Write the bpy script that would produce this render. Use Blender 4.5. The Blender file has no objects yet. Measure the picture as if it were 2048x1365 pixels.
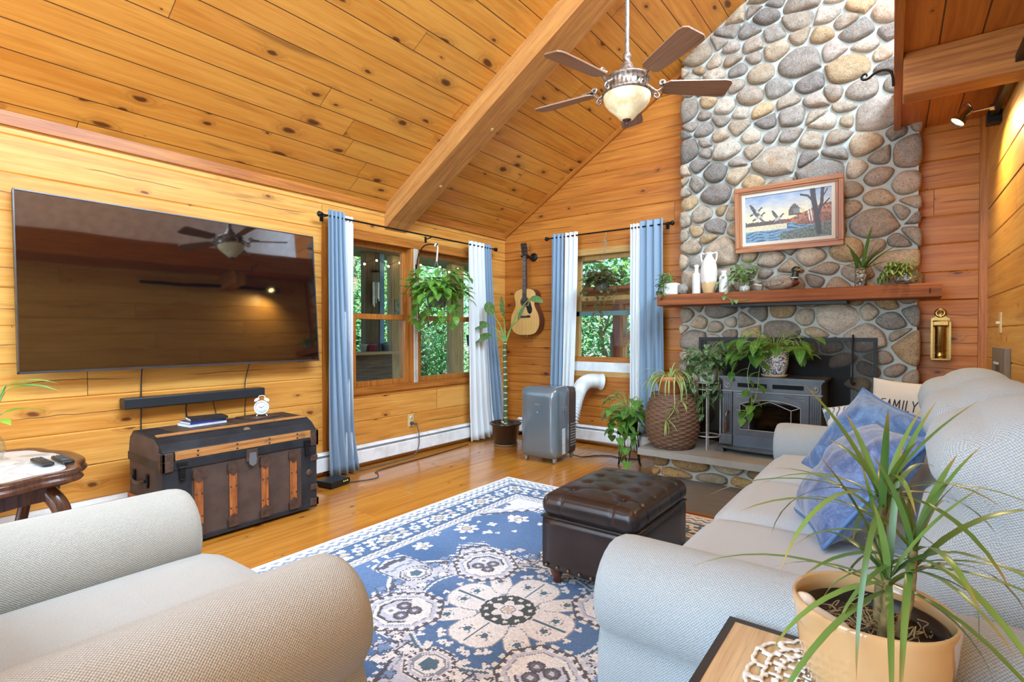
import bpy, math, random
from math import sin, cos, pi, radians, sqrt, atan2, floor
from mathutils import Vector, Matrix, Euler, noise as mnoise

scene = bpy.context.scene
COL = scene.collection
def S(r, g, b):
    def f(c):
        c /= 255.0
        return c/12.92 if c <= .04045 else ((c+.055)/1.055)**2.4
    return (f(r), f(g), f(b), 1.0)

# ------------------------------------------------------------------ camera
cam_d = bpy.data.cameras.new('camera'); cam = bpy.data.objects.new('camera', cam_d); COL.objects.link(cam)
cam.location = (3.94, -5.086, 1.21)
cam.rotation_euler = (radians(90-0.846), 0, radians(37.0))
cam_d.sensor_width = 36; cam_d.lens = 1050/2048*36
cam_d.clip_start = .05; cam_d.clip_end = 200
scene.camera = cam
# ------------------------------------------------------------------ world, sun, added fill lamps, exposure
W = bpy.data.worlds.new('sky'); scene.world = W; W.use_nodes = True
wn = W.node_tree; bg = wn.nodes['Background']
sky = wn.nodes.new('ShaderNodeTexSky'); sky.sky_type = 'HOSEK_WILKIE'; sky.turbidity = 4.0
sky.sun_direction = Vector((.5, -.05, .86)).normalized()
wn.links.new(sky.outputs[0], bg.inputs[0]); bg.inputs[1].default_value = 5.0
def light(name, kind, loc, rot, energy, col=(1, 1, 1), size=None, **k):
    l = bpy.data.lights.new(name, kind); l.energy = energy; l.color = col
    if kind == 'AREA':
        l.shape = 'RECTANGLE'; l.size, l.size_y = size
    for a, v in k.items(): setattr(l, a, v)
    o = bpy.data.objects.new(name, l); COL.objects.link(o); o.location = loc; o.rotation_euler = rot
    return o
sun = light('sun', 'SUN', (0, 0, 10), Vector((-.5, .05, -.86)).to_track_quat('-Z', 'Y').to_euler(), 16.0, (1, .95, .86), angle=.01)
# bluish fill lamps added at the unseen rear gable and roof slopes
FILL_COL = (.54, .77, 1.0)
light('fill_rear', 'AREA', (1.9, -8.05, 2.0), (radians(90), 0, 0), 240, FILL_COL, (3.4, 3.6))
light('fill_loft_rear', 'AREA', (5.2, -8.05, 3.7), (radians(90), 0, 0), 240, FILL_COL, (2.2, 1.2))
light('fill_loft_roof', 'AREA', (5.12, -3.3, 4.90), (0, radians(31.8), 0), 385, FILL_COL, (.95, 3.8))  # added lamp under the solid loft slope, no skylight there
light('fill_rear_roof', 'AREA', (1.9, -6.5, 3.56), (0, radians(-31.8), 0), 100, FILL_COL, (2.4, 1.7))
scene.view_settings.view_transform = 'Standard'; scene.view_settings.look = 'None'
scene.view_settings.gamma = 1; scene.view_settings.use_curve_mapping = False
scene.view_settings.exposure = 0.54
scene.cycles.use_denoising = True
scene.cycles.max_bounces = 10; scene.cycles.diffuse_bounces = 3; scene.cycles.transparent_max_bounces = 24
scene.cycles.sample_clamp_indirect = 6

# ------------------------------------------------------------------ mesh builder
class MB:
    """collects verts/faces in local space; build() links ONE mesh object"""
    def __init__(s, grain=(0, 0, 1)):
        s.v = []; s.f = []; s.mi = []; s.sm = []; s.uv = []; s.g = Vector(grain).normalized(); s.m = 0; s.M = Matrix.Identity(4); s.col = None; s.cols = []
    def add(s, vs, fs, uvs=None, smooth=False):
        vs = [Vector(v) for v in vs]; b = len(s.v)
        for f in fs:
            s.f.append([i+b for i in f]); s.mi.append(s.m); s.sm.append(smooth); s.cols.append(s.col)
            if uvs: s.uv.append([uvs[i] for i in f])
            else:
                n = Vector((0, 0, 0)); P = [vs[i] for i in f]
                for i in range(len(P)): n += P[i].cross(P[(i+1) % len(P)])
                if n.length > 1e-12: n.normalize()
                g = s.g
                if smooth:
                    k = max(range(3), key=lambda i: abs(n[i])); n = Vector([math.copysign(1, n[i]) if i == k else 0 for i in range(3)])
                if abs(n.dot(g)) > .92: g = Vector((g.y, g.z, g.x))
                t = n.cross(g)
                if t.length < 1e-6: t = Vector((1, 0, 0))
                t.normalize()
                if abs(t.x)+abs(t.y)+abs(t.z) and (t.x+t.y+t.z) < 0: t = -t
                s.uv.append([(p.dot(g), p.dot(t)) for p in P])
        s.v += [s.M @ v for v in vs]
    def box(s, c, d):
        x, y, z = c; a, b, e = d[0]/2, d[1]/2, d[2]/2
        s.add([(x+i*a, y+j*b, z+k*e) for k in (-1, 1) for j in (-1, 1) for i in (-1, 1)],
              [(0, 2, 3, 1), (4, 5, 7, 6), (0, 1, 5, 4), (2, 6, 7, 3), (0, 4, 6, 2), (1, 3, 7, 5)])
        return s
    def box2(s, lo, hi):
        return s.box([(a+b)/2 for a, b in zip(lo, hi)], [abs(b-a) for a, b in zip(lo, hi)])
    def prism(s, poly, lo, hi, axis='y', smooth=False):
        """2D poly extruded along an axis; poly coords are the other two axes in order (x,z for y; x,y for z; y,z for x)"""
        def mk(p, h):
            return {'y': (p[0], h, p[1]), 'z': (p[0], p[1], h), 'x': (h, p[0], p[1])}[axis]
        n = len(poly)
        A = sum(poly[i][0]*poly[(i+1) % n][1]-poly[(i+1) % n][0]*poly[i][1] for i in range(n))
        if (A < 0) != (axis == 'y'): poly = poly[::-1]
        vs = [mk(p, lo) for p in poly]+[mk(p, hi) for p in poly]
        s.add(vs, [tuple(range(n))[::-1], tuple(range(n, 2*n))])
        s.add(vs, [(i, (i+1) % n, n+(i+1) % n, n+i) for i in range(n)], smooth=smooth)
        return s
    def lathe(s, prof, n=24, c=(0, 0, 0), smooth=True, a0=0, caps=True):
        vs = []; fs = []
        for r, z in prof:
            for i in range(n):
                t = a0+2*pi*i/n; vs.append((c[0]+r*cos(t), c[1]+r*sin(t), c[2]+z))
        m = len(prof)
        for j in range(m-1):
            for i in range(n):
                k = (i+1) % n; fs.append((j*n+i, j*n+k, (j+1)*n+k, (j+1)*n+i))
        s.add(vs, fs, smooth=smooth)
        if caps:
            if prof[0][0] > 1e-5: s.add(vs[:n], [tuple(range(n))[::-1]])
            if prof[-1][0] > 1e-5: s.add(vs[-n:], [tuple(range(n))])
        return s
    def tube(s, pts, r, n=8, smooth=True, caps=True):
        pts = [Vector(p) for p in pts]; m = len(pts); vs = []; fs = []
        rr = r if hasattr(r, '__len__') else [r]*m
        t0 = (pts[1]-pts[0]).normalized(); up = Vector((0, 0, 1)) if abs(t0.z) < .9 else Vector((1, 0, 0))
        nrm = (up-t0*up.dot(t0)).normalized()
        for i, p in enumerate(pts):
            t = (pts[min(i+1, m-1)]-pts[max(i-1, 0)])
            if t.length < 1e-9: t = t0.copy()
            t.normalize(); nrm = nrm-t*nrm.dot(t)
            if nrm.length < 1e-6: nrm = t.orthogonal()
            nrm.normalize(); b = t.cross(nrm)
            for k in range(n):
                a = 2*pi*k/n; vs.append(p+(nrm*cos(a)+b*sin(a))*rr[i])
        for j in range(m-1):
            for i in range(n):
                k = (i+1) % n; fs.append((j*n+i, j*n+k, (j+1)*n+k, (j+1)*n+i))
        s.add(vs, fs, smooth=smooth)
        if caps: s.add(vs[:n], [tuple(range(n))[::-1]]); s.add(vs[-n:], [tuple(range(n))])
        return s
    def ball(s, c, r, n=16, m=10):
        r = r if hasattr(r, '__len__') else (r, r, r)
        vs = []; fs = []
        for j in range(m+1):
            ph = pi*j/m
            for i in range(n):
                t = 2*pi*i/n; vs.append((c[0]+r[0]*sin(ph)*cos(t), c[1]+r[1]*sin(ph)*sin(t), c[2]-r[2]*cos(ph)))
        for j in range(m):
            for i in range(n):
                k = (i+1) % n; fs.append((j*n+i, j*n+k, (j+1)*n+k, (j+1)*n+i))
        s.add(vs, fs, smooth=True); return s
    def rbox(s, c, d, r, n=7, puff=(0, 0, 0), fn=None):
        """rounded box with optional outward bulge per axis"""
        c = Vector(c); h = Vector(d)/2; vs = []; fs = []; idx = {}
        def vert(p):
            k = tuple(round(q, 5) for q in p)
            if k in idx: return idx[k]
            q = Vector([p[i]*h[i] for i in range(3)])
            inner = Vector([max(-h[i]+r, min(h[i]-r, q[i])) for i in range(3)])
            o = q-inner
            if o.length > 1e-9: q = inner+o.normalized()*min(r, o.length if min(abs(abs(t)-1) for t in p) > 1e-6 else r)
            for i in range(3):
                a, b = (i+1) % 3, (i+2) % 3
                q[i] += puff[i]*p[i]*(1-p[a]**4)*(1-p[b]**4)
            if fn: q = fn(q)
            idx[k] = len(vs); vs.append(c+q); return idx[k]
        # denser lines near the edges
        L = [-1+2*i/n for i in range(n+1)]
        L = [math.copysign(abs(t)**.75, t) for t in L]
        for ax in range(3):
            for sg in (-1, 1):
                for i in range(n):
                    for j in range(n):
                        q = []
                        for (u, w) in ((L[i], L[j]), (L[i+1], L[j]), (L[i+1], L[j+1]), (L[i], L[j+1])):
                            p = [0, 0, 0]; p[ax] = sg; p[(ax+1) % 3] = u; p[(ax+2) % 3] = w; q.append(vert(p))
                        fs.append(q if sg > 0 else q[::-1])
        s.add(vs, fs, smooth=True); return s
    def sheet(s, fn, nu, nv, uvfn=None, smooth=True):
        vs = [fn(i/nu, j/nv) for j in range(nv+1) for i in range(nu+1)]
        uv = [uvfn(i/nu, j/nv) for j in range(nv+1) for i in range(nu+1)] if uvfn else None
        s.add(vs, [(j*(nu+1)+i, j*(nu+1)+i+1, (j+1)*(nu+1)+i+1, (j+1)*(nu+1)+i) for j in range(nv) for i in range(nu)], uv, smooth); return s
    def leaf(s, base, d, L, wd, droop=.5, fold=.12, shape='heart', n=6, up=(0, 0, 1), roll=0.0):
        p = Vector(base); d = Vector(d).normalized(); up = Vector(up)
        side = d.cross(up)
        if side.length < .05: side = d.orthogonal()
        side.normalize()
        if roll: side = Matrix.Rotation(roll, 3, d) @ side
        prof = {'heart': lambda t: (.42+1.25*t if t < .22 else (1-((t-.22)/.78)**1.7)*.70+.0) if t < .999 else 0,
                'lance': lambda t: sin(pi*min(1, t*1.02)**.75)*.5,
                'strap': lambda t: .5*min(1, 3*t+.45)*(1-t**3.5),
                'oval': lambda t: sin(pi*t**.9)**.7*.5}[shape]
        vs = []; uv = []
        for i in range(n+1):
            t = i/n; w = prof(t)*wd if shape == 'heart' else prof(t)*wd
            if shape == 'heart': w *= .72
            nn = side.cross(d).normalized()
            vs += [p-side*w-nn*(-fold*w), p.copy(), p+side*w-nn*(-fold*w)]
            uv += [(t, -1), (t, 0), (t, 1)]
            a = droop/n
            ax = side
            d = (Matrix.Rotation(-a, 3, ax) @ d).normalized()
            p = p+d*(L/n)
        fs = []
        for i in range(n):
            a = 3*i; fs += [(a, a+1, a+4, a+3), (a+1, a+2, a+5, a+4)]
        s.add(vs, fs, uv, True); return s
    def build(s, name, mats, parent=None, bevel=0, seg=2, sub=0, solid=0, loc=None):
        me = bpy.data.meshes.new(name); me.from_pydata([tuple(v) for v in s.v], [], s.f)
        if not isinstance(mats, (list, tuple)): mats = [mats]
        for m in mats: me.materials.append(m)
        me.polygons.foreach_set('material_index', s.mi); me.polygons.foreach_set('use_smooth', s.sm)
        uvl = me.uv_layers.new(name='UVMap'); flat = [c for f in s.uv for u in f for c in u]
        uvl.data.foreach_set('uv', flat)
        if any(c is not None for c in s.cols):
            ca = me.color_attributes.new('Col', 'FLOAT_COLOR', 'CORNER')
            flat = []
            for f, c in zip(s.f, s.cols): flat += list(c or (1, 1, 1, 1))*len(f)
            ca.data.foreach_set('color', flat)
        me.update(); o = bpy.data.objects.new(name, me); COL.objects.link(o)
        if parent: o.parent = parent
        if loc: o.location = loc
        if solid:
            q = o.modifiers.new('thickness', 'SOLIDIFY'); q.thickness = solid; q.offset = 0
        if bevel:
            q = o.modifiers.new('bevel', 'BEVEL'); q.width = bevel; q.segments = seg; q.limit_method = 'ANGLE'; q.angle_limit = radians(40)
        if sub:
            q = o.modifiers.new('subdivision', 'SUBSURF'); q.levels = sub; q.render_levels = sub
        return o
def tag(o, label, cat, group=None, kind=None):
    o['label'] = label; o['category'] = cat
    if group: o['group'] = group
    if kind: o['kind'] = kind
    return o
def thing(name, label, cat, loc=(0, 0, 0), rotz=0, group=None):
    o = bpy.data.objects.new(name, None); COL.objects.link(o); o.empty_display_size = .1
    o.location = loc; o.rotation_euler = (0, 0, rotz)
    return tag(o, label, cat, group)
def struct(o, label=None, cat=None):
    o['kind'] = 'structure'
    if label: o['label'] = label
    if cat: o['category'] = cat
    return o
def dup(root, loc, rotz=0, label=None, group=None):
    r = root.copy(); COL.objects.link(r); r.location = loc; r.rotation_euler = (0, 0, rotz)
    if label: r['label'] = label
    if group: r['group'] = group
    for ch in list(root.children):
        c = ch.copy(); COL.objects.link(c); c.parent = r
        for g in list(ch.children):
            q = g.copy(); COL.objects.link(q); q.parent = c
    return r
def spline(P, n=8):
    P = [Vector(p) for p in P]; out = []
    for i in range(len(P)-1):
        a, b, c, d = P[max(i-1, 0)], P[i], P[i+1], P[min(i+2, len(P)-1)]
        for k in range(n):
            t = k/n; out.append(.5*((2*b)+(c-a)*t+(2*a-5*b+4*c-d)*t*t+(3*b-a-3*c+d)*t**3))
    out.append(P[-1]); return out
def rot(a, b, c): return Euler((radians(a), radians(b), radians(c))).to_matrix().to_4x4()
def T(x, y, z): return Matrix.Translation((x, y, z))

# ------------------------------------------------------------------ materials
class G:
    def __init__(s, name):
        s.mat = bpy.data.materials.new(name); s.mat.use_nodes = True; s.t = s.mat.node_tree
        s.b = s.t.nodes['Principled BSDF']; s.out = s.t.nodes['Material Output']
    def put(s, sock, v):
        if v is None: return
        if isinstance(v, bpy.types.NodeSocket): s.t.links.new(v, sock)
        else:
            if sock.type == 'RGBA' and hasattr(v, '__len__') and len(v) == 3: v = tuple(v)+(1,)
            if sock.type == 'VECTOR' and not hasattr(v, '__len__'): v = (v, v, v)
            sock.default_value = v
    def n(s, typ, ins=(), out=0, **k):
        q = s.t.nodes.new('ShaderNode'+typ)
        for a, v in k.items(): setattr(q, a, v)
        if isinstance(ins, dict):
            for a, v in ins.items(): s.put(q.inputs[a], v)
        else:
            for i, v in enumerate(ins): s.put(q.inputs[i], v)
        return q.outputs[out]
    def m(s, op, a, b=None, c=None, clamp=False): return s.n('Math', (a, b, c), operation=op, use_clamp=clamp)
    def mix(s, f, a, b, mode='MIX'):
        q = s.t.nodes.new('ShaderNodeMix'); q.data_type = 'RGBA'; q.blend_type = mode
        s.put(q.inputs[0], f); s.put(q.inputs[6], a); s.put(q.inputs[7], b); return q.outputs[2]
    def noise(s, vec, scale, detail=3, rough=.55, dist=0, out=0):
        return s.n('TexNoise', {'Vector': vec, 'Scale': scale, 'Detail': detail, 'Roughness': rough, 'Distortion': dist}, out=out)
    def voro(s, vec, scale, out=0, feature='F1', rnd=1, dim='3D'): return s.n('TexVoronoi', {'Vector': vec, 'Scale': scale, 'Randomness': rnd}, out=out, feature=feature, voronoi_dimensions=dim)
    def ramp(s, f, stops, interp='LINEAR'):
        q = s.t.nodes.new('ShaderNodeValToRGB'); s.put(q.inputs[0], f); e = q.color_ramp.elements; q.color_ramp.interpolation = interp
        while len(e) < len(stops): e.new(.5)
        for i, (p, c) in enumerate(stops): e[i].position = p; e[i].color = tuple(c)+(1,) if len(c) == 3 else c
        return q.outputs[0]
    def step(s, x, a, b):
        q = s.t.nodes.new('ShaderNodeMapRange'); q.interpolation_type = 'SMOOTHSTEP'
        s.put(q.inputs[0], x); s.put(q.inputs[1], a); s.put(q.inputs[2], b); return q.outputs[0]
    def xyz(s, x, y, z=0): return s.n('CombineXYZ', (x, y, z))
    def uv(s): return s.n('TexCoord', out=2)
    def ob(s): return s.n('TexCoord', out=3)
    def sep(s, v):
        q = s.t.nodes.new('ShaderNodeSeparateXYZ'); s.put(q.inputs[0], v); return q.outputs[0], q.outputs[1], q.outputs[2]
    def scale(s, v, sc): return s.n('Mapping', {'Vector': v, 'Scale': sc})
    def bump(s, h, st=.3, d=.01):
        o = s.n('Bump', {'Strength': st, 'Distance': d, 'Height': h}); s.put(s.b.inputs['Normal'], o)
    def set(s, col=None, rough=None, metal=None, spec=None, coat=None, sss=None, ior=None, emit=None, es=0, sheen=None, trans=None, alpha=None):
        for k, v in (('Base Color', col), ('Roughness', rough), ('Metallic', metal), ('Specular IOR Level', spec), ('Coat Weight', coat), ('Subsurface Weight', sss), ('IOR', ior), ('Sheen Weight', sheen), ('Transmission Weight', trans), ('Alpha', alpha)):
            if v is not None: s.put(s.b.inputs[k], v)
        if emit is not None: s.put(s.b.inputs['Emission Color'], emit); s.put(s.b.inputs['Emission Strength'], es)
        return s.mat
def P_(name, col, rough=.5, metal=0, var=.12, sc=8, bump=0, bsc=120, coat=0, spec=None, sheen=None):
    """plain material with gentle procedural variation"""
    g = G(name); v = g.ob(); n = g.noise(v, sc, 3)
    c = g.mix(g.step(n, .3, .7), tuple(q*(1-var) for q in col[:3])+(1,), tuple(min(1, q*(1+var)) for q in col[:3])+(1,))
    g.set(c, rough, metal, spec, coat, sheen=sheen)
    if bump: g.bump(g.noise(v, bsc, 2), bump, .004)
    return g.mat
def plank(name, w, L, ca, cb, cknot, gap=.004, off=0.0, rough=.38, knots=.5, gapcol=None, coat=0.0, gdark=.35, kerf=False, gbump=.6, kd=1.0):
    g = G(name); u, v, _ = g.sep(g.uv())
    vv = g.m('DIVIDE', g.m('ADD', v, off), w); row = g.m('FLOOR', vv); vf = g.m('FRACT', vv)
    rr = g.n('TexWhiteNoise', {'W': g.m('ADD', row, 3.3)}, noise_dimensions='1D')
    u2 = g.m('ADD', u, g.m('MULTIPLY', rr, 17.7))
    uu = g.m('DIVIDE', u2, L); seg = g.m('FLOOR', uu); uf = g.m('FRACT', uu)
    idv = g.xyz(row, seg, 1.7); rc = g.n('TexWhiteNoise', {'Vector': idv}, out=1, noise_dimensions='3D'); r1, r2, r3 = g.sep(rc)
    ev = g.m('MULTIPLY', g.m('MINIMUM', vf, g.m('SUBTRACT', 1, vf)), w); eu = g.m('MULTIPLY', g.m('MINIMUM', uf, g.m('SUBTRACT', 1, uf)), L)
    gapm = g.m('MAXIMUM', g.m('SUBTRACT', 1, g.step(ev, gap*.4, gap)), g.m('SUBTRACT', 1, g.step(eu, .0012, .0026)))
    # knots: sparse elongated cells
    kv = g.xyz(g.m('MULTIPLY', g.m('ADD', u2, g.m('MULTIPLY', r1, 31)), 2.4*kd), g.m('MULTIPLY', v, 5.2*kd), g.m('MULTIPLY', row, 2.0))
    wob = g.noise(kv, 3, 2, out=1); kvw = g.n('VectorMath', (kv, g.n('VectorMath', (wob, (.16, .16, .0)), operation='MULTIPLY')), operation='ADD')
    d = g.voro(kvw, 1.0, dim='2D'); kr, kg, kb = g.sep(g.voro(kvw, 1.0, out=1, dim='2D'))
    rad = g.m('MULTIPLY', g.m('SUBTRACT', kr, 1-knots), .24); rad = g.m('MAXIMUM', rad, .0001)
    q = g.m('DIVIDE', d, rad); has = g.m('GREATER_THAN', kr, 1-knots)
    km = g.m('MULTIPLY', g.m('SUBTRACT', 1, g.step(q, .55, .95)), has); halo = g.m('MULTIPLY', g.m('SUBTRACT', 1, g.step(q, .6, 3.0)), has)
    ring = g.m('MULTIPLY', g.m('MULTIPLY', g.m('SINE', g.m('MULTIPLY', q, 9)), halo), .5)
    gv = g.xyz(g.m('MULTIPLY', u2, 1.6), g.m('ADD', g.m('MULTIPLY', v, 34), g.m('MULTIPLY', halo, 1.6)), g.m('MULTIPLY', r2, 40))
    gr = g.noise(gv, 1.0, 5, .62, .6); fine = g.noise(g.xyz(g.m('MULTIPLY', u2, 5), g.m('MULTIPLY', v, 190), row), 1.0, 2)
    big = g.noise(g.xyz(g.m('MULTIPLY', u2, 1.1), g.m('MULTIPLY', v, 4), g.m('MULTIPLY', r3, 20)), 1.0, 2)
    t = g.m('ADD', g.m('MULTIPLY', r2, .55), g.m('ADD', g.m('MULTIPLY', g.m('SUBTRACT', gr, .5), 2.3), g.m('MULTIPLY', g.m('SUBTRACT', big, .35), .9)), clamp=True)
    c = g.mix(t, ca, cb)
    c = g.mix(g.m('MULTIPLY', g.step(fine, .5, .75), .16), c, tuple(x*.45 for x in cb[:3])+(1,))
    c = g.mix(g.m('ADD', g.m('MULTIPLY', halo, .42), g.m('MULTIPLY', ring, .3), clamp=True), c, tuple(x*.55+y*.45 for x, y in zip(cknot[:3], cb[:3]))+(1,))
    c = g.mix(g.m('MULTIPLY', km, .88), c, cknot)
    streak = g.noise(g.xyz(g.m('MULTIPLY', u2, 1.3), g.m('MULTIPLY', v, 11), g.m('MULTIPLY', r1, 9)), 1.0, 3)
    c = g.mix(g.m('MULTIPLY', g.step(streak, .60, .78), .5), c, cknot)
    h = g.m('SUBTRACT', g.m('MULTIPLY', gr, .08), g.m('MULTIPLY', gapm, 1.0))
    if kerf:
        wl = g.m('MULTIPLY', g.m('SUBTRACT', g.noise(g.xyz(g.m('MULTIPLY', u2, 1.7), g.m('MULTIPLY', row, 7.7), 0), 1.0, 3), .5), .35)
        kl = g.m('ABSOLUTE', g.m('SUBTRACT', g.m('ADD', vf, wl), .5))
        on = g.step(g.noise(g.xyz(g.m('MULTIPLY', u2, .9), g.m('MULTIPLY', row, 3.1), 4), 1.0, 1), .47, .53)
        km2 = g.m('MULTIPLY', g.m('SUBTRACT', 1, g.step(kl, .008, .02)), on)
        c = g.mix(g.m('MULTIPLY', km2, .75), c, tuple(x*.18 for x in cb[:3])+(1,)); h = g.m('SUBTRACT', h, g.m('MULTIPLY', km2, .6))
    c = g.mix(g.m('MULTIPLY', gapm, .9), c, gapcol or tuple(x*gdark for x in cknot[:3])+(1,))
    g.set(c, g.m('ADD', rough, g.m('MULTIPLY', gr, .12)), coat=coat); g.bump(h, gbump, .006); return g.mat
def wood(name, ca, cb, rough=.4, fs=60, us=2.5, coat=0, dirt=0):
    g = G(name); u, v, _ = g.sep(g.uv())
    n = g.noise(g.xyz(g.m('MULTIPLY', u, us), g.m('MULTIPLY', v, fs), 0), 1.0, 5, .6, .8)
    f = g.noise(g.xyz(g.m('MULTIPLY', u, us*4), g.m('MULTIPLY', v, fs*6), 3), 1.0, 2)
    c = g.mix(g.step(n, .28, .72), ca, cb); c = g.mix(g.m('MULTIPLY', g.step(f, .52, .7), .3), c, tuple(x*.5 for x in cb[:3])+(1,))
    if dirt:
        dn = g.noise(g.ob(), 7, 5, .7); c = g.mix(g.m('MULTIPLY', g.step(dn, .52, .7), dirt), c, (.012, .008, .006, 1))
    g.set(c, rough, coat=coat); g.bump(n, .12, .003); return g.mat
def weave(name, ca, cb, sc=170, st=.6, big=.15):
    """chunky woven upholstery"""
    g = G(name); u, v, _ = g.sep(g.uv())
    a = g.m('SINE', g.m('MULTIPLY', u, sc*2*pi/2)); b = g.m('SINE', g.m('MULTIPLY', v, sc*2*pi/2)); h = g.m('MULTIPLY', a, b)
    nz = g.noise(g.uv(), sc*.7, 2); lo = g.noise(g.ob(), 5, 3)
    hh = g.m('ADD', h, g.m('MULTIPLY', g.m('SUBTRACT', nz, .5), 1.6))
    c = g.mix(g.step(hh, -.9, .9), cb, ca); c = g.mix(g.m('MULTIPLY', g.step(lo, .4, .75), big), c, tuple(x*.8 for x in cb[:3])+(1,))
    g.set(c, .9, spec=.2, sheen=.25); g.bump(hh, st, .0022); return g.mat
def glass(name, tint=(1, 1, 1, 1), refl=1.0, rough=0.0):
    g = G(name); t = g.t; t.nodes.remove(g.b)
    tr = t.nodes.new('ShaderNodeBsdfTransparent'); tr.inputs[0].default_value = tint
    gl = t.nodes.new('ShaderNodeBsdfGlossy'); gl.inputs['Roughness'].default_value = rough
    lw = g.n('LayerWeight', {'Blend': .5}, out=1); fr = g.m('ADD', .035, g.m('MULTIPLY', g.m('POWER', lw, 4), .6)); mx = t.nodes.new('ShaderNodeMixShader'); g.put(mx.inputs[0], g.m('MULTIPLY', fr, refl))
    t.links.new(tr.outputs[0], mx.inputs[1]); t.links.new(gl.outputs[0], mx.inputs[2]); t.links.new(mx.outputs[0], g.out.inputs[0]); return g.mat
def leafmat(name, ca, cb, vein=(.5, .7, .2, 1), var=0.0, vcol=(.8, .85, .5, 1), vscale=6, veinw=.1, rough=.35, edge=None):
    g = G(name); uv = g.uv(); u, v, _ = g.sep(uv); rnd = g.n('NewGeometry', out=8)
    c = g.mix(rnd, ca, cb); av = g.m('ABSOLUTE', v)
    if var:
        n = g.noise(g.xyz(g.m('MULTIPLY', u, vscale), g.m('MULTIPLY', v, vscale*.5), g.m('MULTIPLY', rnd, 50)), 1.0, 3)
        c = g.mix(g.m('MULTIPLY', g.step(n, .55, .62), var), c, vcol)
    if edge: c = g.mix(g.step(av, .55, .8), c, edge)
    c = g.mix(g.m('MULTIPLY', g.m('SUBTRACT', 1, g.step(av, veinw*.4, veinw)), .7), c, vein)
    g.set(c, rough, spec=.4); g.put(g.b.inputs['Subsurface Weight'], 0)
    tl = g.n('BsdfTranslucent', (g.mix(.5, c, (.6, .8, .1, 1)),)); mx = g.t.nodes.new('ShaderNodeMixShader'); mx.inputs[0].default_value = .28
    g.t.links.new(g.b.outputs[0], mx.inputs[1]); g.t.links.new(tl, mx.inputs[2]); g.t.links.new(mx.outputs[0], g.out.inputs[0]); return g.mat
# ------------------------------------------------------------------ shared materials
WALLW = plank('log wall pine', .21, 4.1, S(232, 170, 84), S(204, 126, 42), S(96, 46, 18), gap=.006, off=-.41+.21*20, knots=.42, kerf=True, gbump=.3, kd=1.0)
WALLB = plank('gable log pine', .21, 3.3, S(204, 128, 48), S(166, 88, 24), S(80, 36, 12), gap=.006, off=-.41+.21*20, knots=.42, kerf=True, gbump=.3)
WALLR = plank('partition pine', .21, 3.7, S(230, 174, 84), S(206, 138, 54), S(110, 56, 22), gap=.006, off=-.41+.21*20, knots=.2, kerf=False, gbump=.3)
CEIL = plank('ceiling knotty pine', .168, 2.3, S(232, 166, 74), S(208, 130, 42), S(78, 30, 12), gap=.0045, rough=.34, knots=.6, gdark=.8, gbump=.6, kd=.95)
LOFTW = plank('loft underside pine', .175, 3.1, S(206, 126, 46), S(172, 92, 26), S(84, 36, 12), gap=.005, rough=.4, knots=.32)
FLOORM = plank('wide pine floor', .19, 3.4, S(206, 138, 52), S(170, 94, 22), S(90, 40, 12), gap=.003, rough=.13, knots=.36, gapcol=S(150, 84, 26), gbump=.10, kd=1.25, coat=.25)
BEAMW = wood('rough sawn beam', S(206, 144, 74), S(172, 110, 52), .7, 26, 1.6, dirt=.15)
LOFTB = wood('loft timber', S(196, 128, 58), S(150, 84, 32), .5, 40, 1.5, dirt=.1)
TRIMW = wood('honey pine trim', S(196, 122, 44), S(156, 82, 24), .35, 50, 2.0)
WINW = wood('window oak', S(196, 124, 48), S(150, 82, 26), .35, 60, 2.5)
WINP = wood('pale window pine', S(206, 164, 100), S(176, 130, 70), .45, 60, 2.5)
BLACK = P_('black iron', S(34, 32, 32), .45, .6, .2); BLACKP = P_('black plastic', S(26, 26, 28), .4)
WHITEP = P_('white enamel', S(246, 246, 242), .35); WHITEC = P_('white ceramic', S(232, 232, 228), .18)
PANE = glass('window pane', (.97, 1, .985, 1), .4)
CLEAR = glass('clear glass', (.93, .96, .95, 1), 1.2)
WHITEWALL = P_('loft plaster', S(226, 230, 234), .8)
TH = 0.019; RZ = math.atan(TH)

def log_wall(name, mat, along, a0, a1, z0, z1, openings, slope=None, thick=.2, out=-1, cw=.21, base=.41):
    """courses of squared logs with eased edges; along 'y' -> wall in plane x=0, 'x' -> plane y=0; out = side of the outdoors"""
    mb = MB((0, 1, 0) if along == 'y' else (1, 0, 0))
    k = floor((z0-base)/cw); ch = .007
    while base+cw*k < z1:
        lo, hi = max(z0, base+cw*k), min(z1, base+cw*(k+1)); k += 1
        cuts = sorted({lo, hi}|{z for o in openings for z in (o[2], o[3]) if lo+.004 < z < hi-.004})
        for b, t in zip(cuts[:-1], cuts[1:]):
            s0 = a0 if slope is None else max(a0, (b-slope[0])/slope[1]-.06)
            spans = [(s0, a1)]
            for o in openings:
                if b < o[3]-.002 and t > o[2]+.002:
                    ns = []
                    for p, q in spans:
                        if o[0] > p: ns.append((p, min(q, o[0])))
                        if o[1] < q: ns.append((max(p, o[1]), q))
                    spans = [w for w in ns if w[1]-w[0] > .005]
            cb = ch if abs(b-lo) < 1e-6 else 0; ct = ch if abs(t-hi) < 1e-6 else 0
            o_ = out*thick
            poly = [(o_, b), (0, b), ] if not cb else [(o_, b), (out*ch, b), (0, b+cb)]
            poly += [(0, t), (o_, t)] if not ct else [(0, t-ct), (out*ch, t), (o_, t)]
            for p, q in spans:
                if along == 'y': mb.prism(poly, p, q, 'y')
                else: mb.prism([(y, z) for y, z in poly], p, q, 'x')
    return mb.build(name, mat)
SL0, SL1 = 2.407, .62
def zc(x): return SL0+SL1*x
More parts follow.
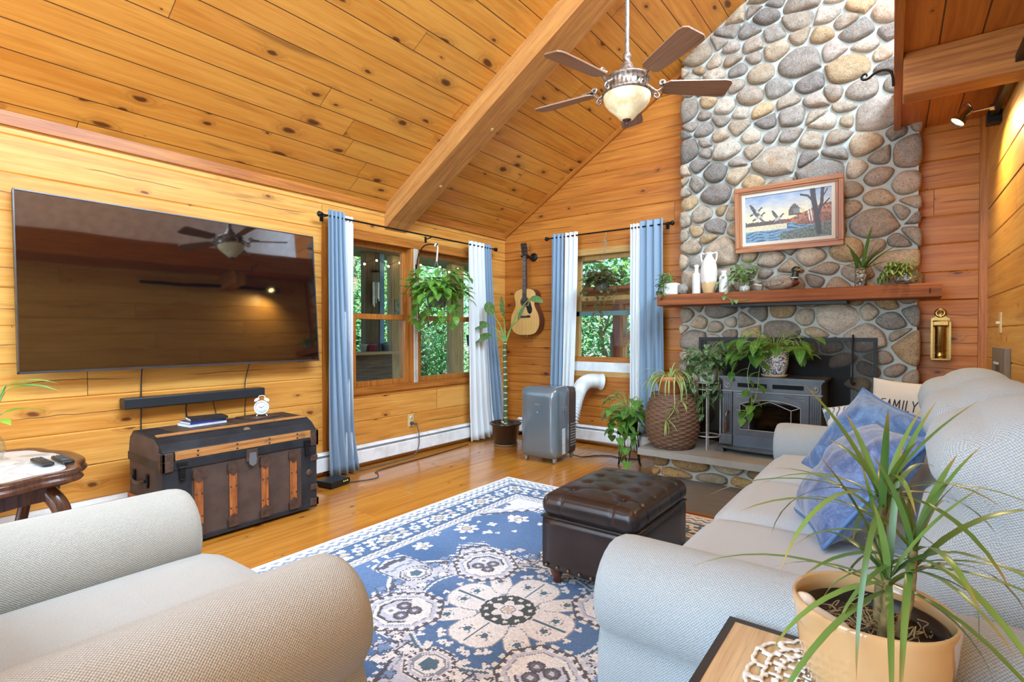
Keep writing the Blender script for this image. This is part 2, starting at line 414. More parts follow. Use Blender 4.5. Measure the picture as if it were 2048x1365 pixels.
struct(log_wall('wall_left', WALLW, 'y', -8, .2, 0, 2.42, [(-2.26, -.44, .66, 2.115)]), 'honey pine log wall with the big television and double window', 'wall')
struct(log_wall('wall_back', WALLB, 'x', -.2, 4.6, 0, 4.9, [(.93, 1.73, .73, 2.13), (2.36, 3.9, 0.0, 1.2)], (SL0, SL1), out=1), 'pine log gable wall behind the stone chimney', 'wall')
wr = log_wall('wall_right', WALLR, 'y', -8, .05, 0, 2.80, [], out=1); wr.location = (4.39, 0, 0); wr.rotation_euler = (0, 0, RZ)
struct(wr, 'pine board wall behind the sofa', 'wall')
mb = MB((0, 1, 0)); mb.prism([(-.25, zc(-.25)), (4.6, zc(4.6)), (4.6, zc(4.6)+.14), (-.25, zc(-.25)+.14)], -5.6, .25, 'y')
for a_, b_, c_, d_ in ((-.25, 4.6, -8.05, -7.4), (-.25, .8, -7.4, -5.6), (3.0, 4.6, -7.4, -5.6)): mb.prism([(a_, zc(a_)), (b_, zc(b_)), (b_, zc(b_)+.14), (a_, zc(a_)+.14)], c_, d_, 'y')
struct(mb.build('ceiling', CEIL), 'sloping knotty pine board ceiling', 'ceiling')
mb = MB((0, 1, 0)); zr = zc(4.6); mb.prism([(4.6, zr), (7.6, zr-1.86), (7.6, zr-1.72), (4.6, zr+.14)], -8.05, .25, 'y')
struct(mb.build('ceiling_loft', WHITEWALL), 'white plaster ceiling over the loft', 'ceiling')
mb = MB((0, 1, 0)); mb.box2((-.2, -8.05, -.12), (4.7, .2, 0)); struct(mb.build('floor', FLOORM), 'glossy wide pine floor boards', 'floor')
# rear of the room, behind the camera: gable with openings added to let in light
mb = MB((1, 0, 0)); mb.box2((-.2, -8.05, 0), (.2, -7.9, 4)); mb.box2((3.75, -8.05, 0), (4.6, -7.9, 5.2)); mb.box2((.2, -8.05, 0), (3.75, -7.9, .2)); mb.box2((4.6, -8.05, 0), (7.6, -7.9, 3.0))
mb.box2((6.5, -8.05, 3.0), (7.6, -7.9, 4.4)); mb.prism([(.2, 3.9), (3.75, 3.9), (4.6, 4.4), (6.5, 4.4), (6.5, 4.5), (4.6, 5.2), (.2, 4.1)], -8.05, -7.9, 'y')
struct(mb.build('wall_rear', WALLW), 'pine wall with added tall glazing behind the camera', 'wall')
mb = MB((0, 1, 0)); mb.box2((7.45, -8, 2.9), (7.6, .2, 3.6)); mb.box2((4.6, 0, 2.9), (7.6, .2, 5.2)); struct(mb.build('wall_loft', WHITEWALL), 'white plaster wall of the loft', 'wall')

# loft edge, underside and timber (this corner is a degree out of square)
LR = Matrix.Translation((3.86, 0, 0)) @ Matrix.Rotation(RZ, 4, 'Z')
mb = MB((0, 1, 0)); mb.M = LR; mb.box2((.02, -7.9, 2.77), (3.7, .05, 2.87)); struct(mb.build('ceiling_underloft', LOFTW), 'board underside of the loft floor', 'ceiling')
mb = MB((0, 1, 0)); mb.M = LR; mb.box2((-.022, -7.9, 2.735), (.02, -.16, 3.02)); struct(mb.build('trim_1', TRIMW, bevel=.003), 'pine fascia along the loft edge', 'trim')
mb = MB((1, 0, 0)); mb.M = LR; mb.box2((.02, -1.43, 2.535), (.58, -1.26, 2.77))
struct(mb.build('trim_2', LOFTB, bevel=.012), 'square pine timber under the loft', 'beam')
# rafter
mb = MB((1, 0, SL1)); dv = .205
mb.prism([(-.02, zc(-.02)), (-.02, zc(0)-dv-.03), (.10, zc(.10)-dv), (4.6, zc(4.6)-dv), (4.6, zc(4.6))], -1.85, -1.59, 'y')
o = struct(mb.build('trim_3', BEAMW, bevel=.02, seg=2), 'rough sawn pine rafter crossing the sloping ceiling', 'beam')
mb = MB(); 
for t in (.55, 1.15, 1.8):
    c = Vector((t, -1.66, zc(t)-dv-.001)); mb.M = Matrix.Translation(c) @ Matrix.Rotation(-math.atan(SL1), 4, 'Y'); mb.lathe([(.014, -.003), (.014, .003)], 14)
mb.build('wooden_plug', P_('pale dowel', S(232, 190, 120), .5), o)
mb = MB((1, 0, SL1)); mb.prism([(0, zc(0)-.055), (3.1, zc(3.1)-.055), (3.1, zc(3.1)), (0, zc(0))], -.03, 0, 'y'); struct(mb.build('trim_4', TRIMW), 'trim strip along the gable slope', 'trim')
mb = MB((0, 1, 0)); mb.box2((0, -7.9, 2.345), (.022, 0, 2.42)); struct(mb.build('trim_5', TRIMW), 'trim board where the wall meets the ceiling', 'trim')
mb = MB((0, 0, 1)); mb.box2((4.345, -.045, 0), (4.41, 0, 2.77)); struct(mb.build('trim_6', TRIMW, bevel=.006), 'corner post trim right of the chimney', 'trim')
mb = MB((0, 0, 1)); mb.box2((0, -2.52, .02), (.012, -2.34, 2.115)); mb.box2((0, -.44, .2), (.012, -.3, 2.115)); struct(mb.build('trim_7', TRIMW), 'vertical trim beside the double window', 'trim')

# ------------------------------------------------------------------ windows
def sash(mb, along, pos, a0, a1, z0, z1, w, d):
    def bx(p, q, b, t):
        if along == 'y': mb.box2((pos, p, b), (pos+d, q, t))
        else: mb.box2((p, pos, b), (q, pos+d, t))
    bx(a0, a0+w, z0, z1); bx(a1-w, a1, z0, z1); bx(a0+w, a1-w, z0, z0+w); bx(a0+w, a1-w, z1-w, z1)
def window(name, along, x0, pairs, z0, z1, zm, wood_, label, sgn, post):
    """x0: inner face of the wall; sgn: direction of the outdoors"""
    root = thing(name, label, 'window'); root['kind'] = 'structure'; del root['category']; root['category'] = 'window'
    fr = MB((0, 0, 1)); a0, a1 = pairs[0][0]-.05, pairs[-1][1]+.05
    def bx(m, p, q, b, t, i, j):
        i, j = sorted((x0+sgn*i, x0+sgn*j))
        if along == 'y': m.box2((i, p, b), (j, q, t))
        else: m.box2((p, i, b), (q, j, t))
    bx(fr, a0, a0+.05, z0-.05, z1+.05, -.012, .16); bx(fr, a1-.05, a1, z0-.05, z1+.05, -.012, .16)
    fr.g = Vector((0, 1, 0)) if along == 'y' else Vector((1, 0, 0))
    bx(fr, a0, a1, z1, z1+.07, -.015, .16); bx(fr, a0, a1, z0-.06, z0, -.03, .16)
    fr.g = Vector((0, 0, 1))
    for p, q in zip(pairs[:-1], pairs[1:]): bx(fr, p[1], q[0], z0, z1, -.01, .16)
    fr.build('window_frame', wood_, root, bevel=.004)
    for p, q in pairs:
        m = MB((0, 0, 1)); sash(m, along, x0+sgn*.085-.02, p, q, zm-.02, z1, .045, .04); sf = m.build('sash', wood_, root, bevel=.003)
        g = MB(); bx(g, p+.02, q-.02, zm, z1-.02, .083, .087); g.build('pane', PANE, sf)
        m = MB((0, 0, 1)); sash(m, along, x0+sgn*.04-.02, p, q, z0, zm+.03, .05, .04); sf = m.build('sash', wood_, root, bevel=.003)
        g = MB(); bx(g, p+.02, q-.02, z0+.02, zm, .038, .042); g.build('pane', PANE, sf)
    if post:
        m = MB((0, 0, 1)); p = (pairs[0][1]+pairs[1][0])/2
        for dd in (-.018, .0, .018): bx(m, p+dd-.004, p+dd+.004, z0, z1, -.022, -.008)
        m.build('weather_strip', P_('pale jamb liner', S(214, 204, 190), .5), root)
    return root
window('window_1', 'y', 0.0, [(-2.21, -1.53), (-1.42, -.49)], .72, 2.05, 1.36, WINW, 'honey oak double window between the blue curtains on the television wall', -1, True)
bw_ = window('window_2', 'x', 0.0, [(.98, 1.68)], .80, 2.06, 1.585, WINP, 'narrow pine sash window above the portable air conditioner', 1, False)
mb = MB((1, 0, 0)); mb.box2((.9, -.02, .90), (1.76, 0, .955)); mb.box2((.9, -.03, .55), (1.76, 0, .745)); mb.build('window_apron', WINW, bw_)
mb = MB(); mb.box2((.97, -.018, .745), (1.69, .03, .90)); mb.build('hose_panel', P_('white vent panel', S(226, 230, 232), .5), bw_)
mb = MB((1, 0, 0)); mb.box2((.985, .02, 1.40), (1.675, .05, 1.45)); mb.build('screen_rail', P_('teal screen rail', S(96, 128, 128), .5), bw_)
r = thing('added_skylight', 'added roof skylight in the sloping ceiling behind the camera', 'window'); r['kind'] = 'structure'  # unseen skylight added so light falls on rug and floor
mb = MB((0, 1, 0)); mb.prism([(.8, zc(.8)+.12), (3.0, zc(3.0)+.12), (3.0, zc(3.0)+.13), (.8, zc(.8)+.13)], -7.4, -5.6, 'y'); mb.build('pane', PANE, r)
mb = MB((0, 1, 0))
for a_, b_, c_, d_ in ((.8, .86, -7.4, -5.6), (2.94, 3.0, -7.4, -5.6), (.86, 2.94, -7.4, -7.34), (.86, 2.94, -5.66, -5.6)): mb.prism([(a_, zc(a_)-.01), (b_, zc(b_)-.01), (b_, zc(b_)+.12), (a_, zc(a_)+.12)], c_, d_, 'y')
mb.build('window_frame', WINW, r)
for nm, a, b, lab in (('added_window_1', .2, 2.0, 'left tall pane of the added glazing behind the camera'), ('added_window_2', 2.0, 3.75, 'right tall pane of the added glazing behind the camera')):  # unseen tall glazing added to brighten the room from behind
    r = thing(nm, lab, 'window'); r['kind'] = 'structure'
    m = MB((0, 0, 1)); sash(m, 'x', -8.0, a, b, .2, 3.9, .06, .06); m.build('window_frame', WINW, r)
    m = MB(); m.box2((a+.05, -7.98, .25), (b-.05, -7.975, 3.85)); m.build('pane', PANE, r)
# ------------------------------------------------------------------ stone chimney, hearth, mantel
rs = random.Random(11)
def clip(poly, nx, ny, c):
    out = []
    for i in range(len(poly)):
        p, q = poly[i], poly[(i+1) % len(poly)]
        dp, dq = nx*p[0]+ny*p[1]-c, nx*q[0]+ny*q[1]-c
        if dp <= 0: out.append(p)
        if dp*dq < 0:
            t = dp/(dp-dq); out.append((p[0]+(q[0]-p[0])*t, p[1]+(q[1]-p[1])*t))
    return out
PAL = [S(196, 178, 156), S(178, 160, 140), S(164, 148, 132), S(206, 190, 170), S(190, 168, 140), S(160, 148, 136), S(196, 172, 146), S(142, 132, 124), S(198, 166, 124), S(176, 160, 146), S(186, 164, 140), S(150, 142, 132)]
def stones(mb, region, n, inset=(.003, .013), h=.055, back=.05, sx=1.3, skip=None, rmin=.058, rmax=.15, clips=(), frame=None, pal=PAL):
    """irregular fieldstones packed over region (u0,u1,v0,v1); frame(u,v,out) -> 3D point"""
    u0, u1, v0, v1 = region; pts = []; tries = 0
    while len(pts) < n and tries < 40000:
        tries += 1; f = 1-tries/60000
        p = (rs.uniform(u0, u1), rs.uniform(v0, v1)); r = (rmin+(rmax-rmin)*rs.random()**1.7)*f
        if skip and skip(*p): continue
        if all(((p[0]-q[0])/sx)**2+(p[1]-q[1])**2 > (.86*(r+q[2]))**2 for q in pts): pts.append((p[0], p[1], r))
    for i, (x, y, r) in enumerate(pts):
        # rotate the cell metric a little so stones lie at differing tilts
        poly = [(u0, v0), (u1, v0), (u1, v1), (u0, v1)]
        near = sorted(pts, key=lambda q: ((q[0]-x)/sx)**2+(q[1]-y)**2)[1:22]
        for (a, b, r2) in near:
            dx, dy = (a-x)/sx, b-y; L2 = dx*dx+dy*dy; t = .5+(r*r-r2*r2)/(2*L2); t = max(.15, min(.85, t))
            nx, ny = dx/sx, dy; c = nx*x+ny*y+t*L2
            poly = clip(poly, nx, ny, c)
            if len(poly) < 3: break
        for cl in clips: poly = clip(poly, *cl) if len(poly) > 2 else poly
        if len(poly) < 3: continue
        cx = sum(p[0] for p in poly)/len(poly); cy = sum(p[1] for p in poly)/len(poly)
        if skip and skip(cx, cy): continue
        ins = rs.uniform(*inset); q = []
        for p in poly:
            d = sqrt((p[0]-cx)**2+(p[1]-cy)**2); k = max(.25, 1-ins*1.2/max(d, 1e-4)); q.append((cx+(p[0]-cx)*k, cy+(p[1]-cy)*k))
        for it in range(3):
            w = .25 if it else .22; q2 = []
            for j in range(len(q)):
                a, b = q[j], q[(j+1) % len(q)]
                q2 += [(a[0]*(1-w)+b[0]*w, a[1]*(1-w)+b[1]*w), (a[0]*w+b[0]*(1-w), a[1]*w+b[1]*(1-w))]
            q = q2
        m = len(q)
        if m > 40: q = q[::2]; m = len(q)
        sz = sqrt(sum((p[0]-cx)**2+(p[1]-cy)**2 for p in q)/m); hh = h*min(1.15, .55+sz*5)*rs.uniform(.75, 1.15)
        rings = [(1.0, -back), (1.0, hh*.15), (.965, hh*.45), (.87, hh*.75), (.66, hh*.94), (.35, hh*1.0)]
        sd = rs.uniform(0, 90); tx, ty = rs.uniform(-.12, .12), rs.uniform(-.12, .12)
        vs = []; fs = []
        for k, (sc_, z) in enumerate(rings):
            for p in q:
                a, b = cx+(p[0]-cx)*sc_, cy+(p[1]-cy)*sc_
                zz = z+(mnoise.noise((a*16+sd, b*16, sd))*.012+mnoise.noise((a*45+sd, b*45, sd))*.004+tx*(a-cx)+ty*(b-cy) if k > 1 else 0)
                vs.append(frame(a, b, zz))
        vs.append(frame(cx, cy, hh*1.0+mnoise.noise((cx*16+sd, cy*16, sd))*.012))
        for k in range(len(rings)-1):
            for j in range(m): fs.append((k*m+j, k*m+(j+1) % m, (k+1)*m+(j+1) % m, (k+1)*m+j))
        k = len(rings)-1
        for j in range(m): fs.append((k*m+j, k*m+(j+1) % m, len(vs)-1))
        c = rs.choice(pal); s_ = rs.uniform(.78, 1.12); mb.col = tuple(min(1, v*s_) for v in c[:3])+(1,)
        mb.add(vs, fs, smooth=True)
    mb.col = None
g = G('fieldstone'); at = g.n('Attribute', out=0, attribute_name='Col'); o3 = g.ob()
n1 = g.noise(o3, 95, 4, .7); n2 = g.noise(o3, 22, 5, .65); n3 = g.noise(o3, 260, 2)
c = g.mix(g.m('MULTIPLY', g.step(n2, .35, .68), .5), at, g.mix(1, at, (.50, .44, .38, 1), 'MULTIPLY'))
c = g.mix(g.m('MULTIPLY', g.step(n1, .52, .64), .7), c, g.mix(1, c, (.35, .32, .30, 1), 'MULTIPLY'))
c = g.mix(g.m('MULTIPLY', g.step(n3, .55, .68), .6), c, S(222, 208, 186)); c = g.mix(g.m('MULTIPLY', g.step(g.noise(o3, 6, 3), .58, .72), .3), c, S(176, 122, 66))
g.set(c, .82, spec=.3); g.bump(g.m('ADD', g.m('MULTIPLY', n2, 1.2), g.m('MULTIPLY', n1, .55)), .75, .012); STONE = g.mat
g = G('lime mortar'); o3 = g.ob(); n = g.noise(o3, 7, 4); f = g.noise(o3, 150, 3)
g.set(g.mix(g.step(f, .4, .7), g.mix(n, S(198, 202, 196), S(180, 182, 174)), S(180, 174, 160)), .95, spec=.15); g.bump(f, .5, .006); MORTAR = g.mat

CH = thing('stone_chimney', 'tall fieldstone chimney rising to the sloping ceiling', 'chimney', (3.1, -.08, 0))
CHF = -.125     # mortar face
IM = Matrix.Translation((-3.1, .08, 0))
mb = MB(); mb.M = IM
X0, X1 = 2.235, 3.995
def cpoly(a, b, z0): return [(a, z0), (b, z0), (b, zc(b)+.02 if b < 3.84 else 2.77), (a, zc(a)+.02)]
mb.prism([(X0, .0), (2.60, .0), (2.60, zc(2.6)+.02), (X0, zc(X0)+.02)], CHF, .0, 'y')
mb.prism([(2.60, 1.03), (3.58, 1.03), (3.58, zc(3.58)+.02), (2.60, zc(2.60)+.02)], CHF, .0, 'y')
mb.prism([(3.58, .0), (3.842, .0), (3.842, zc(3.842)+.02), (3.58, zc(3.58)+.02)], CHF, .0, 'y')
mb.box2((3.842, CHF, 0), (X1, 0, 2.77))
mb.build('mortar', MORTAR, CH)
mb = MB(); mb.M = IM
fr_ = lambda u, v, o: (u, CHF-o+.004, v)
def skipf(u, v): return (2.64 < u < 3.54 and v < .985) or (u > 3.92 and v > 2.80) or v > zc(u)-.02 or v < .22
cl = [(-SL1/sqrt(1+SL1**2), 1/sqrt(1+SL1**2), (SL0-.012)/sqrt(1+SL1**2))]
stones(mb, (X0-.035, X1+.03, .2, 4.62), 260, skip=skipf, clips=cl, frame=fr_, h=.06, back=.055)
mb.build('fieldstones', STONE, CH)
mb = MB(); mb.M = IM; fbm = MB()
mb.box2((2.60, -.02, .24), (2.63, .5, 1.03)); mb.box2((3.55, -.02, .24), (3.58, .5, 1.03)); mb.box2((2.6, .48, .24), (3.58, .5, 1.03)); mb.box2((2.6, -.06, 1.0), (3.58, .5, 1.03)); mb.box2((2.6, -.06, .22), (3.58, .5, .24))
mb.build('firebox', P_('sooty black', S(22, 20, 19), .9, var=.3), CH)
# hearth
HE = thing('raised_hearth', 'raised fieldstone hearth with a thick grey slab under the stove', 'hearth', (3.1, -.5, 0))
IH = Matrix.Translation((-3.1, .5, 0))
mb = MB(); mb.M = IH; mb.box2((2.24, -.775, 0), (4.1, -.13, .19)); mb.build('mortar', MORTAR, HE)
mb = MB(); mb.M = IH
HP = [S(190, 150, 96), S(176, 156, 128), S(158, 128, 86), S(186, 168, 140), S(150, 120, 84)]
stones(mb, (2.2, 4.12, .005, .20), 15, frame=lambda u, v, o: (u, -.775-o+.006, v), h=.05, back=.05, sx=2.0, rmin=.07, rmax=.10, pal=HP)
stones(mb, (-.80, -.15, .005, .20), 5, frame=lambda u, v, o: (2.24-o+.006, -u-.95, v), h=.035, back=.05, sx=1.8, rmin=.07, rmax=.10, pal=HP)
mb.build('fieldstones', STONE, HE)
g = G('bluestone slab'); o3 = g.ob(); n = g.noise(o3, 5, 5, .6); f = g.noise(o3, 60, 4)
g.set(g.mix(n, S(176, 170, 158), S(140, 138, 132)), .75); g.bump(f, .4, .01); SLAB = g.mat
mb = MB(); mb.M = IH
N = 60
edge = []
for i in range(N+1):
    x = 2.125+(4.12-2.125)*i/N; edge.append((x, -.925+mnoise.noise((x*9, 1, 2))*.012+mnoise.noise((x*31, 1, 2))*.006))
poly = [(2.125, -.12)]+edge+[(4.12, -.12)]
mb.prism(poly, .19, .243, 'z'); mb.build('slab', SLAB, HE, bevel=.008)
g = G('slate floor tile'); u, v, _ = g.sep(g.uv()); n = g.noise(g.xyz(g.m('MULTIPLY', u, 3), g.m('MULTIPLY', v, 22)), 1, 5, .65)
g.set(g.mix(n, S(92, 92, 92), S(140, 138, 134)), .5); g.bump(n, .15, .004)
mb = MB((1, 0, 0)); mb.box2((2.36, -1.56, 0), (4.36, -.80, .010)); tl = struct(mb.build('trim_8', g.mat), 'dark grey tile strip in front of the hearth', 'floor')
mb = MB((1, 0, 0)); mb.box2((2.34, -1.585, 0), (4.36, -1.56, .012)); mb.build('edge_strip', TRIMW, tl)
# mantel
MANT = wood('mantel oak', S(156, 86, 36), S(110, 54, 20), .75, 50, 1.6, dirt=.12)
MA = thing('mantel_shelf', 'thick reddish wood mantel beam across the chimney', 'shelf', (3.11, -.28, 1.51))
mb = MB((1, 0, 0)); mb.prism([(-.165, -.045), (-.155, -.05), (.13, -.05), (.13, .05), (-.155, .05), (-.165, .04)][::1], -1.005, 1.015, 'x'); mb.build('beam', MANT, MA, bevel=.004)
mb = MB(); mb.box2((-.46, -.12, -.072), (.46, .12, -.05)); mb.build('heat_shield', BLACK, MA)
mb = MB(); mb.tube([(.95, -.168, .01), (.95, -.185, .012), (.95, -.19, -.005), (.95, -.185, -.02)], .003); mb.build('hook', BLACK, MA)
# ------------------------------------------------------------------ furniture
import numpy as np
def inv(root): return Matrix.Translation(-Vector(root.location))
LEATHER = P_('dark brown leather', S(44, 34, 34), .3, var=.25, sc=6, bump=.12, bsc=220, spec=.6)
# television
t = thing('television', 'very large flat black television mounted on the left log wall', 'television', (.092, -3.535, 1.493))
R3 = Matrix.Rotation(radians(-4.5), 4, 'Y')
g = G('dark glossy screen'); v = g.ob(); n = g.noise(v, 1.6, 2)
g.set(S(7, 8, 12), .035, spec=.9, coat=.5); g.put(g.b.inputs['IOR'], 1.75); g.bump(n, .05, .02); SCREEN = g.mat
BEZ = P_('gunmetal bezel', S(92, 94, 98), .3, .8)
mb = MB(); mb.M = R3; mb.box((-.012, 0, 0), (.028, 1.80, 1.012)); mb.build('housing', BLACKP, t, bevel=.004)
mb = MB(); mb.M = R3; mb.box((.004, 0, .004), (.004, 1.788, .994)); mb.build('screen', SCREEN, t)
mb = MB(); mb.M = R3
mb.box((.005, 0, -.5), (.012, 1.80, .013)); mb.box((.005, -.897, 0), (.012, .006, 1.012)); mb.box((.005, .897, 0), (.012, .006, 1.012)); mb.box((.005, 0, .503), (.012, 1.80, .006))
mb.build('bezel', BEZ, t)
mb = MB(); mb.M = R3; mb.box((.006, .74, -.508), (.014, .05, .008)); mb.build('sensor_bar', BEZ, t)
mb = MB(); mb.box((-.06, 0, -.05), (.062, .5, .3)); mb.build('wall_bracket', BLACK, t)
# soundbar
t = thing('soundbar', 'long black soundbar on the wall under the television', 'soundbar', (.0, -3.505, .771))
mb = MB(); mb.box((.055, 0, 0), (.09, .884, .066)); mb.build('housing', BLACKP, t, bevel=.006)
g = G('speaker cloth'); g.set(S(30, 31, 34), .8); g.bump(g.noise(g.ob(), 600, 1), .5, .002); mb = MB(); mb.box((.101, 0, 0), (.004, .87, .056)); mb.build('grille', g.mat, t)
for y in (-.3, .3): mb = MB(); mb.box((.006, y, 0), (.012, .05, .05)); mb.build('mount', BLACK, t)
def cable(name, label, pts, r=.004, mat=None):
    mb = MB(); mb.tube(spline(pts, 6), r, 6); return tag(mb.build(name, mat or BLACKP), label, 'cable')
cable('power_cable', 'black cable hanging from the television past the left end of the soundbar', [(.03, -3.83, 1.0), (.012, -3.83, .9), (.01, -3.832, .7), (.012, -3.835, .45), (.02, -3.84, .2)])
cable('audio_cable', 'short black cable between television and the right part of the soundbar', [(.03, -3.14, 1.0), (.012, -3.15, .93), (.02, -3.17, .86), (.03, -3.18, .80)], .0035)
cable('speaker_cable', 'black cable dropping from the middle of the soundbar behind the trunk', [(.03, -3.57, .74), (.012, -3.57, .68), (.012, -3.55, .55), (.015, -3.54, .4)], .0045)
cable('speaker_cable', 'thin black cable dropping from the right half of the soundbar behind the trunk', [(.03, -3.40, .74), (.012, -3.39, .70), (.012, -3.37, .6), (.015, -3.37, .4)], .003)
cable('speaker_cable', 'thin black cable near the right end of the soundbar above the clock', [(.03, -3.17, .74), (.012, -3.17, .66), (.012, -3.17, .5), (.015, -3.16, .4)], .003)

# steamer trunk
t = thing('steamer_trunk', 'antique steamer trunk of brown canvas with wooden slats below the television', 'trunk', (.45, -3.49, 0)); I = inv(t)
CANV = P_('brown painted canvas', S(76, 57, 48), .7, var=.22, sc=9, bump=.25, bsc=160); DMET = P_('worn black tin', S(44, 46, 50), .5, .35, .3, 7, .15, 60); RUST = P_('rusty brown iron', S(88, 66, 54), .6, .5, .3, 30, .5, 90)
SLAT = wood('trunk slat oak', S(186, 108, 50), S(128, 64, 26), .5, 70, 3, dirt=.5); SLATL = wood('pale lid slat', S(200, 140, 76), S(150, 90, 42), .5, 80, 3, dirt=.4); TRTOP = P_('worn embossed tin', S(84, 66, 54), .5, .3, .35, 25, .4, 80)
y0, y1 = -3.955, -3.025
mb = MB((0, 1, 0)); mb.M = I; mb.box2((.20, y0, .035), (.70, y1, .46)); mb.build('body', CANV, t, bevel=.004)
mb = MB(); mb.M = I; mb.box2((.195, y0-.004, .02), (.706, y1+.004, .05)); mb.build('base_band', DMET, t, bevel=.003)
for a, b in ((y0-.003, y0+.145), (y1-.11, y1+.003)): mb = MB(); mb.M = I; mb.box2((.60, a, .035), (.704, b, .47)); mb.build('end_panel', DMET, t, bevel=.003)
lidp = [(.20, .46), (.70, .46), (.70, .555), (.655, .595), (.585, .628), (.27, .632), (.215, .59), (.20, .54)]
mb = MB((0, 1, 0)); mb.M = I; mb.prism(lidp, y0, y1, 'y'); mb.build('lid', [DMET], t, bevel=.003)
mb = MB((0, 1, 0)); mb.M = I; mb.box2((.29, y0+.12, .629), (.575, y1-.12, .636)); mb.build('lid_top', TRTOP, t, bevel=.002)
mb = MB((1, 0, 0)); mb.M = I; mb.prism([(.205, .50), (.66, .50), (.66, .58), (.58, .618), (.28, .62), (.225, .58)], y0-.004, y0, 'y'); mb.build('lid_end', CANV, t)
mb = MB((0, 1, 0)); mb.M = I; mb.box2((.695, y0-.006, .452), (.711, y1+.006, .500)); mb.box2((.195, y0-.007, .452), (.70, y0, .500)); mb.build('rim_band', DMET, t, bevel=.002)
mb = MB((0, 1, 0)); mb.M = I; mb.box2((.698, y0+.06, .503), (.713, y1-.045, .552)); sl = mb.build('lid_slat', SLATL, t, bevel=.003)
mb = MB((0, 1, 0)); mb.M = I; mb.box2((.565, y0+.01, .624), (.60, y1-.01, .637)); mb.build('lid_slat', SLATL, t, bevel=.003)
for y in (-3.78, -3.56, -3.36, -3.17):
    for z in (.515, .541): mb = MB(); mb.M = I; mb.ball((.713, y, z), .006, 8, 5); mb.build('rivet', DMET, sl)
mb = MB((0, 1, 0)); mb.M = I; mb.box2((.20, y0-.012, .20), (.70, y0, .255)); mb.build('end_slat', SLAT, t, bevel=.003)
rngt = random.Random(3)
for y in (-3.775, -3.583, -3.388, -3.195):
    mb = MB((0, 0, 1)); mb.M = I; mb.box2((.70, y-.022, .06), (.713, y+.022, .43)); s_ = mb.build('front_slat', SLAT, t, bevel=.003)
    for z in (.16, .29):
        for d in (-.016, .016): mb = MB(); mb.M = I; mb.ball((.713, y+d, z), .005, 8, 5); mb.build('rivet', DMET, s_)
    for z, fl in ((.40, 1), (.085, -1)):
        pr = [(y-.030, -.035*fl), (y+.030, -.035*fl), (y+.034, .01*fl), (y+.018, .03*fl), (y, .045*fl), (y-.018, .03*fl), (y-.034, .01*fl)]
        mb = MB(); mb.M = I; mb.prism([(a, z-b*1.0) for a, b in pr], .705, .718, 'x'); mb.build('slat_clasp', RUST, s_, bevel=.003)
for y in (-3.862, -3.10):
    mb = MB(); mb.M = I; mb.box2((.704, y-.026, .462), (.718, y+.026, .49)); mb.tube([(.722, y-.02, .462), (.722, y+.02, .462)], .007); mb.box2((.712, y-.014, .385), (.722, y+.014, .462)); mb.tube([(.724, y-.012, .40), (.73, y, .392), (.724, y+.012, .40)], .004, 6)
    mb.build('latch', BLACK, t, bevel=.002)
mb = MB(); mb.M = I; mb.box2((.705, -3.505, .42), (.716, -3.435, .495)); lk = mb.build('lock_plate', RUST, t, bevel=.003)
mb = MB(); mb.M = I; mb.prism([(-3.49, .475), (-3.452, .475), (-3.447, .43), (-3.45, .405), (-3.471, .392), (-3.492, .405), (-3.495, .43)], .716, .727, 'x'); mb.build('hasp', P_('bright zinc', S(176, 176, 176), .35, .9), lk, bevel=.003)
for y in (y0, y1):
    for z, h in ((.475, .06), (.525, .05), (.06, .05)):
        mb = MB(); mb.M = I; mb.box2((.655, y-.010, z-h/2), (.716, y+.010, z+h/2)); 
        if y == y0: mb.box2((.70, y-.01, z-h/2), (.716, y+.05, z+h/2))
        else: mb.box2((.70, y-.05, z-h/2), (.716, y+.01, z+h/2))
        mb.build('corner_fitting', RUST, t, bevel=.004)
for z in (.36, .16):
    mb = MB(); mb.M = I; mb.box2((.690, y1-.045, z-.02), (.713, y1+.006, z+.02)); mb.build('side_clasp', RUST, t, bevel=.005)
mb = MB(); mb.M = I; mb.M = I @ T(.706, -3.078, .265) @ rot(0, 90, 0); mb.lathe([(.0, .008), (.016, .006), (.022, .003), (.024, -.004)], 12); mb.build('rosette', RUST, t)
mb = MB(); mb.M = I; mb.M = I @ T(.632, -3.46, .602) @ rot(0, 47, 0); mb.lathe([(.022, -.004), (.022, .003), (.018, .004)], 16); mb.build('maker_plate', P_('tarnished brass', S(150, 138, 110), .4, .8), t)
for x in (.30, .50):
    mb = MB(); mb.M = I; mb.box2((x-.015, y0-.016, .33), (x+.015, y0-.003, .41)); mb.build('handle_bracket', BLACK, t, bevel=.005)
mb = MB(); mb.M = I; mb.tube(spline([(.30, y0-.018, .37), (.34, y0-.03, .36), (.40, y0-.034, .355), (.46, y0-.03, .36), (.50, y0-.018, .37)], 5), .009, 8); mb.build('end_handle', LEATHER, t)
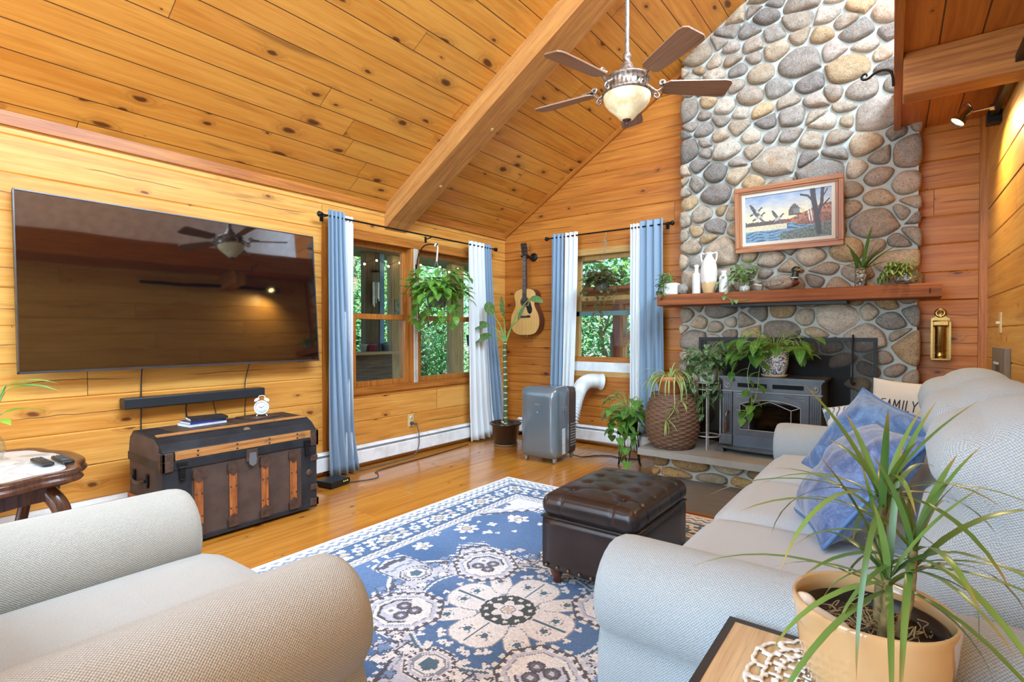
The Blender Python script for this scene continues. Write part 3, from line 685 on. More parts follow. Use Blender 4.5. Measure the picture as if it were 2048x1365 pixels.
# on the trunk
def book(lab, loc, rz, d, cov, page=S(232, 226, 210)):
    b = thing('book', lab, 'book', loc, rz, 'books stacked on the trunk'); w, l, h = d
    mb = MB(); mb.box((0, 0, .001), (w, l, .002)); mb.box((0, 0, h-.001), (w, l, .002)); mb.box((-w/2+.001, 0, h/2), (.002, l, h)); mb.build('cover', P_('cover', cov, .35, var=.15, sc=18), b)
    mb = MB(); mb.box((.001, 0, h/2), (w-.006, l-.006, h-.004)); mb.build('pages', P_('paper', page, .8, bump=.4, bsc=400), b); return b
book('white paperback with a yellow spine label lying lowest in the stack on the trunk', (.385, -3.62, .637), radians(186), (.15, .225, .014), S(210, 214, 220))
book('dark blue paperback in the middle of the stack on the trunk', (.38, -3.615, .651), radians(183), (.145, .215, .014), S(48, 52, 116))
book('black covered paperback lying askew on top of the stack on the trunk', (.375, -3.59, .665), radians(171), (.14, .21, .016), S(46, 42, 44))
t = thing('notebook', 'thin dark brown leather notebook lying under the alarm clock', 'notebook', (.40, -3.27, .637), radians(8))
mb = MB(); mb.box((0, 0, .006), (.19, .21, .004)); mb.box((0, 0, .001), (.19, .21, .002)); mb.build('cover', P_('worn brown leather', S(78, 56, 44), .5, var=.25), t); mb = MB(); mb.box((0, 0, .003), (.18, .2, .004)); mb.build('pages', P_('paper edge', S(190, 176, 150), .8), t)
t = thing('alarm_clock', 'small white twin bell alarm clock on the trunk', 'clock', (.42, -3.255, .646), radians(-38))
mb = MB(); mb.M = T(0, 0, .058) @ rot(0, 90, 0); mb.lathe([(.0, -.022), (.040, -.022), (.046, -.016), (.048, .012), (.046, .02), (.041, .022), (.041, .017)], 32, caps=False); mb.build('case', WHITEP, t)
mb = MB(); mb.M = T(.0165, 0, .058) @ rot(0, 90, 0); mb.lathe([(0, .0008), (.041, .0008), (.041, -.001)], 32); fc = mb.build('dial', P_('dial', S(226, 226, 222), .5), t)
mb = MB()
for k in range(12):
    a = k*pi/6; mb.M = T(.0176, 0, .058) @ Matrix.Rotation(a, 4, 'X'); mb.box((0, 0, .034), (.0008, .0015, .006))
mb.build('hour_marks', BLACKP, fc)
for a, l, w in ((radians(62), .022, .003), (radians(-58), .030, .0022)):
    mb = MB(); mb.M = T(.0182, 0, .058) @ Matrix.Rotation(a, 4, 'X'); mb.box((0, 0, l/2-.004), (.0008, w, l)); mb.build('hand', BLACKP, fc)
for sg in (-1, 1):
    mb = MB(); mb.M = T(0, sg*.029, .105) @ rot(-sg*32, 0, 0); mb.lathe([(.019, 0), (.018, .007), (.012, .014), (0, .017)], 16); mb.tube([(0, 0, -.012), (0, 0, .004)], .003, 6); mb.build('bell', WHITEP, t)
    mb = MB(); mb.tube([(0, sg*.02, .018), (.004, sg*.034, .0)], .0035, 6); mb.build('foot', WHITEP, t)
mb = MB(); mb.tube(spline([(0, -.022, .118), (0, -.015, .136), (0, .015, .136), (0, .022, .118)], 5), .0025, 6); mb.build('carry_handle', WHITEP, t)

# marble topped side table at the left edge
t = thing('side_table', 'carved dark wood side table with a marble top at the left edge', 'table', (.60, -4.76, 0))
DW = wood('carved mahogany', S(104, 64, 44), S(58, 32, 22), .28, 60, 3, coat=.3)
def scallop(a, b, k=1.0, n=96):
    out = []
    for i in range(n):
        th = 2*pi*i/n; c, s_ = cos(th), sin(th); e = 2/3.4
        x = a*math.copysign(abs(c)**e, c); y = b*math.copysign(abs(s_)**e, s_)
        m = 1+k*(.045*cos(8*th)-.03*max(0, cos(4*th+pi))**3); out.append((x*m, y*m))
    return out
g = G('white marble'); v = g.ob(); n = g.noise(v, 3.5, 6, .6, 1.6); g.set(g.mix(g.step(n, .47, .56), S(226, 226, 224), S(186, 188, 190)), .2); MARB = g.mat
mb = MB((1, 0, 0))
pr = [(.93, .548), (1.0, .552), (1.015, .562), (1.0, .574), (.985, .580), (1.0, .588), (.99, .598), (.95, .604), (.90, .602), (.87, .596)]
base = scallop(.455, .455); n_ = len(base); vs = []; fs = []
for k, z in pr:
    for p in base: vs.append((p[0]*k, p[1]*k, z))
for j in range(len(pr)-1):
    for i in range(n_): fs.append((j*n_+i, j*n_+(i+1) % n_, (j+1)*n_+(i+1) % n_, (j+1)*n_+i))
mb.add(vs, fs, smooth=True); mb.prism([(p[0]*.93, p[1]*.93) for p in base], .54, .55, 'z'); mb.build('table_rim', DW, t)
mb = MB(); mb.prism([(p[0]*.875, p[1]*.875) for p in scallop(.455, .455, .6)], .56, .598, 'z'); mb.build('marble_top', MARB, t)
mb = MB((1, 0, 0)); mb.prism([(p[0]*.80, p[1]*.80) for p in base], .47, .54, 'z'); mb.build('apron', DW, t, bevel=.006)
for sx, sy in ((1, 1), (1, -1), (-1, 1), (-1, -1)):
    mb = MB(); mb.tube(spline([(sx*.28, sy*.28, .52), (sx*.33, sy*.33, .40), (sx*.29, sy*.29, .2), (sx*.26, sy*.26, .06), (sx*.31, sy*.31, .016)], 6), [.034]*8+[.026]*10+[.02]*7, 10); mb.build('leg', DW, t)
def remote(lab, loc, rz, style):
    r = thing('remote_control', lab, 'remote control', loc, rz, 'remote controls on the marble table')
    mb = MB(); mb.rbox((0, 0, .010), (.19, .046, .018), .008, 6); mb.build('casing', BLACKP, r); rb = P_('rubber keys', S(86, 88, 92), .6)
    if style:
        mb = MB(); mb.M = T(.045, 0, .020); mb.lathe([(.009, 0), (.016, .001), (.016, -.001)], 16); mb.build('ring_button', rb, r)
    for i in range(6):
        for j in range(3):
            mb = MB(); mb.box((-.075+i*.018 if not style else -.08+i*.017, -.013+j*.013, .0195), (.009, .008, .002)); mb.build('button', rb, r)
remote('slim black remote control on the marble nearer the glass vase', (.715, -4.455, .599), radians(3), 0)
remote('black remote control with a ring button nearest the table corner', (.735, -4.385, .599), radians(2), 1)

# upholstery
CHAIRF = weave('oatmeal weave', S(200, 195, 184), S(158, 153, 142), 290, .45, .12); CHAIRS = weave('oatmeal seat', S(200, 199, 193), S(168, 166, 159), 300, .3, .1)
SOFAF = weave('pale grey blue weave', S(192, 200, 204), S(150, 158, 162), 290, .4, .08); SOFAS = weave('pale grey seat', S(202, 212, 219), S(172, 181, 189), 300, .3, .08)
def roll_arm(mb, L, r, zt, wbody, zb=.07, nb=18):
    """arm along local +x from the front (x=0) to x=L; roll centred on y=0"""
    zcn = zt-r; prof = []
    for i in range(nb+1):
        a = radians(-48)+radians(276)*i/nb; prof.append((r*cos(a), zcn+r*.98*sin(a)))
    w = wbody/2
    prof = [(w, zb), (w, (zb+zcn)/2), (w, zcn-r*.95)]+prof+[(-w, zcn-r*.95), (-w, (zb+zcn)/2), (-w, zb)]
    cy, cz = 0, (zcn*.75+zb*.25); m = len(prof); vs = []; fs = []; uvs = []; arc = {}; acc = 0
    for a_, b_ in zip(prof, prof[1:]+[prof[0]]): arc[a_] = acc; acc += sqrt((a_[0]-b_[0])**2+(a_[1]-b_[1])**2)
    for x, k in ((0, .0), (0.0, .5), (.0, .80), (.006, .90), (.022, .965), (.05, .995), (.1, 1.0), (L*.5, 1.005), (L, 1.0)):
        for p in prof:
            top = p[1] > zcn-r*.9; kk = k if top else (k if k < .9 else min(1, k+.03)); c_z = zcn if top and k > .6 else cz
            vs.append((x, p[0]*kk, c_z+(p[1]-c_z)*kk if p[1] > zb+.001 or k < .6 else p[1])); uvs.append((x-(1-k)*.12, arc[p]))
    nr = 9
    for j in range(nr-1):
        for i in range(m-1): fs.append((j*m+i, j*m+i+1, (j+1)*m+i+1, (j+1)*m+i))
    fs.append(tuple(range((nr-1)*m, nr*m)))
    mb.add(vs, [f[::-1] if len(f) == 4 else f for f in fs], uvs, smooth=True)
# armchair (faces the fireplace)
t = thing('armchair', 'oatmeal upholstered armchair with rolled arms in the left foreground', 'armchair', (2.33, -4.75, 0)); I = inv(t)
for x, lab in ((1.87, 0), (2.79, 1)):
    mb = MB((1, 0, 0)); mb.M = I @ T(x, -4.285, 0) @ rot(0, 0, -90); roll_arm(mb, .88, .152, .66, .24); mb.build('arm', CHAIRF, t)
mb = MB((1, 0, 0)); mb.M = I; mb.rbox((2.33, -4.70, .37), (.66, .92, .19), .06, 10, (0, .02, .018)); mb.build('seat_cushion', CHAIRS, t)
mb = MB((1, 0, 0)); mb.M = I; mb.rbox((2.33, -4.74, .18), (.84, .88, .24), .03, 6); mb.build('base', CHAIRF, t)
mb = MB((1, 0, 0)); mb.M = I @ T(2.33, -5.10, .62) @ rot(-10, 0, 0); mb.rbox((0, 0, 0), (.76, .24, .62), .10, 10, (.03, .05, .03)); mb.build('back_cushion', CHAIRF, t)
mb = MB((1, 0, 0)); mb.M = I @ T(2.33, -5.24, .45) @ rot(-8, 0, 0); mb.rbox((0, 0, 0), (1.0, .14, .76), .06, 8); mb.build('back', CHAIRF, t)
for sx in (-.4, .4):
    for sy in (-.36, .38):
        mb = MB(); mb.lathe([(.022, 0), (.03, .06)], 12, (sx, sy, 0)); mb.build('foot', DW, t)
# sofa
t = thing('sofa', 'long pale grey blue sofa with rolled arms along the right wall', 'sofa', (3.85, -2.55, 0)); I = inv(t)
for y in (-3.725, -1.385):
    mb = MB((0, 1, 0)); mb.M = I @ T(3.275, y, 0); roll_arm(mb, 1.0, .142, .645, .22); mb.build('arm', SOFAF, t)
mb = MB((0, 1, 0)); mb.M = I; mb.box2((3.36, -3.6, .07), (4.30, -1.5, .30)); mb.build('base', SOFAF, t, bevel=.02)
for k in range(3):
    y = -3.24+k*.69; mb = MB((0, 1, 0)); mb.M = I; mb.rbox((3.69, y, .385), (.78, .685, .18), .065, 12, (.015, .0, .028)); mb.build('seat_cushion', SOFAS, t)
def backfn(q):
    z = q.z/.30; x = q.x
    if q.x < 0:
        pin = math.exp(-((z-.25)/.13)**2)*.055*(1-min(1, abs(q.y)/.36)**6); q.x += pin-.03*max(0, 1-((z-.65)/.4)**2)
    q.z += .03*(1-min(1, abs(q.y)/.33)**2) if z > .6 else 0
    return q
for k in range(3):
    y = -3.245+k*.70; mb = MB((0, 1, 0)); mb.M = I @ T(4.172, y, .70) @ rot(0, 9, 0); mb.rbox((0, 0, 0), (.30, .70, .60), .145, 18, (.045, .0, .02), backfn); mb.build('back_cushion', SOFAF, t)
mb = MB((0, 1, 0)); mb.M = I; mb.rbox((4.30, -2.55, .45), (.16, 2.3, .76), .07, 8); mb.build('back', SOFAF, t)
for x in (3.40, 4.25):
    for y in (-3.66, -1.44):
        mb = MB(); mb.M = I; mb.lathe([(.022, 0), (.03, .075)], 12, (x, y, 0)); mb.build('foot', DW, t)

# throw pillows
def pillow(name, lab, loc, mat, size, th, rotm, piping=None, crease=0, group=None, seed=1):
    o = thing(name, lab, 'pillow', loc, 0, group); o.rotation_euler = rotm
    h = size/2; N = 26
    def f(sg):
        def q(u, v):
            a, b = 2*u-1, 2*v-1
            e = (1-abs(a)**2.6)*(1-abs(b)**2.6); e = max(0, e)**.55
            pull = 1-.085*(1-abs(a)**2)*abs(b)**3*1.0; pull2 = 1-.085*(1-abs(b)**2)*abs(a)**3
            w = mnoise.noise((a*1.7+seed, b*1.7, sg*2.0))*.018+crease*mnoise.noise((a*4+seed, b*4+sg, 1))*.012
            return (a*h*pull2, b*h*pull, sg*(th*.5*e+w*e))
        return q
    mb = MB((1, 0, 0)); mb.sheet(f(1), N, N); b = len(mb.f); mb.sheet(lambda u, v: f(-1)(1-u, v), N, N); mb.build('pillow_cover', mat, o)
    if piping:
        pts = []
        for k in range(4):
            for i in range(12):
                s_ = i/12; u, v = [(s_, 0), (1, s_), (1-s_, 1), (0, 1-s_)][k]; pts.append(f(1)(u, v))
        mb = MB(); mb.tube(pts+[pts[0]], .0075, 6, caps=False); mb.build('piping', piping, o)
    return o
def velvet(name, a, b):
    g = G(name); v = g.ob(); n = g.noise(g.scale(v, (1, 1, 1)), 9, 5, .65, 1.5); f = g.noise(g.scale(v, (1, 3, 1)), 55, 3, .7)
    g.set(g.mix(g.m('ADD', g.m('MULTIPLY', g.step(n, .35, .7), .65), g.m('MULTIPLY', g.step(f, .5, .75), .5), clamp=True), a, b), .75, sheen=.5, spec=.2); g.bump(f, .25, .004); return g.mat
VEL = velvet('blue velvet', S(66, 104, 156), S(132, 166, 206)); VEL2 = velvet('slate blue velvet', S(64, 86, 132), S(128, 148, 188)); PIPE = P_('blue piping', S(92, 126, 176), .7)
def facing(n, spin):
    """rotation whose local z is the pillow's face normal n, spun about it"""
    n = Vector(n).normalized(); return (n.to_track_quat('Z', 'Y').to_matrix() @ Matrix.Rotation(radians(spin), 3, 'Z')).to_euler()
pillow('throw_pillow', 'slate blue velvet pillow nearest the end table on the sofa', (3.79, -2.87, .69), VEL2, .47, .20, facing((-.75, -.22, .62), 4), PIPE, 1.0, 'blue velvet pillows on the sofa', 3)
pillow('throw_pillow', 'bright blue velvet pillow behind the slate blue one on the sofa', (3.79, -2.24, .70), VEL, .46, .17, facing((-.55, -.60, .50), -15), PIPE, .8, 'blue velvet pillows on the sofa', 7)
g = G('cream linen'); f = g.noise(g.ob(), 320, 2); g.set(g.mix(f, S(222, 214, 200), S(200, 190, 174)), .9, spec=.1); g.bump(f, .3, .002); LINEN = g.mat
fp = pillow('throw_pillow', 'cream linen pillow lettered FAMILY in the far corner of the sofa', (3.955, -1.64, .755), LINEN, .43, .12, facing((-.40, -.85, .30), 0), None, .3, None, 5)
def text_mesh(name, body, size, mat, parent, M, depth=.0008, sx=1.0, font_shear=0.0):
    cu = bpy.data.curves.new(name, 'FONT'); cu.body = body; cu.size = size; cu.align_x = 'CENTER'; cu.align_y = 'CENTER'; cu.extrude = depth; cu.shear = font_shear
    tmp = bpy.data.objects.new(name+'_t', cu); COL.objects.link(tmp); bpy.context.view_layer.update()
    me = bpy.data.meshes.new_from_object(tmp.evaluated_get(bpy.context.evaluated_depsgraph_get())); bpy.data.objects.remove(tmp); bpy.data.curves.remove(cu)
    me.transform(M @ Matrix.Diagonal((sx, 1, 1, 1))); me.materials.clear(); me.materials.append(mat); me.name = name
    o = bpy.data.objects.new(name, me); COL.objects.link(o); o.parent = parent; return o
# hand lettered capitals as slim strokes
INK = P_('black ink', S(44, 42, 42), .8)
LET = {'F': [[(0, 0), (0, 1)], [(0, 1), (.55, 1.02)], [(0, .55), (.45, .56)]], 'A': [[(0, 0), (.3, 1), (.6, 0)], [(.12, .38), (.5, .40)]], 'M': [[(0, 0), (.08, 1), (.38, .35), (.68, 1), (.76, 0)]], 'I': [[(.1, 0), (.12, 1)]], 'L': [[(0, 1), (0, 0), (.42, .02)]], 'Y': [[(0, 1), (.3, .5), (.6, 1)], [(.3, .5), (.28, 0)]]}
mb = MB(); x = -.125; s_ = .047
for ch in 'FAMILY':
    for st in LET[ch]:
        pts = [(x+p[0]*s_*.82, p[1]*s_*1.25+.03, .0) for p in st]
        P2 = []
        for a, b in zip(pts[:-1], pts[1:]):
            for i in range(5): P2.append(tuple(a[j]+(b[j]-a[j])*i/5 for j in range(3)))
        P2.append(pts[-1])
        def zz(px, py):
            a, b = px/.21, py/.21; e = max(0, (1-abs(a)**2.6)*(1-abs(b)**2.6))**.55; w = mnoise.noise((a*1.7+5, b*1.7, 2.0))*.018+.3*mnoise.noise((a*4+5, b*4+1, 1))*.012
            return .06*e+w*e+.0015
        mb.tube([(p[0], p[1], zz(p[0], p[1])) for p in P2], .0026, 5)
    x += s_*{'M': .85, 'I': .40, 'L': .52}.get(ch, .70)
mb.build('lettering', INK, fp)
g = G('blue scroll print'); v = g.ob(); w_ = g.n('TexWave', {'Vector': v, 'Scale': 9, 'Distortion': 14, 'Detail': 1.5, 'Detail Scale': 1.2}, out=1); g.set(g.mix(g.step(w_, .72, .80), S(208, 208, 204), S(92, 122, 150)), .85)
pillow('throw_pillow', 'white pillow with a grey blue scroll print against the far sofa arm', (3.755, -1.60, .65), g.mat, .40, .14, facing((-.35, -.85, .32), 20), None, .3, None, 9)

# tufted ottoman
t = thing('storage_ottoman', 'square dark brown leather ottoman with a tufted lid on the rug', 'ottoman', (2.785, -2.675, 0))
hx, hy = .238, .328
mb = MB((0, 0, 1)); mb.rbox((0, 0, .2125), (2*hx, 2*hy, .245), .012, 6); mb.build('box', LEATHER, t)
mb = MB(); mb.rbox((0, 0, .338), (2*hx+.006, 2*hy+.006, .012), .005, 4); mb.build('seam_piping', LEATHER, t)
BT = [(-.13, y) for y in (-.21, -.07, .07, .21)]+[(.13, y) for y in (-.21, -.07, .07, .21)]+[(0, y) for y in (-.14, 0, .14)]
def lidfn(q):
    if q.z > .02:
        k = 0; cr = 0
        for bx_, by_ in BT: k += math.exp(-((q.x-bx_)**2+(q.y-by_)**2)/.0006)*.014
        for bx_, by_ in BT:
            for cx_, cy_ in BT:
                if (bx_, by_) < (cx_, cy_) and abs(bx_-cx_) > .05 and sqrt((bx_-cx_)**2+(by_-cy_)**2) < .17:
                    ax, ay = cx_-bx_, cy_-by_; L2 = ax*ax+ay*ay; s_ = ((q.x-bx_)*ax+(q.y-by_)*ay)/L2
                    if 0 < s_ < 1: d = abs((q.x-bx_)*ay-(q.y-by_)*ax)/sqrt(L2); cr = max(cr, math.exp(-(d/.008)**2)*.003)
        q.z -= k+cr
    else: pass
    for by_ in (-.21, -.07, .07, .21):
        if abs(q.x) > .13: q.z -= math.exp(-((q.y-by_)/.006)**2)*.004*(1 if q.z > 0 else 0); q.x -= math.copysign(math.exp(-((q.y-by_)/.006)**2)*.004, q.x)
    for bx_ in (-.13, 0.0, .13):
        if abs(q.y) > .21 and bx_ != 0: q.z -= math.exp(-((q.x-bx_)/.006)**2)*.004*(1 if q.z > 0 else 0); q.y -= math.copysign(math.exp(-((q.x-bx_)/.006)**2)*.004, q.y)
    return q
mb = MB((1, 0, 0)); mb.rbox((0, 0, .392), (2*hx+.016, 2*hy+.016, .10), .045, 60, (0, 0, .022), lidfn); mb.build('tufted_lid', LEATHER, t)
bt0 = None
for bx_, by_ in BT:
    if bt0 is None: mb = MB(); mb.ball((0, 0, 0), (.010, .010, .006), 12, 6); bt0 = mb.build('button', LEATHER, t); o = bt0
    else: o = bt0.copy(); COL.objects.link(o)
    o.location = (bx_, by_, .450)
NAIL = P_('antique brass nail', S(128, 112, 92), .4, .8); nl0 = None
spots = [(-hx+.03+.0595*i, -hy-.002) for i in range(8)]+[(hx+.002, -hy+.03+.0595*i) for i in range(11)]+[(-hx-.002, -hy+.03+.0595*i) for i in range(11)]
for px, py in spots:
    if nl0 is None: mb = MB(); mb.ball((0, 0, 0), .0085, 10, 6); nl0 = mb.build('nailhead', NAIL, t); o = nl0
    else: o = nl0.copy(); COL.objects.link(o)
    o.location = (px, py, .108)
FT = wood('bun foot walnut', S(110, 58, 34), S(70, 32, 18), .3, 60, 3, coat=.3)
for sx in (-1, 1):
    for sy in (-1, 1):
        mb = MB(); mb.lathe([(.016, 0), (.02, .006), (.017, .02), (.024, .03), (.03, .05), (.031, .066), (.024, .075), (.032, .08), (.034, .09)], 18, (sx*.185, sy*.272, .012)); mb.build('leg', FT, t)

# end table with doily
t = thing('end_table', 'pale wood end table with a black edge in the right foreground', 'table', (3.935, -4.175, 0))
ET = wood('pale acacia', S(222, 196, 156), S(186, 150, 106), .4, 30, 2.0)
mb = MB((0, 1, 0)); mb.box((0, 0, .569), (.58, .58, .022)); mb.build('table_top', ET, t)
mb = MB(); 
for a, b, c, d in ((-.305, -.305, .305, -.29), (-.305, .29, .305, .305), (-.305, -.29, -.29, .29), (.29, -.29, .305, .29)): mb.box2((a, b, .55), (c, d, .5815))
mb.build('edge_frame', P_('black painted edge', S(44, 46, 50), .5), t)
for sx in (-.285, .285):
    for sy in (-.285, .285): mb = MB(); mb.box2((sx-.015, sy-.015, 0), (sx+.015, sy+.015, .55)); mb.build('leg', BLACK, t)
mb = MB(); nr, na = 30, 168; vs = []; fs = []; R0 = .165
for j in range(nr+1):
    for i in range(na):
        a = 2*pi*i/na; r = R0*(j/nr); sc_ = 1+(.07*abs(sin(4*a))+.02*abs(sin(16*a)))*(j/nr)**3; vs.append((r*sc_*cos(a), r*sc_*sin(a), .001+.0012*sin(i*2.1)*(j > 3)))
for j in range(2, nr):
    for i in range(na):
        ring = j in (2, 6, 11, 16, 21, 25, 29); k = (i+(4 if (j//5) % 2 else 0)+(j//2) % 3) % 8
        if ring or k in (0, 1) or (j % 9 == 4 and k in (4, 5)): fs.append((j*na+i, j*na+(i+1) % na, (j+1)*na+(i+1) % na, (j+1)*na+i))
mb.add(vs, fs, smooth=True); tag(mb.build('crochet_doily', P_('white cotton', S(236, 234, 228), .9), solid=.0025, loc=(3.875, -4.02, .583)), 'white crocheted lace doily under the big plant pot', 'doily')
# ------------------------------------------------------------------ curtains, rods, heaters
g = G('blue linen curtain'); u, v, _ = g.sep(g.uv()); f = g.noise(g.xyz(g.m('MULTIPLY', u, 300), g.m('MULTIPLY', v, 300), 0), 1, 1); g.set(g.mix(f, S(150, 170, 188), S(120, 141, 162)), .85, spec=.15); g.bump(f, .15, .001); CBLUE = g.mat
g = G('white sheer curtain'); g.set(S(248, 250, 250), .8, spec=.1); tl = g.n('BsdfTranslucent', (S(240, 242, 240),)); mx = g.t.nodes.new('ShaderNodeMixShader'); mx.inputs[0].default_value = .2
g.t.links.new(g.b.outputs[0], mx.inputs[1]); g.t.links.new(tl, mx.inputs[2]); g.t.links.new(mx.outputs[0], g.out.inputs[0]); CWHITE = g.mat
def curtain(label, along, off, a0, a1, b0, b1, zt, zb, folds, depth, mat, group, hem=0, seed=0):
    """sheet gathered on a rod: a0..a1 span at the top, b0..b1 at the bottom"""
    mb = MB((0, 0, 1)); c0 = (a0+a1)/2; rc = random.Random(seed); ph = rc.uniform(0, 6)
    def f(u, v):
        z = zt+(zb-zt)*v; k = v**1.6
        p = (a0+(a1-a0)*u)*(1-k)+(b0+(b1-b0)*u)*k
        d = depth*(.75+.5*v)*(sin(u*folds*2*pi+ph+.5*sin(3*v+seed))+.25*sin(u*folds*4.3*pi+seed+2*v))
        o = d+off+hem*max(0, v-.86)*5.0*(.5+.6*u)
        return (o, p, z) if along == 'y' else (p, -o, z)
    w = abs(a1-a0)*2.4
    mb.sheet(f, int(folds*12), 30, lambda u, v: (v*(zt-zb), u*w))
    o = mb.build('curtain', mat, solid=.003); return tag(o, label, 'curtain', group)
GRP = 'blue and white curtain panels'
curtain('blue curtain panel at the left of the double window beside the television', 'y', .105, -2.53, -2.37, -2.54, -2.26, 2.235, .02, 4, .024, CBLUE, GRP, .05, 1)
curtain('white curtain panel left of the double window beside the blue panel', 'y', .088, -2.37, -2.26, -2.36, -2.27, 2.215, .03, 3, .016, CWHITE, GRP, 0, 2)
curtain('white curtain panel at the right of the double window behind the striped leaf plant', 'y', .10, -.79, -.53, -.77, -.36, 2.225, .02, 4, .020, CWHITE, GRP, .03, 3)
curtain('blue curtain panel in the corner right of the double window', 'y', .095, -.53, -.40, -.40, -.12, 2.225, .15, 3, .020, CBLUE, GRP, 0, 4)
curtain('blue curtain panel at the left of the small window beside the guitar', 'x', .105, .745, .90, .70, .87, 2.315, .20, 3, .020, CBLUE, GRP, 0, 5)
curtain('white curtain panel at the left of the small window behind the vent hose', 'x', .10, .90, 1.07, .87, .99, 2.315, .20, 3, .018, CWHITE, GRP, 0, 6)
curtain('white curtain panel at the right of the small window', 'x', .10, 1.69, 1.80, 1.70, 1.79, 2.315, .02, 3, .016, CWHITE, GRP, 0, 7)
curtain('blue curtain panel at the right of the small window beside the chimney', 'x', .105, 1.80, 2.03, 1.80, 2.06, 2.33, .20, 3, .020, CBLUE, GRP, 0, 8)
def rod(name, lab, along, a0, a1, z, off):
    r = thing(name, lab, 'curtain rod', (off, (a0+a1)/2, z) if along == 'y' else ((a0+a1)/2, -off, z), 0 if along == 'y' else radians(-90)); L = abs(a1-a0)/2
    mb = MB(); mb.tube([(0, -L, 0), (0, L, 0)], .008, 10); mb.build('rod', BLACK, r)
    for sg in (-1, 1):
        mb = MB(); mb.M = T(0, sg*L, 0) @ rot(-90*sg, 0, 0); mb.lathe([(.008, 0), (.018, .004), (.012, .012), (.022, .022), (.024, .034), (.014, .046), (0, .05)], 14); mb.build('finial', BLACK, r)
        mb = MB(); mb.tube([(-off+.004, sg*(L-.05), -.0), (-.01, sg*(L-.05), 0)], .006, 8); mb.box((-off+.006, sg*(L-.05), 0), (.008, .03, .07)); mb.build('bracket', BLACK, r)
    if L > .9: mb = MB(); mb.tube([(-off+.004, .12, -.02), (-.01, .12, -.005)], .006, 8); mb.box((-off+.006, .12, -.02), (.008, .02, .06)); mb.build('bracket', BLACK, r)
rod('curtain_rod', 'long black curtain rod above the double window', 'y', -2.57, -.33, 2.185, .10)
rod('curtain_rod', 'short black curtain rod above the small back window', 'x', .70, 2.09, 2.275, .10)
def heater(lab, loc, rz, L):
    h = thing('baseboard_heater', lab, 'heater', loc, rz)
    mb = MB((0, 1, 0)); mb.prism([(.004, .03), (.004, .205), (.03, .205), (.058, .190), (.062, .186), (.012, .183), (.012, .03)], -L, 0, 'y'); mb.build('back_cover', WHITEP, h)
    mb = MB(); mb.prism([(.06, .055), (.066, .055), (.066, .158), (.058, .166), (.056, .16), (.06, .15)], -L, 0, 'y'); mb.build('front_panel', WHITEP, h)
    mb = MB(); mb.prism([(.05, .172), (.06, .168), (.062, .175), (.052, .18)], -L, 0, 'y'); mb.build('damper', P_('grey damper', S(150, 152, 150), .5), h)
    mb = MB(); mb.box((.03, -L/2, .105), (.04, L-.02, .08)); mb.build('fin_tube', P_('dark fins', S(60, 60, 58), .6, .5), h)
    for y in (-.03, -L+.03): mb = MB(); mb.box((.035, y, .015), (.05, .02, .03)); mb.build('foot', BLACK, h)
heater('long white baseboard heater under the television and double window', (0.0, -.12, 0), 0, 7.0)
heater('short white baseboard heater on the back wall under the small window', (2.13, 0, 0), radians(-90), 1.9)

# outlet and cord, modem
t = thing('wall_outlet', 'tan wall outlet under the double window', 'outlet', (.0, -1.534, .345))
TAN = P_('almond plastic', S(222, 190, 136), .4)
mb = MB(); mb.box((.003, 0, 0), (.006, .076, .122)); mb.build('cover_plate', TAN, t, bevel=.002)
for z in (.028, -.028):
    mb = MB(); mb.M = T(.007, 0, z) @ rot(0, 90, 0); mb.lathe([(.017, -.002), (.017, .001), (0, .001)], 16); mb.build('socket', P_('ivory socket', S(238, 226, 200), .4), t)
t = thing('appliance_cable', 'grey power cable plugged into the outlet and trailing to the floor', 'cable', (.0, -1.534, .317))
mb = MB(); mb.M = rot(0, 90, 0); mb.lathe([(.018, .009), (.018, .03), (.011, .042), (.007, .055)], 14); mb.build('plug', P_('dark grey plug', S(66, 68, 74), .5), t)
mb = MB(); mb.tube(spline([(.05, 0, 0), (.075, .02, -.03), (.085, .035, -.12), (.09, .02, -.24), (.10, -.08, -.308), (.11, -.35, -.311), (.12, -.7, -.311)], 6), .005, 8); mb.build('cord', P_('grey cord', S(92, 94, 100), .5), t)
cable('floor_cable', 'thin black cable running along the floor beside the heater to the modem', [(.30, -2.58, .006), (.40, -2.40, .006), (.42, -2.28, .006), (.33, -2.2, .006), (.24, -2.1, .006), (.20, -1.4, .005), (.15, -.85, .005)], .004)
t = thing('modem', 'small black modem on the floor between the trunk and the curtain', 'modem', (.305, -2.62, 0), radians(10))
mb = MB(); mb.box((0, 0, .030), (.16, .20, .044)); mb.build('housing', BLACKP, t, bevel=.005)
g = G('amber led'); g.set(S(40, 36, 20), .4, emit=S(232, 226, 60), es=2.5)
for i in range(3): mb = MB(); mb.box((.081, .03+.02*i, .036), (.002, .005, .006)); mb.build('indicator_light', g.mat, t)
mb = MB(); 
mb.box((0, 0, .004), (.14, .18, .008)); mb.build('base_pad', BLACK, t)

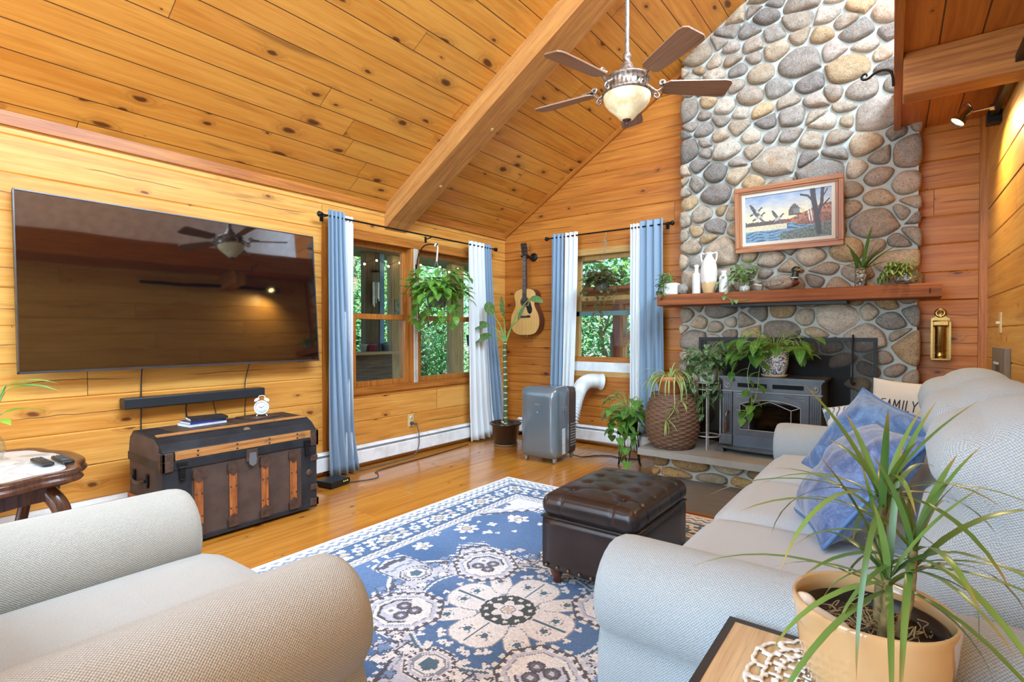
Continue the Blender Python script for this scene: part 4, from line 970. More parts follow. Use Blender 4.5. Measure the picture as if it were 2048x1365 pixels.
# ------------------------------------------------------------------ guitar
t = thing('acoustic_guitar', 'natural top acoustic guitar hanging in the corner', 'guitar', (.385, -.02, 1.43))
SPR = wood('spruce top', S(236, 186, 112), S(216, 158, 82), .25, 130, 1.2, coat=.5); MAHO = wood('mahogany sides', S(108, 52, 36), S(66, 28, 20), .3, 50, 2, coat=.4); EBO = P_('dark rosewood', S(54, 36, 30), .4)
half = [(0, -.243), (.08, -.240), (.15, -.215), (.193, -.155), (.205, -.08), (.19, -.005), (.155, .06), (.135, .105), (.137, .15), (.150, .20), (.148, .245), (.115, .282), (.06, .298), (0, .300)]
out_ = [tuple(p) for p in [(q.x, q.y) for q in spline([(a, b, 0) for a, b in half], 4)]]
full = out_+[(-a, b) for a, b in out_[::-1][1:-1]]
mb = MB((0, 0, 1)); mb.prism(full, -.098, -.004, 'y', smooth=True); mb.build('body', MAHO, t, bevel=.003)
mb = MB((0, 0, 1)); mb.prism([(a*.985, b*.985) for a, b in full], -.102, -.097, 'y'); tp = mb.build('soundboard', SPR, t, bevel=.001)
def disc(y, cx, cz, r0, r1, n=36):
    m = MB(); m.M = T(cx, y, cz) @ rot(90, 0, 0)
    m.lathe([(r0, 0), (r1, 0), (r1, .0012), (r0, .0012)] if r0 else [(r1, 0), (r1, .0012), (0, .0012)], n, caps=False); return m
disc(-.102, 0, .145, 0, .048).build('sound_hole', P_('sound hole', S(28, 18, 12), .9), t)
disc(-.102, 0, .145, .052, .062).build('rosette', EBO, t)
mb = MB(); mb.prism([(.02, .09), (.055, .10), (.066, .13), (.072, .16), (.085, .12), (.105, .06), (.10, .02), (.07, .0), (.045, .02), (.03, .06)], -.1035, -.102, 'y'); mb.build('pickguard', P_('black pickguard', S(20, 18, 18), .15), t)
mb = MB(); mb.box((0, -.106, -.025), (.16, .010, .026)); br = mb.build('bridge', EBO, t, bevel=.003)
mb = MB(); mb.box((0, -.112, -.018), (.075, .004, .003)); mb.build('saddle', WHITEC, br)
mb = MB((0, 0, 1)); mb.prism([(-.028, .16), (.028, .16), (.022, .675), (-.022, .675)], -.112, -.104, 'y'); fb = mb.build('fretboard', EBO, t)
FR = P_('nickel', S(190, 186, 176), .3, .9)
for i in range(1, 19):
    z = .675-.655*(1-2**(-i/12)); mb = MB(); mb.box((0, -.1125, z), (.05-.004*(z), .002, .002)); mb.build('fret', FR, fb)
for i in (3, 5, 7, 9, 12, 15):
    z = .675-.655*(1-2**(-(i-.5)/12)); mb = MB(); mb.ball((0, -.112, z), (.004, .001, .004), 8, 4); mb.build('position_dot', WHITEC, fb)
mb = MB((0, 0, 1)); mb.prism([(-.026, .27), (.026, .27), (.021, .68), (-.021, .68)], -.104, -.086, 'y'); mb.build('neck', MAHO, t, bevel=.006)
mb = MB((0, 0, 1)); mb.M = T(0, 0, .68) @ rot(10, 0, 0) @ T(0, 0, -.68); mb.prism([(-.022, .675), (.022, .675), (.036, .72), (.038, .83), (.028, .845), (0, .838), (-.028, .845), (-.038, .83), (-.036, .72)], -.108, -.092, 'y'); hd = mb.build('headstock', EBO, t, bevel=.002)
for sg in (-1, 1):
    for z in (.725, .765, .805):
        mb = MB(); mb.M = T(0, 0, .68) @ rot(10, 0, 0) @ T(0, 0, -.68); mb.tube([(sg*.03, -.10, z), (sg*.05, -.10, z)], .003, 6); mb.ball((sg*.056, -.10, z), (.009, .005, .007), 8, 6); mb.tube([(sg*.022, -.108, z), (sg*.022, -.118, z)], .004, 8); mb.build('tuning_peg', FR, hd)
for i in range(6): mb = MB(); x = -.018+.0072*i; mb.tube([(x*1.5, -.113, -.02), (x, -.1155, .675)], .0006, 4); mb.build('string', FR, t)
mb = MB(); mb.ball((0, -.05, -.25), .008, 8, 6); mb.build('strap_pin', WHITEC, t)
t = thing('guitar_hanger', 'black wall hanger holding the guitar neck', 'hanger', (.43, 0, 2.10))
mb = MB(); mb.M = rot(90, 0, 0); mb.lathe([(.05, .0), (.05, .01), (.03, .018), (0, .02)], 20); mb.build('wall_plate', BLACK, t)
mb = MB(); mb.tube([(0, -.01, 0), (-.03, -.07, -.005)], .009, 8)
mb.tube(spline([(-.085, -.135, .01), (-.09, -.11, 0), (-.05, -.075, -.005), (-.01, -.08, 0), (.0, -.135, .01)], 6), .009, 8); mb.build('yoke', BLACK, t)

# ------------------------------------------------------------------ portable air conditioner
t = thing('portable_air_conditioner', 'grey portable air conditioner on castors below the small window', 'air conditioner', (1.185, -.83, 0), radians(4))
ACG = P_('pewter grey gloss plastic', S(112, 122, 128), .12, .25, .04, 2, coat=.6); ACD = P_('dark brown grille plastic', S(70, 58, 52), .5)
mb = MB(); mb.rbox((0, -.075, .375), (.385, .29, .65), .045, 12, (0, .012, .012)); mb.build('front_shell', ACG, t)
mb = MB(); mb.rbox((0, .14, .37), (.365, .17, .64), .03, 8); mb.build('rear_housing', ACD, t)
for i in range(9): mb = MB(); mb.box((.184, .14, .13+i*.026), (.006, .11, .008)); mb.build('louver', P_('pale louver', S(150, 142, 136), .5), t)
mb = MB(); mb.box((0, -.02, .704), (.24, .12, .012)); v_ = mb.build('top_vent', BLACKP, t, bevel=.003)
mb = MB(); mb.box((.0, -.2315, .545), (.052, .004, .016)); mb.build('badge', P_('silver badge', S(196, 198, 200), .25, .9), t, bevel=.002)
mb = MB(); mb.ball((0, -.233, .475), (.006, .003, .007), 8, 6); mb.build('indicator', P_('silver dot', S(200, 202, 204), .3, .8), t)
mb = MB(); mb.rbox((.195, -.05, .50), (.014, .085, .045), .006, 5); mb.build('side_handle', P_('bright trim', S(170, 174, 176), .2, .8), t)
mb = MB(); mb.box((.1945, -.075, .20), (.002, .06, .24)); mb.build('rating_label', P_('paper label', S(206, 206, 204), .6, var=.3, sc=120), t)
for x in (-.15, .15):
    for y in (-.17, .17): mb = MB(); mb.M = T(x, y, .02); mb.tube([(-.01, 0, 0), (.01, 0, 0)], .02, 12, smooth=True); mb.box((0, 0, .025), (.03, .03, .03)); mb.build('castor', P_('castor', S(150, 146, 140), .4, .4), t)
HOSE = P_('white ribbed hose', S(226, 226, 222), .5)
pts = spline([(.10, .20, .22), (.12, .25, .40), (.11, .36, .56), (.10, .50, .66), (.11, .64, .70), (.15, .735, .70), (.20, .79, .69)], 30)
mb = MB(); rr = [(.070+.007*(1 if (i % 4) < 2 else -1)) for i in range(len(pts))]; rr[-18:] = [.075+.001*i for i in range(18)]; mb.tube(pts, rr, 20); mb.build('exhaust_hose', HOSE, t)
cable('appliance_cable', 'black cord on the floor from the air conditioner towards the heater', [(1.33, -.64, .02), (1.42, -.60, .006), (1.50, -.48, .006), (1.62, -.40, .006), (1.75, -.42, .006), (1.9, -.36, .006)], .005)

# ------------------------------------------------------------------ stove and screen
t = thing('wood_stove', 'grey cast iron stove insert with an arched glass door on the hearth', 'stove', (3.085, -.42, .243))
IRON = P_('grey cast iron', S(84, 84, 86), .42, .5, .12, 12, .15, 160); IRON2 = P_('light edge iron', S(126, 126, 126), .4, .5)
fy = -.20      # front face in local y
mb = MB(); mb.box2((-.35, fy+.02, .05), (.35, .22, .60)); mb.build('body', IRON, t, bevel=.006)
mb = MB(); mb.prism([(-.375, fy-.025), (.375, fy-.025), (.375, .20), (-.375, .20)], .605, .622, 'z'); mb.prism([(-.362, fy-.012), (.362, fy-.012), (.362, .20), (-.362, .20)], .590, .606, 'z'); mb.build('top_plate', IRON, t, bevel=.004)
mb = MB(); mb.box2((-.352, fy, .505), (.352, fy+.03, .592)); hdr = mb.build('header', IRON, t, bevel=.003)
for x0, x1 in ((-.235, -.02), (.02, .235)):
    mb = MB(); mb.box2((x0, fy-.002, .535), (x1, fy+.01, .568)); mb.build('vent_slot', P_('black vent', S(8, 8, 8), .9), hdr)
mb = MB(); mb.box2((-.36, fy-.008, .497), (.36, fy+.02, .507)); mb.build('moulding', IRON2, t, bevel=.002)
for sg in (-1, 1):
    mb = MB(); mb.M = T(sg*.312, fy, .549) @ rot(90, 0, 0); mb.lathe([(.027, 0), (.027, .004), (.022, .005), (.021, .002), (.014, .002), (.013, .004), (0, .004)], 24); mb.build('roundel', IRON2, t)
    mb = MB(); mb.box2((sg*.275, fy-.004, .15), (sg*.352, fy+.03, .497)); pl_ = mb.build('pilaster', IRON, t, bevel=.003)
    for i in range(4): mb = MB(); mb.box2((sg*.312-.026+i*.0145, fy-.009, .17), (sg*.312-.026+i*.0145+.008, fy-.003, .48)); mb.build('flute', IRON, pl_, bevel=.002)
    mb = MB(); mb.box2((sg*.27, fy-.012, .06), (sg*.365, fy+.03, .15)); mb.build('pilaster_base', IRON, t, bevel=.008)
mb = MB(); mb.box2((-.27, fy, .15), (-.215, fy+.02, .497)); mb.box2((.215, fy, .15), (.27, fy+.02, .497)); mb.box2((-.215, fy, .15), (.215, fy+.02, .195)); 
arch = [(-.215+.43*i/16, .398+.044*(1-(2*i/16-1)**2)) for i in range(17)]
mb.prism([(-.215, .497)]+[(a, b) for a, b in arch]+[(.215, .497)], fy, fy+.02, 'y'); dr = mb.build('door', IRON, t)
g = G('sooty glass'); v = g.ob(); n = g.noise(v, 9, 4); t_ = g.t; t_.nodes.remove(g.b)
tr = t_.nodes.new('ShaderNodeBsdfTransparent'); g.put(tr.inputs[0], g.mix(g.step(n, .4, .7), (.55, .5, .45, 1), (.25, .22, .2, 1))); gl = t_.nodes.new('ShaderNodeBsdfGlossy'); gl.inputs[1].default_value = .05; mx = t_.nodes.new('ShaderNodeMixShader'); mx.inputs[0].default_value = .10
t_.links.new(tr.outputs[0], mx.inputs[1]); t_.links.new(gl.outputs[0], mx.inputs[2]); t_.links.new(mx.outputs[0], g.out.inputs[0])
mb = MB(); mb.box2((-.217, fy+.010, .19), (.217, fy+.014, .445)); mb.build('door_glass', g.mat, dr)
mb = MB(); e = P_('door tracery', S(150, 148, 142), .4, .5)
for seg in ([(-.215, .40), (-.15, .372), (.0, .432), (.15, .372), (.215, .40)], [(-.15, .372), (-.15, .195)], [(.15, .372), (.15, .195)]): mb.tube([(a, fy+.006, b) for a, b in seg], .004, 6)
mb.tube([(a, fy, b) for a, b in arch], .005, 6); mb.tube([(-.215, fy, .398), (-.215, fy, .197), (.215, fy, .197), (.215, fy, .398)], .004, 6)
mb.build('tracery', e, dr)
for sg in (-1, 1): mb = MB(); mb.tube([(sg*.24, fy-.002, .455), (sg*.10, fy-.002, .48), (sg*.24, fy-.002, .48), (sg*.24, fy-.002, .455)], .003, 6); mb.build('door_ornament', e, dr)
mb = MB(); mb.tube(spline([(-.30, fy-.005, .33), (-.305, fy-.035, .335), (-.31, fy-.05, .31), (-.312, fy-.05, .26)], 5), .009, 8); hn = mb.build('door_handle', P_('steel handle', S(120, 116, 112), .25, .9), t)
mb = MB(); mb.lathe([(.008, 0), (.012, .01), (.013, .05), (.009, .085), (.013, .095), (.008, .10)], 12, (-.312, fy-.05, .165)); mb.build('wooden_grip', FT, hn)
mb = MB(); mb.box2((-.35, fy+.005, .055), (.35, fy+.03, .15)); mb.build('ash_panel', P_('blue grey panel', S(88, 94, 102), .35, .5), t, bevel=.003)
mb = MB(); mb.prism([(-.385, fy+.03), (-.37, fy-.04), (-.2, fy-.075), (0, fy-.085), (.2, fy-.075), (.37, fy-.04), (.385, fy+.03), (.36, .2), (-.36, .2)], .038, .058, 'z'); mb.build('ash_lip', IRON, t, bevel=.005)
for sg in (-1, 1):
    for y in (fy+.0, .15): mb = MB(); mb.prism([(sg*.36-.04, 0), (sg*.36+.03, 0), (sg*.36+.02, .04), (sg*.36-.03, .04)], y-.03, y+.05, 'y'); mb.build('leg', IRON, t, bevel=.004)
mb = MB(); mb.tube(spline([(.35, -.05, .33), (.39, -.06, .335), (.41, -.06, .31), (.42, -.06, .24)], 5), .006, 8); mb.build('side_lever', P_('steel lever', S(170, 166, 160), .3, .9), t)
LOGM = wood('split firewood', S(190, 150, 104), S(104, 70, 44), .8, 40, 4, dirt=.3); mb = MB(); mb.box2((-.25, fy+.2, .1), (.25, fy+.21, .48)); mb.build('fire_back', P_('soot', S(44, 38, 34), .9, var=.4), t)
bodyx = None
for (x, y, z, r, a) in ((0, -.03, .235, .045, 4), (-.03, .03, .245, .05, -6), (.03, -.01, .32, .045, 8)):
    lg = thing('firewood_log', {4: 'split log lying in front inside the stove', -6: 'split log lying behind inside the stove', 8: 'split log lying on top inside the stove'}[a], 'log', (3.085+x, -.42+y-.04, .243+z), radians(a), 'logs in the stove')
    mb = MB((1, 0, 0)); mb.tube([(-.19, 0, 0), (-.05, .004, .003), (.08, -.004, 0), (.19, 0, 0)], [r*.95, r, r*1.02, r*.9], 7, smooth=False); mb.build('log', LOGM, lg)
# rebuild the stove body as a hollow box so the logs show through the glass
ob = [o for o in t.children if o.name.startswith('body')][0]; bpy.data.objects.remove(ob)
mb = MB(); mb.box2((-.35, fy+.02, .05), (-.27, .22, .60)); mb.box2((.27, fy+.02, .05), (.35, .22, .60)); mb.box2((-.27, fy+.02, .05), (.27, .22, .19)); mb.box2((-.27, fy+.02, .49), (.27, .22, .60)); mb.box2((-.27, .20, .19), (.27, .22, .49)); mb.build('body', IRON, t)

g = G('fire screen mesh'); v = g.ob(); x, y, z = g.sep(v); t_ = g.t
k = g.m('MAXIMUM', g.m('GREATER_THAN', g.m('FRACT', g.m('MULTIPLY', x, 260)), .62), g.m('GREATER_THAN', g.m('FRACT', g.m('MULTIPLY', z, 260)), .62))
g.set(S(40, 38, 36), .6); tr = t_.nodes.new('ShaderNodeBsdfTransparent'); mx = t_.nodes.new('ShaderNodeMixShader'); g.put(mx.inputs[0], g.m('MULTIPLY', k, .55)); t_.links.new(tr.outputs[0], mx.inputs[1]); t_.links.new(g.b.outputs[0], mx.inputs[2]); t_.links.new(mx.outputs[0], g.out.inputs[0])
s = thing('fireplace_screen', 'wide black framed mesh screen standing against the chimney behind the stove', 'fire screen', (3.085, -.205, .243))
mb = MB()
for a, b, c, d in ((-.672, .0, .672, .022), (-.672, .905, .672, .932), (-.672, .022, -.648, .905), (.648, .022, .672, .905)): mb.box2((a, -.008, b), (c, .008, d))
mb.build('frame', BLACK, s); mb = MB(); mb.box2((-.65, -.001, .02), (.65, .001, .91)); mb.build('mesh_panel', g.mat, s)
for x in (-.5, .5): mb = MB(); mb.box((x, 0, .004), (.04, .07, .008)); mb.build('foot', BLACK, s)
s = thing('fire_poker', 'thin black fire poker hooked over the right part of the screen', 'poker', (3.60, -.225, 1.17))
mb = MB(); mb.tube(spline([(0, .04, .0), (0, .03, .022), (0, -.01, .02), (0, -.012, -.05), (0, -.012, -.31)], 5), .005, 8); mb.build('shaft', BLACK, s)
mb = MB(); mb.tube(spline([(0, -.012, -.30), (-.01, -.014, -.33), (.004, -.014, -.36), (.012, -.014, -.34)], 4), .008, 8); mb.build('poker_tip', BLACK, s)
# ------------------------------------------------------------------ ceiling fan
AGED = P_('aged bronze and silver', S(150, 136, 124), .4, .75, .45, 60, .4, 150); BRNZ = P_('dark bronze', S(92, 64, 50), .4, .5, .25, 30); BLADE = wood('walnut fan blade', S(168, 126, 98), S(128, 92, 70), .4, 60, 2)
fx, fy_, fz = 2.56, -2.09, 2.66
t = thing('ceiling_fan', 'five bladed bronze ceiling fan with a cream glass bowl light', 'ceiling fan', (fx, fy_, fz))
mb = MB(); mb.tube([(0, 0, .16), (0, 0, zc(fx)-fz-.02)], .013, 12); mb.build('down_rod', P_('weathered steel', S(140, 136, 130), .5, .6, .3, 40), t)
mb = MB(); mb.M = T(0, 0, zc(fx)-fz-.03); mb.lathe([(.02, -.09), (.05, -.07), (.07, -.02), (.075, .06)], 24); mb.build('canopy', BRNZ, t)
mb = MB(); mb.lathe([(.016, .26), (.024, .25), (.026, .225), (.018, .215), (.022, .20), (.034, .19), (.038, .165), (.06, .14), (.075, .118), (.10, .108)], 28); mb.build('neck', AGED, t)
mb = MB(); n = 60; vs = []
prof = [(.10, .112), (.132, .104), (.138, .092), (.128, .086), (.124, .03), (.134, .022), (.15, .016), (.152, .004), (.140, -.004)]
for j, (r, z) in enumerate(prof):
    for i in range(n*2):
        a = pi*i/n; rr = r-(.004 if (i % 4 < 2 and j in (3, 4)) else 0); vs.append((rr*cos(a), rr*sin(a), z))
mb.add(vs, [(j*2*n+i, j*2*n+(i+1) % (2*n), (j+1)*2*n+(i+1) % (2*n), (j+1)*2*n+i) for j in range(len(prof)-1) for i in range(2*n)], smooth=True); mb.build('motor_housing', AGED, t)
g = G('cream alabaster glass'); v = g.ob(); n_ = g.noise(v, 22, 4); c = g.mix(g.step(n_, .35, .7), S(244, 232, 196), S(226, 206, 158)); g.set(c, .3, sss=.3, emit=c, es=.18); g.put(g.b.inputs['Subsurface Radius'], (.05, .04, .02))
mb = MB(); mb.lathe([(.142, -.002), (.1415, -.016), (.134, -.042), (.117, -.068), (.093, -.090), (.072, -.108), (.056, -.126), (.042, -.142), (.02, -.15), (0, -.152)], 40); mb.build('glass_bowl', g.mat, t)
mb = MB(); mb.lathe([(.0, -.185), (.006, -.182), (.010, -.172), (.007, -.165), (.014, -.158), (.026, -.15), (.03, -.14), (.022, -.135)], 20); mb.build('finial', BRNZ, t)
for k in range(5):
    a = radians(39+72*k); Mr = Matrix.Rotation(a, 4, 'Z')
    mb = MB((1, 0, 0)); mb.M = Mr @ T(0, 0, .055) @ rot(-13, 0, 0)
    oc = [(.225, -.040), (.25, -.058), (.58, -.076), (.612, -.070), (.63, -.05), (.63, .05), (.612, .070), (.58, .076), (.25, .058), (.225, .040)]
    mb.prism(oc, -.004, .004, 'z'); bl = mb.build('blade', BLADE, t, bevel=.0025)
    mb = MB(); mb.M = Mr
    mb.tube(spline([(.12, 0, .07), (.155, 0, .045), (.185, 0, .03), (.215, 0, .05), (.235, 0, .075), (.225, 0, .095), (.205, 0, .09), (.203, 0, .075), (.213, 0, .07)], 5), .0085, 8)
    mb.tube(spline([(.185, 0, .03), (.20, 0, .005), (.185, 0, -.012), (.168, 0, -.002), (.17, 0, .012), (.18, 0, .012)], 5), .007, 8)
    mb.prism([(.215, -.035), (.30, -.022), (.31, 0), (.30, .022), (.215, .035)], .062, .07, 'z'); mb.build('blade_iron', AGED, t, bevel=.002)

# ------------------------------------------------------------------ picture
t = thing('framed_picture', 'wood framed painting of wildfowl over a lake hung on the chimney', 'picture', (3.13, -.215, 2.185))
FRW = wood('oak frame', S(186, 118, 62), S(138, 76, 34), .4, 60, 2.0)
tilt = rot(5.5, 0, 0)
w2, h2 = .405, .278
def frame_ring(mb, a, b, c, d, y0, y1):
    for lo, hi, gr in (((-a, y0, -b), (a, y1, -d), (1, 0, 0)), ((-a, y0, d), (a, y1, b), (1, 0, 0)), ((-a, y0, -d), (-c, y1, d), (0, 0, 1)), ((c, y0, -d), (a, y1, d), (0, 0, 1))): mb.g = Vector(gr); mb.box2(lo, hi)
mb = MB(); mb.M = tilt; frame_ring(mb, w2, h2, w2-.04, h2-.04, -.032, 0); fr = mb.build('frame', FRW, t, bevel=.006, seg=3)
mb = MB(); mb.M = tilt; frame_ring(mb, w2-.038, h2-.038, w2-.058, h2-.058, -.024, 0); mb.build('inner_moulding', FRW, fr, bevel=.004)
mb = MB(); mb.M = tilt; frame_ring(mb, w2-.057, h2-.057, w2-.085, h2-.085, -.014, 0); mb.build('linen_mat', LINEN, t)
def painting():
    nx, nz = 240, 150; A = np.zeros((nz, nx, 3)); X, Z = np.meshgrid(np.linspace(0, 1, nx), np.linspace(0, 1, nz))
    def ns(x, z, s): return np.array([[mnoise.noise((a*s, b*s*1.0, s)) for a in x] for b in z])
    n1 = ns(np.linspace(0, 2.2, nx), np.linspace(0, 1, nz), 3.0); n2 = ns(np.linspace(0, 2.2, nx), np.linspace(0, 3, nz), 6.0); n3 = ns(np.linspace(0, 2.2, nx), np.linspace(0, 1, nz), 22.0)
    def C(r, gg, b): return np.array(S(r, gg, b)[:3])
    k = np.clip((Z-.42)/.55+n1*.25, 0, 1)[..., None]; A[:] = C(238, 216, 164)*(1-k)+C(136, 152, 178)*k
    A += (n2*.06)[..., None]
    def put(m, col, v=.0): A[m] = col*(1+v*n3[m][:, None])
    put((Z < .44+.03*n3+.02*n1) & (Z > .3) & (X < .55), C(88, 70, 66), .5)
    hill = .36+.30*np.clip((X-.38)/.5, 0, 1)+.05*n1
    put((Z < hill) & (X > .3), C(132, 82, 62), .9)
    put((Z < hill-.05+.1*n3) & (Z > hill-.16) & (X > .45), C(162, 104, 74), .8)
    put((X > .52) & (X < .66) & (Z < .62+.14*(1-np.abs(X-.59)/.07)+.05*n3) & (Z > .5), C(92, 80, 72), .6)
    w = (Z < .30+.05*(X < .6)-.1*np.clip(X-.6, 0, 1)); put(w, C(112, 140, 160), .3)
    wr = w & (n2+.5*np.sin(Z*90+n1*8) > .25); put(wr, C(64, 88, 112), .3); put(w & (Z > .24) & (X < .5), C(206, 190, 156), .25)
    put((Z < .16+.14*np.clip((X-.45)/.5, 0, 1)+.05*n3) & (X > .42), C(96, 100, 88), .9)
    put((np.abs(X-.62) < .045) & (np.abs(Z-.585) < .05), C(120, 116, 112), .2); put((np.abs(X-.675) < .03) & (np.abs(Z-.58) < .04), C(206, 190, 150), .2)
    def stroke(pts, wd, col):
        for (a, b), (c, d) in zip(pts[:-1], pts[1:]):
            dx, dz = (c-a)*1.9, d-b; L2 = dx*dx+dz*dz+1e-9; tt = np.clip((((X-a)*1.9)*dx+(Z-b)*dz)/L2, 0, 1); put(((X-a)*1.9-tt*dx)**2+(Z-b-tt*dz)**2 < wd*wd, col, .3)
    DK = C(64, 54, 54)
    stroke([(.86, .1), (.83, .5), (.80, .78), (.79, 1)], .055, DK); stroke([(.85, .45), (.89, .7), (.90, 1)], .035, DK); stroke([(.80, .72), (.74, .86), (.66, .9)], .02, DK); stroke([(.88, .6), (.97, .75)], .014, DK); stroke([(.90, .8), (.95, .95)], .012, DK)
    for a in (.72, .75): stroke([(a, .78), (a+.04, .35)], .012, C(206, 198, 188))
    def bird(x, z, s):
        stroke([(x-s*.9, z+.10), (x-s*.3, z+.02)], .034, C(92, 84, 84)); stroke([(x-s*1.2, z+.15), (x-s*.7, z+.10)], .02, C(70, 64, 66))
        stroke([(x+s*.1, z-.02), (x+s*.9, z-.11)], .024, C(104, 96, 94)); stroke([(x+s*.7, z-.09), (x+s*1.2, z-.12)], .012, C(84, 78, 78))
        stroke([(x-s*.9, z-.05), (x+s*.6, z+.02)], .030, C(176, 166, 152)); stroke([(x-s*1.2, z-.07), (x-s*.8, z-.05)], .016, C(60, 54, 56))
        stroke([(x+s*.5, z+.02), (x+s*1.0, z+.07)], .013, C(40, 38, 40)); stroke([(x+s*1.0, z+.075), (x+s*1.2, z+.07)], .012, C(40, 38, 40))
    bird(.14, .66, .06); bird(.17, .55, .06); bird(.40, .48, .055)
    return np.clip(A, 0, 1)
def color_grid(name, A, w, h, M, mat, parent, thick=0):
    nz, nx, _ = A.shape; xs = np.linspace(-w/2, w/2, nx+1); zs = np.linspace(-h/2, h/2, nz+1)
    gx, gz = np.meshgrid(xs, zs); V = np.stack([gx.ravel(), np.zeros(gx.size), gz.ravel()], 1)
    i = np.arange(nx*nz); r_, c_ = i//nx, i % nx; a = r_*(nx+1)+c_; F = np.stack([a, a+1, a+nx+2, a+nx+1], 1)
    me = bpy.data.meshes.new(name); me.vertices.add(len(V)); me.loops.add(F.size); me.polygons.add(len(F))
    me.vertices.foreach_set('co', V.ravel()); me.loops.foreach_set('vertex_index', F.ravel()); me.polygons.foreach_set('loop_start', np.arange(len(F))*4)
    me.update(calc_edges=True); ca = me.color_attributes.new('Col', 'FLOAT_COLOR', 'CORNER'); col = np.ones((F.size, 4)); col[:, :3] = np.repeat(A.reshape(-1, 3), 4, 0); ca.data.foreach_set('color', col.ravel())
    me.transform(M); me.materials.append(mat); o = bpy.data.objects.new(name, me); COL.objects.link(o)
    if parent: o.parent = parent
    return o
g = G('painted canvas'); g.set(g.n('Attribute', out=0, attribute_name='Col'), .45); g.bump(g.noise(g.ob(), 500, 1), .15, .001)
color_grid('canvas', painting(), 2*(w2-.08), 2*(h2-.08), tilt @ T(0, -.008, 0), g.mat, t)
mb = MB(); mb.M = tilt; mb.box((0, .002, 0), (2*w2-.02, .004, 2*h2-.02)); mb.build('backing', P_('brown paper', S(150, 120, 84), .9), t)

# ------------------------------------------------------------------ mantel things (mantel top z = 1.56)
MZ = 1.56
def vase(lab, x, y, prof, mat, name='vase', group=None):
    o = thing(name, lab, name.replace('_', ' '), (x, y, MZ), 0, group); return o
o = vase('tall slim white ceramic bottle at the left of the tall amphora on the mantel', 2.425, -.33, None, None, 'bottle', 'white ceramic bottles on the mantel')
mb = MB(); mb.lathe([(.0, .0), (.034, .0), (.037, .006), (.037, .165), (.034, .18), (.020, .192), (.0175, .205), (.0175, .235), (.022, .243), (.022, .256), (.016, .262), (.013, .25)], 28); mb.build('body', WHITEC, o)
o = vase('short white ceramic bottle at the right of the tall amphora on the mantel', 2.66, -.33, None, None, 'bottle', 'white ceramic bottles on the mantel')
mb = MB(); mb.lathe([(.0, .0), (.036, .0), (.038, .006), (.039, .120), (.034, .142), (.020, .158), (.018, .170), (.024, .182), (.024, .192), (.017, .194), (.014, .18)], 28); mb.build('body', WHITEC, o)
o = vase('tall cream amphora with two small handles and a bare tan base on the mantel', 2.53, -.32, None, None, 'amphora', None)
g = G('two tone glaze'); v = g.ob(); x, y, z = g.sep(v); zz = g.m('ADD', z, g.m('MULTIPLY', g.noise(g.xyz(g.m('MULTIPLY', x, 60), g.m('MULTIPLY', y, 60), g.m('MULTIPLY', z, 9)), 1, 2), .05)); g.set(g.mix(g.step(zz, .118, .132), S(214, 178, 126), g.mix(g.noise(v, 14, 3), S(236, 232, 226), S(216, 202, 192))), .22)
mb = MB(); mb.lathe([(.0, 0), (.043, 0), (.046, .006), (.058, .06), (.068, .12), (.071, .18), (.068, .235), (.056, .285), (.038, .315), (.030, .33), (.030, .345), (.037, .355), (.037, .362), (.028, .362), (.024, .34)], 36); mb.build('body', g.mat, o)
for sg in (-1, 1): mb = MB(); mb.tube(spline([(sg*.034, 0, .35), (sg*.056, 0, .36), (sg*.068, 0, .345), (sg*.064, 0, .305), (sg*.056, 0, .28)], 5), .008, 8); mb.build('handle', g.mat, o)
o = thing('duck_decoy', 'carved wooden duck decoy with a dark green head and chestnut breast on the mantel', 'decoy', (3.09, -.32, MZ))
g = G('painted duck'); v = g.ob(); x, y, z = g.sep(v); n = g.noise(g.xyz(g.m('MULTIPLY', x, 30), g.m('MULTIPLY', y, 90), g.m('MULTIPLY', z, 60)), 1, 3); c = g.mix(n, S(166, 142, 116), S(112, 94, 80)); c = g.mix(g.step(x, .09, .115), c, S(96, 46, 32)); c = g.mix(g.step(x, -.06, -.12), c, S(96, 84, 74)); g.set(c, .35)
mb = MB(); mb.ball((0, 0, .045), (.155, .058, .047), 28, 16)
for i, v_ in enumerate(mb.v):
    if v_.x < -.05: k = (-.05-v_.x)/.105; v_.z = v_.z*(1-.55*k)+.05*k; v_.y *= 1-.45*k
    if v_.x > .06: v_.z += .012; 
    v_.z = max(v_.z, .001)
mb.build('body', g.mat, o)
WF = P_('grey barred wing', S(128, 112, 98), .45, var=.4, sc=70)
for sg in (-1, 1):
    mb = MB(); mb.M = T(-.035, sg*.046, .058) @ rot(sg*16, -4, sg*6); mb.ball((0, 0, 0), (.085, .014, .028), 16, 8); mb.build('wing', WF, o)
mb = MB(); mb.M = T(-.15, 0, .055) @ rot(0, 14, 0); mb.prism([(-.035, -.012), (.03, -.028), (.03, .028), (-.035, .012)], -.006, .006, 'z'); mb.build('tail', P_('pale tail feather', S(206, 194, 170), .5), o, bevel=.003)
HG = P_('dark green head paint', S(40, 48, 38), .3)
mb = MB(); mb.tube(spline([(.105, 0, .075), (.118, 0, .105), (.122, 0, .13), (.124, 0, .15)], 5), [.031]*5+[.026]*5+[.024]*6, 14); mb.ball((.126, 0, .162), (.034, .028, .030), 18, 12); hd = mb.build('head', HG, o)
mb = MB(); mb.M = T(.126, -.012, .158) @ rot(0, 0, -55); mb.ball((.042, 0, -.004), (.032, .015, .009), 14, 8); mb.build('bill', P_('ochre bill', S(168, 132, 78), .4), hd)
mb = MB(); mb.lathe([(.030, -.004), (.032, 0), (.030, .004)], 20, (.114, 0, .098)); mb.build('neck_ring', WHITEC, hd)
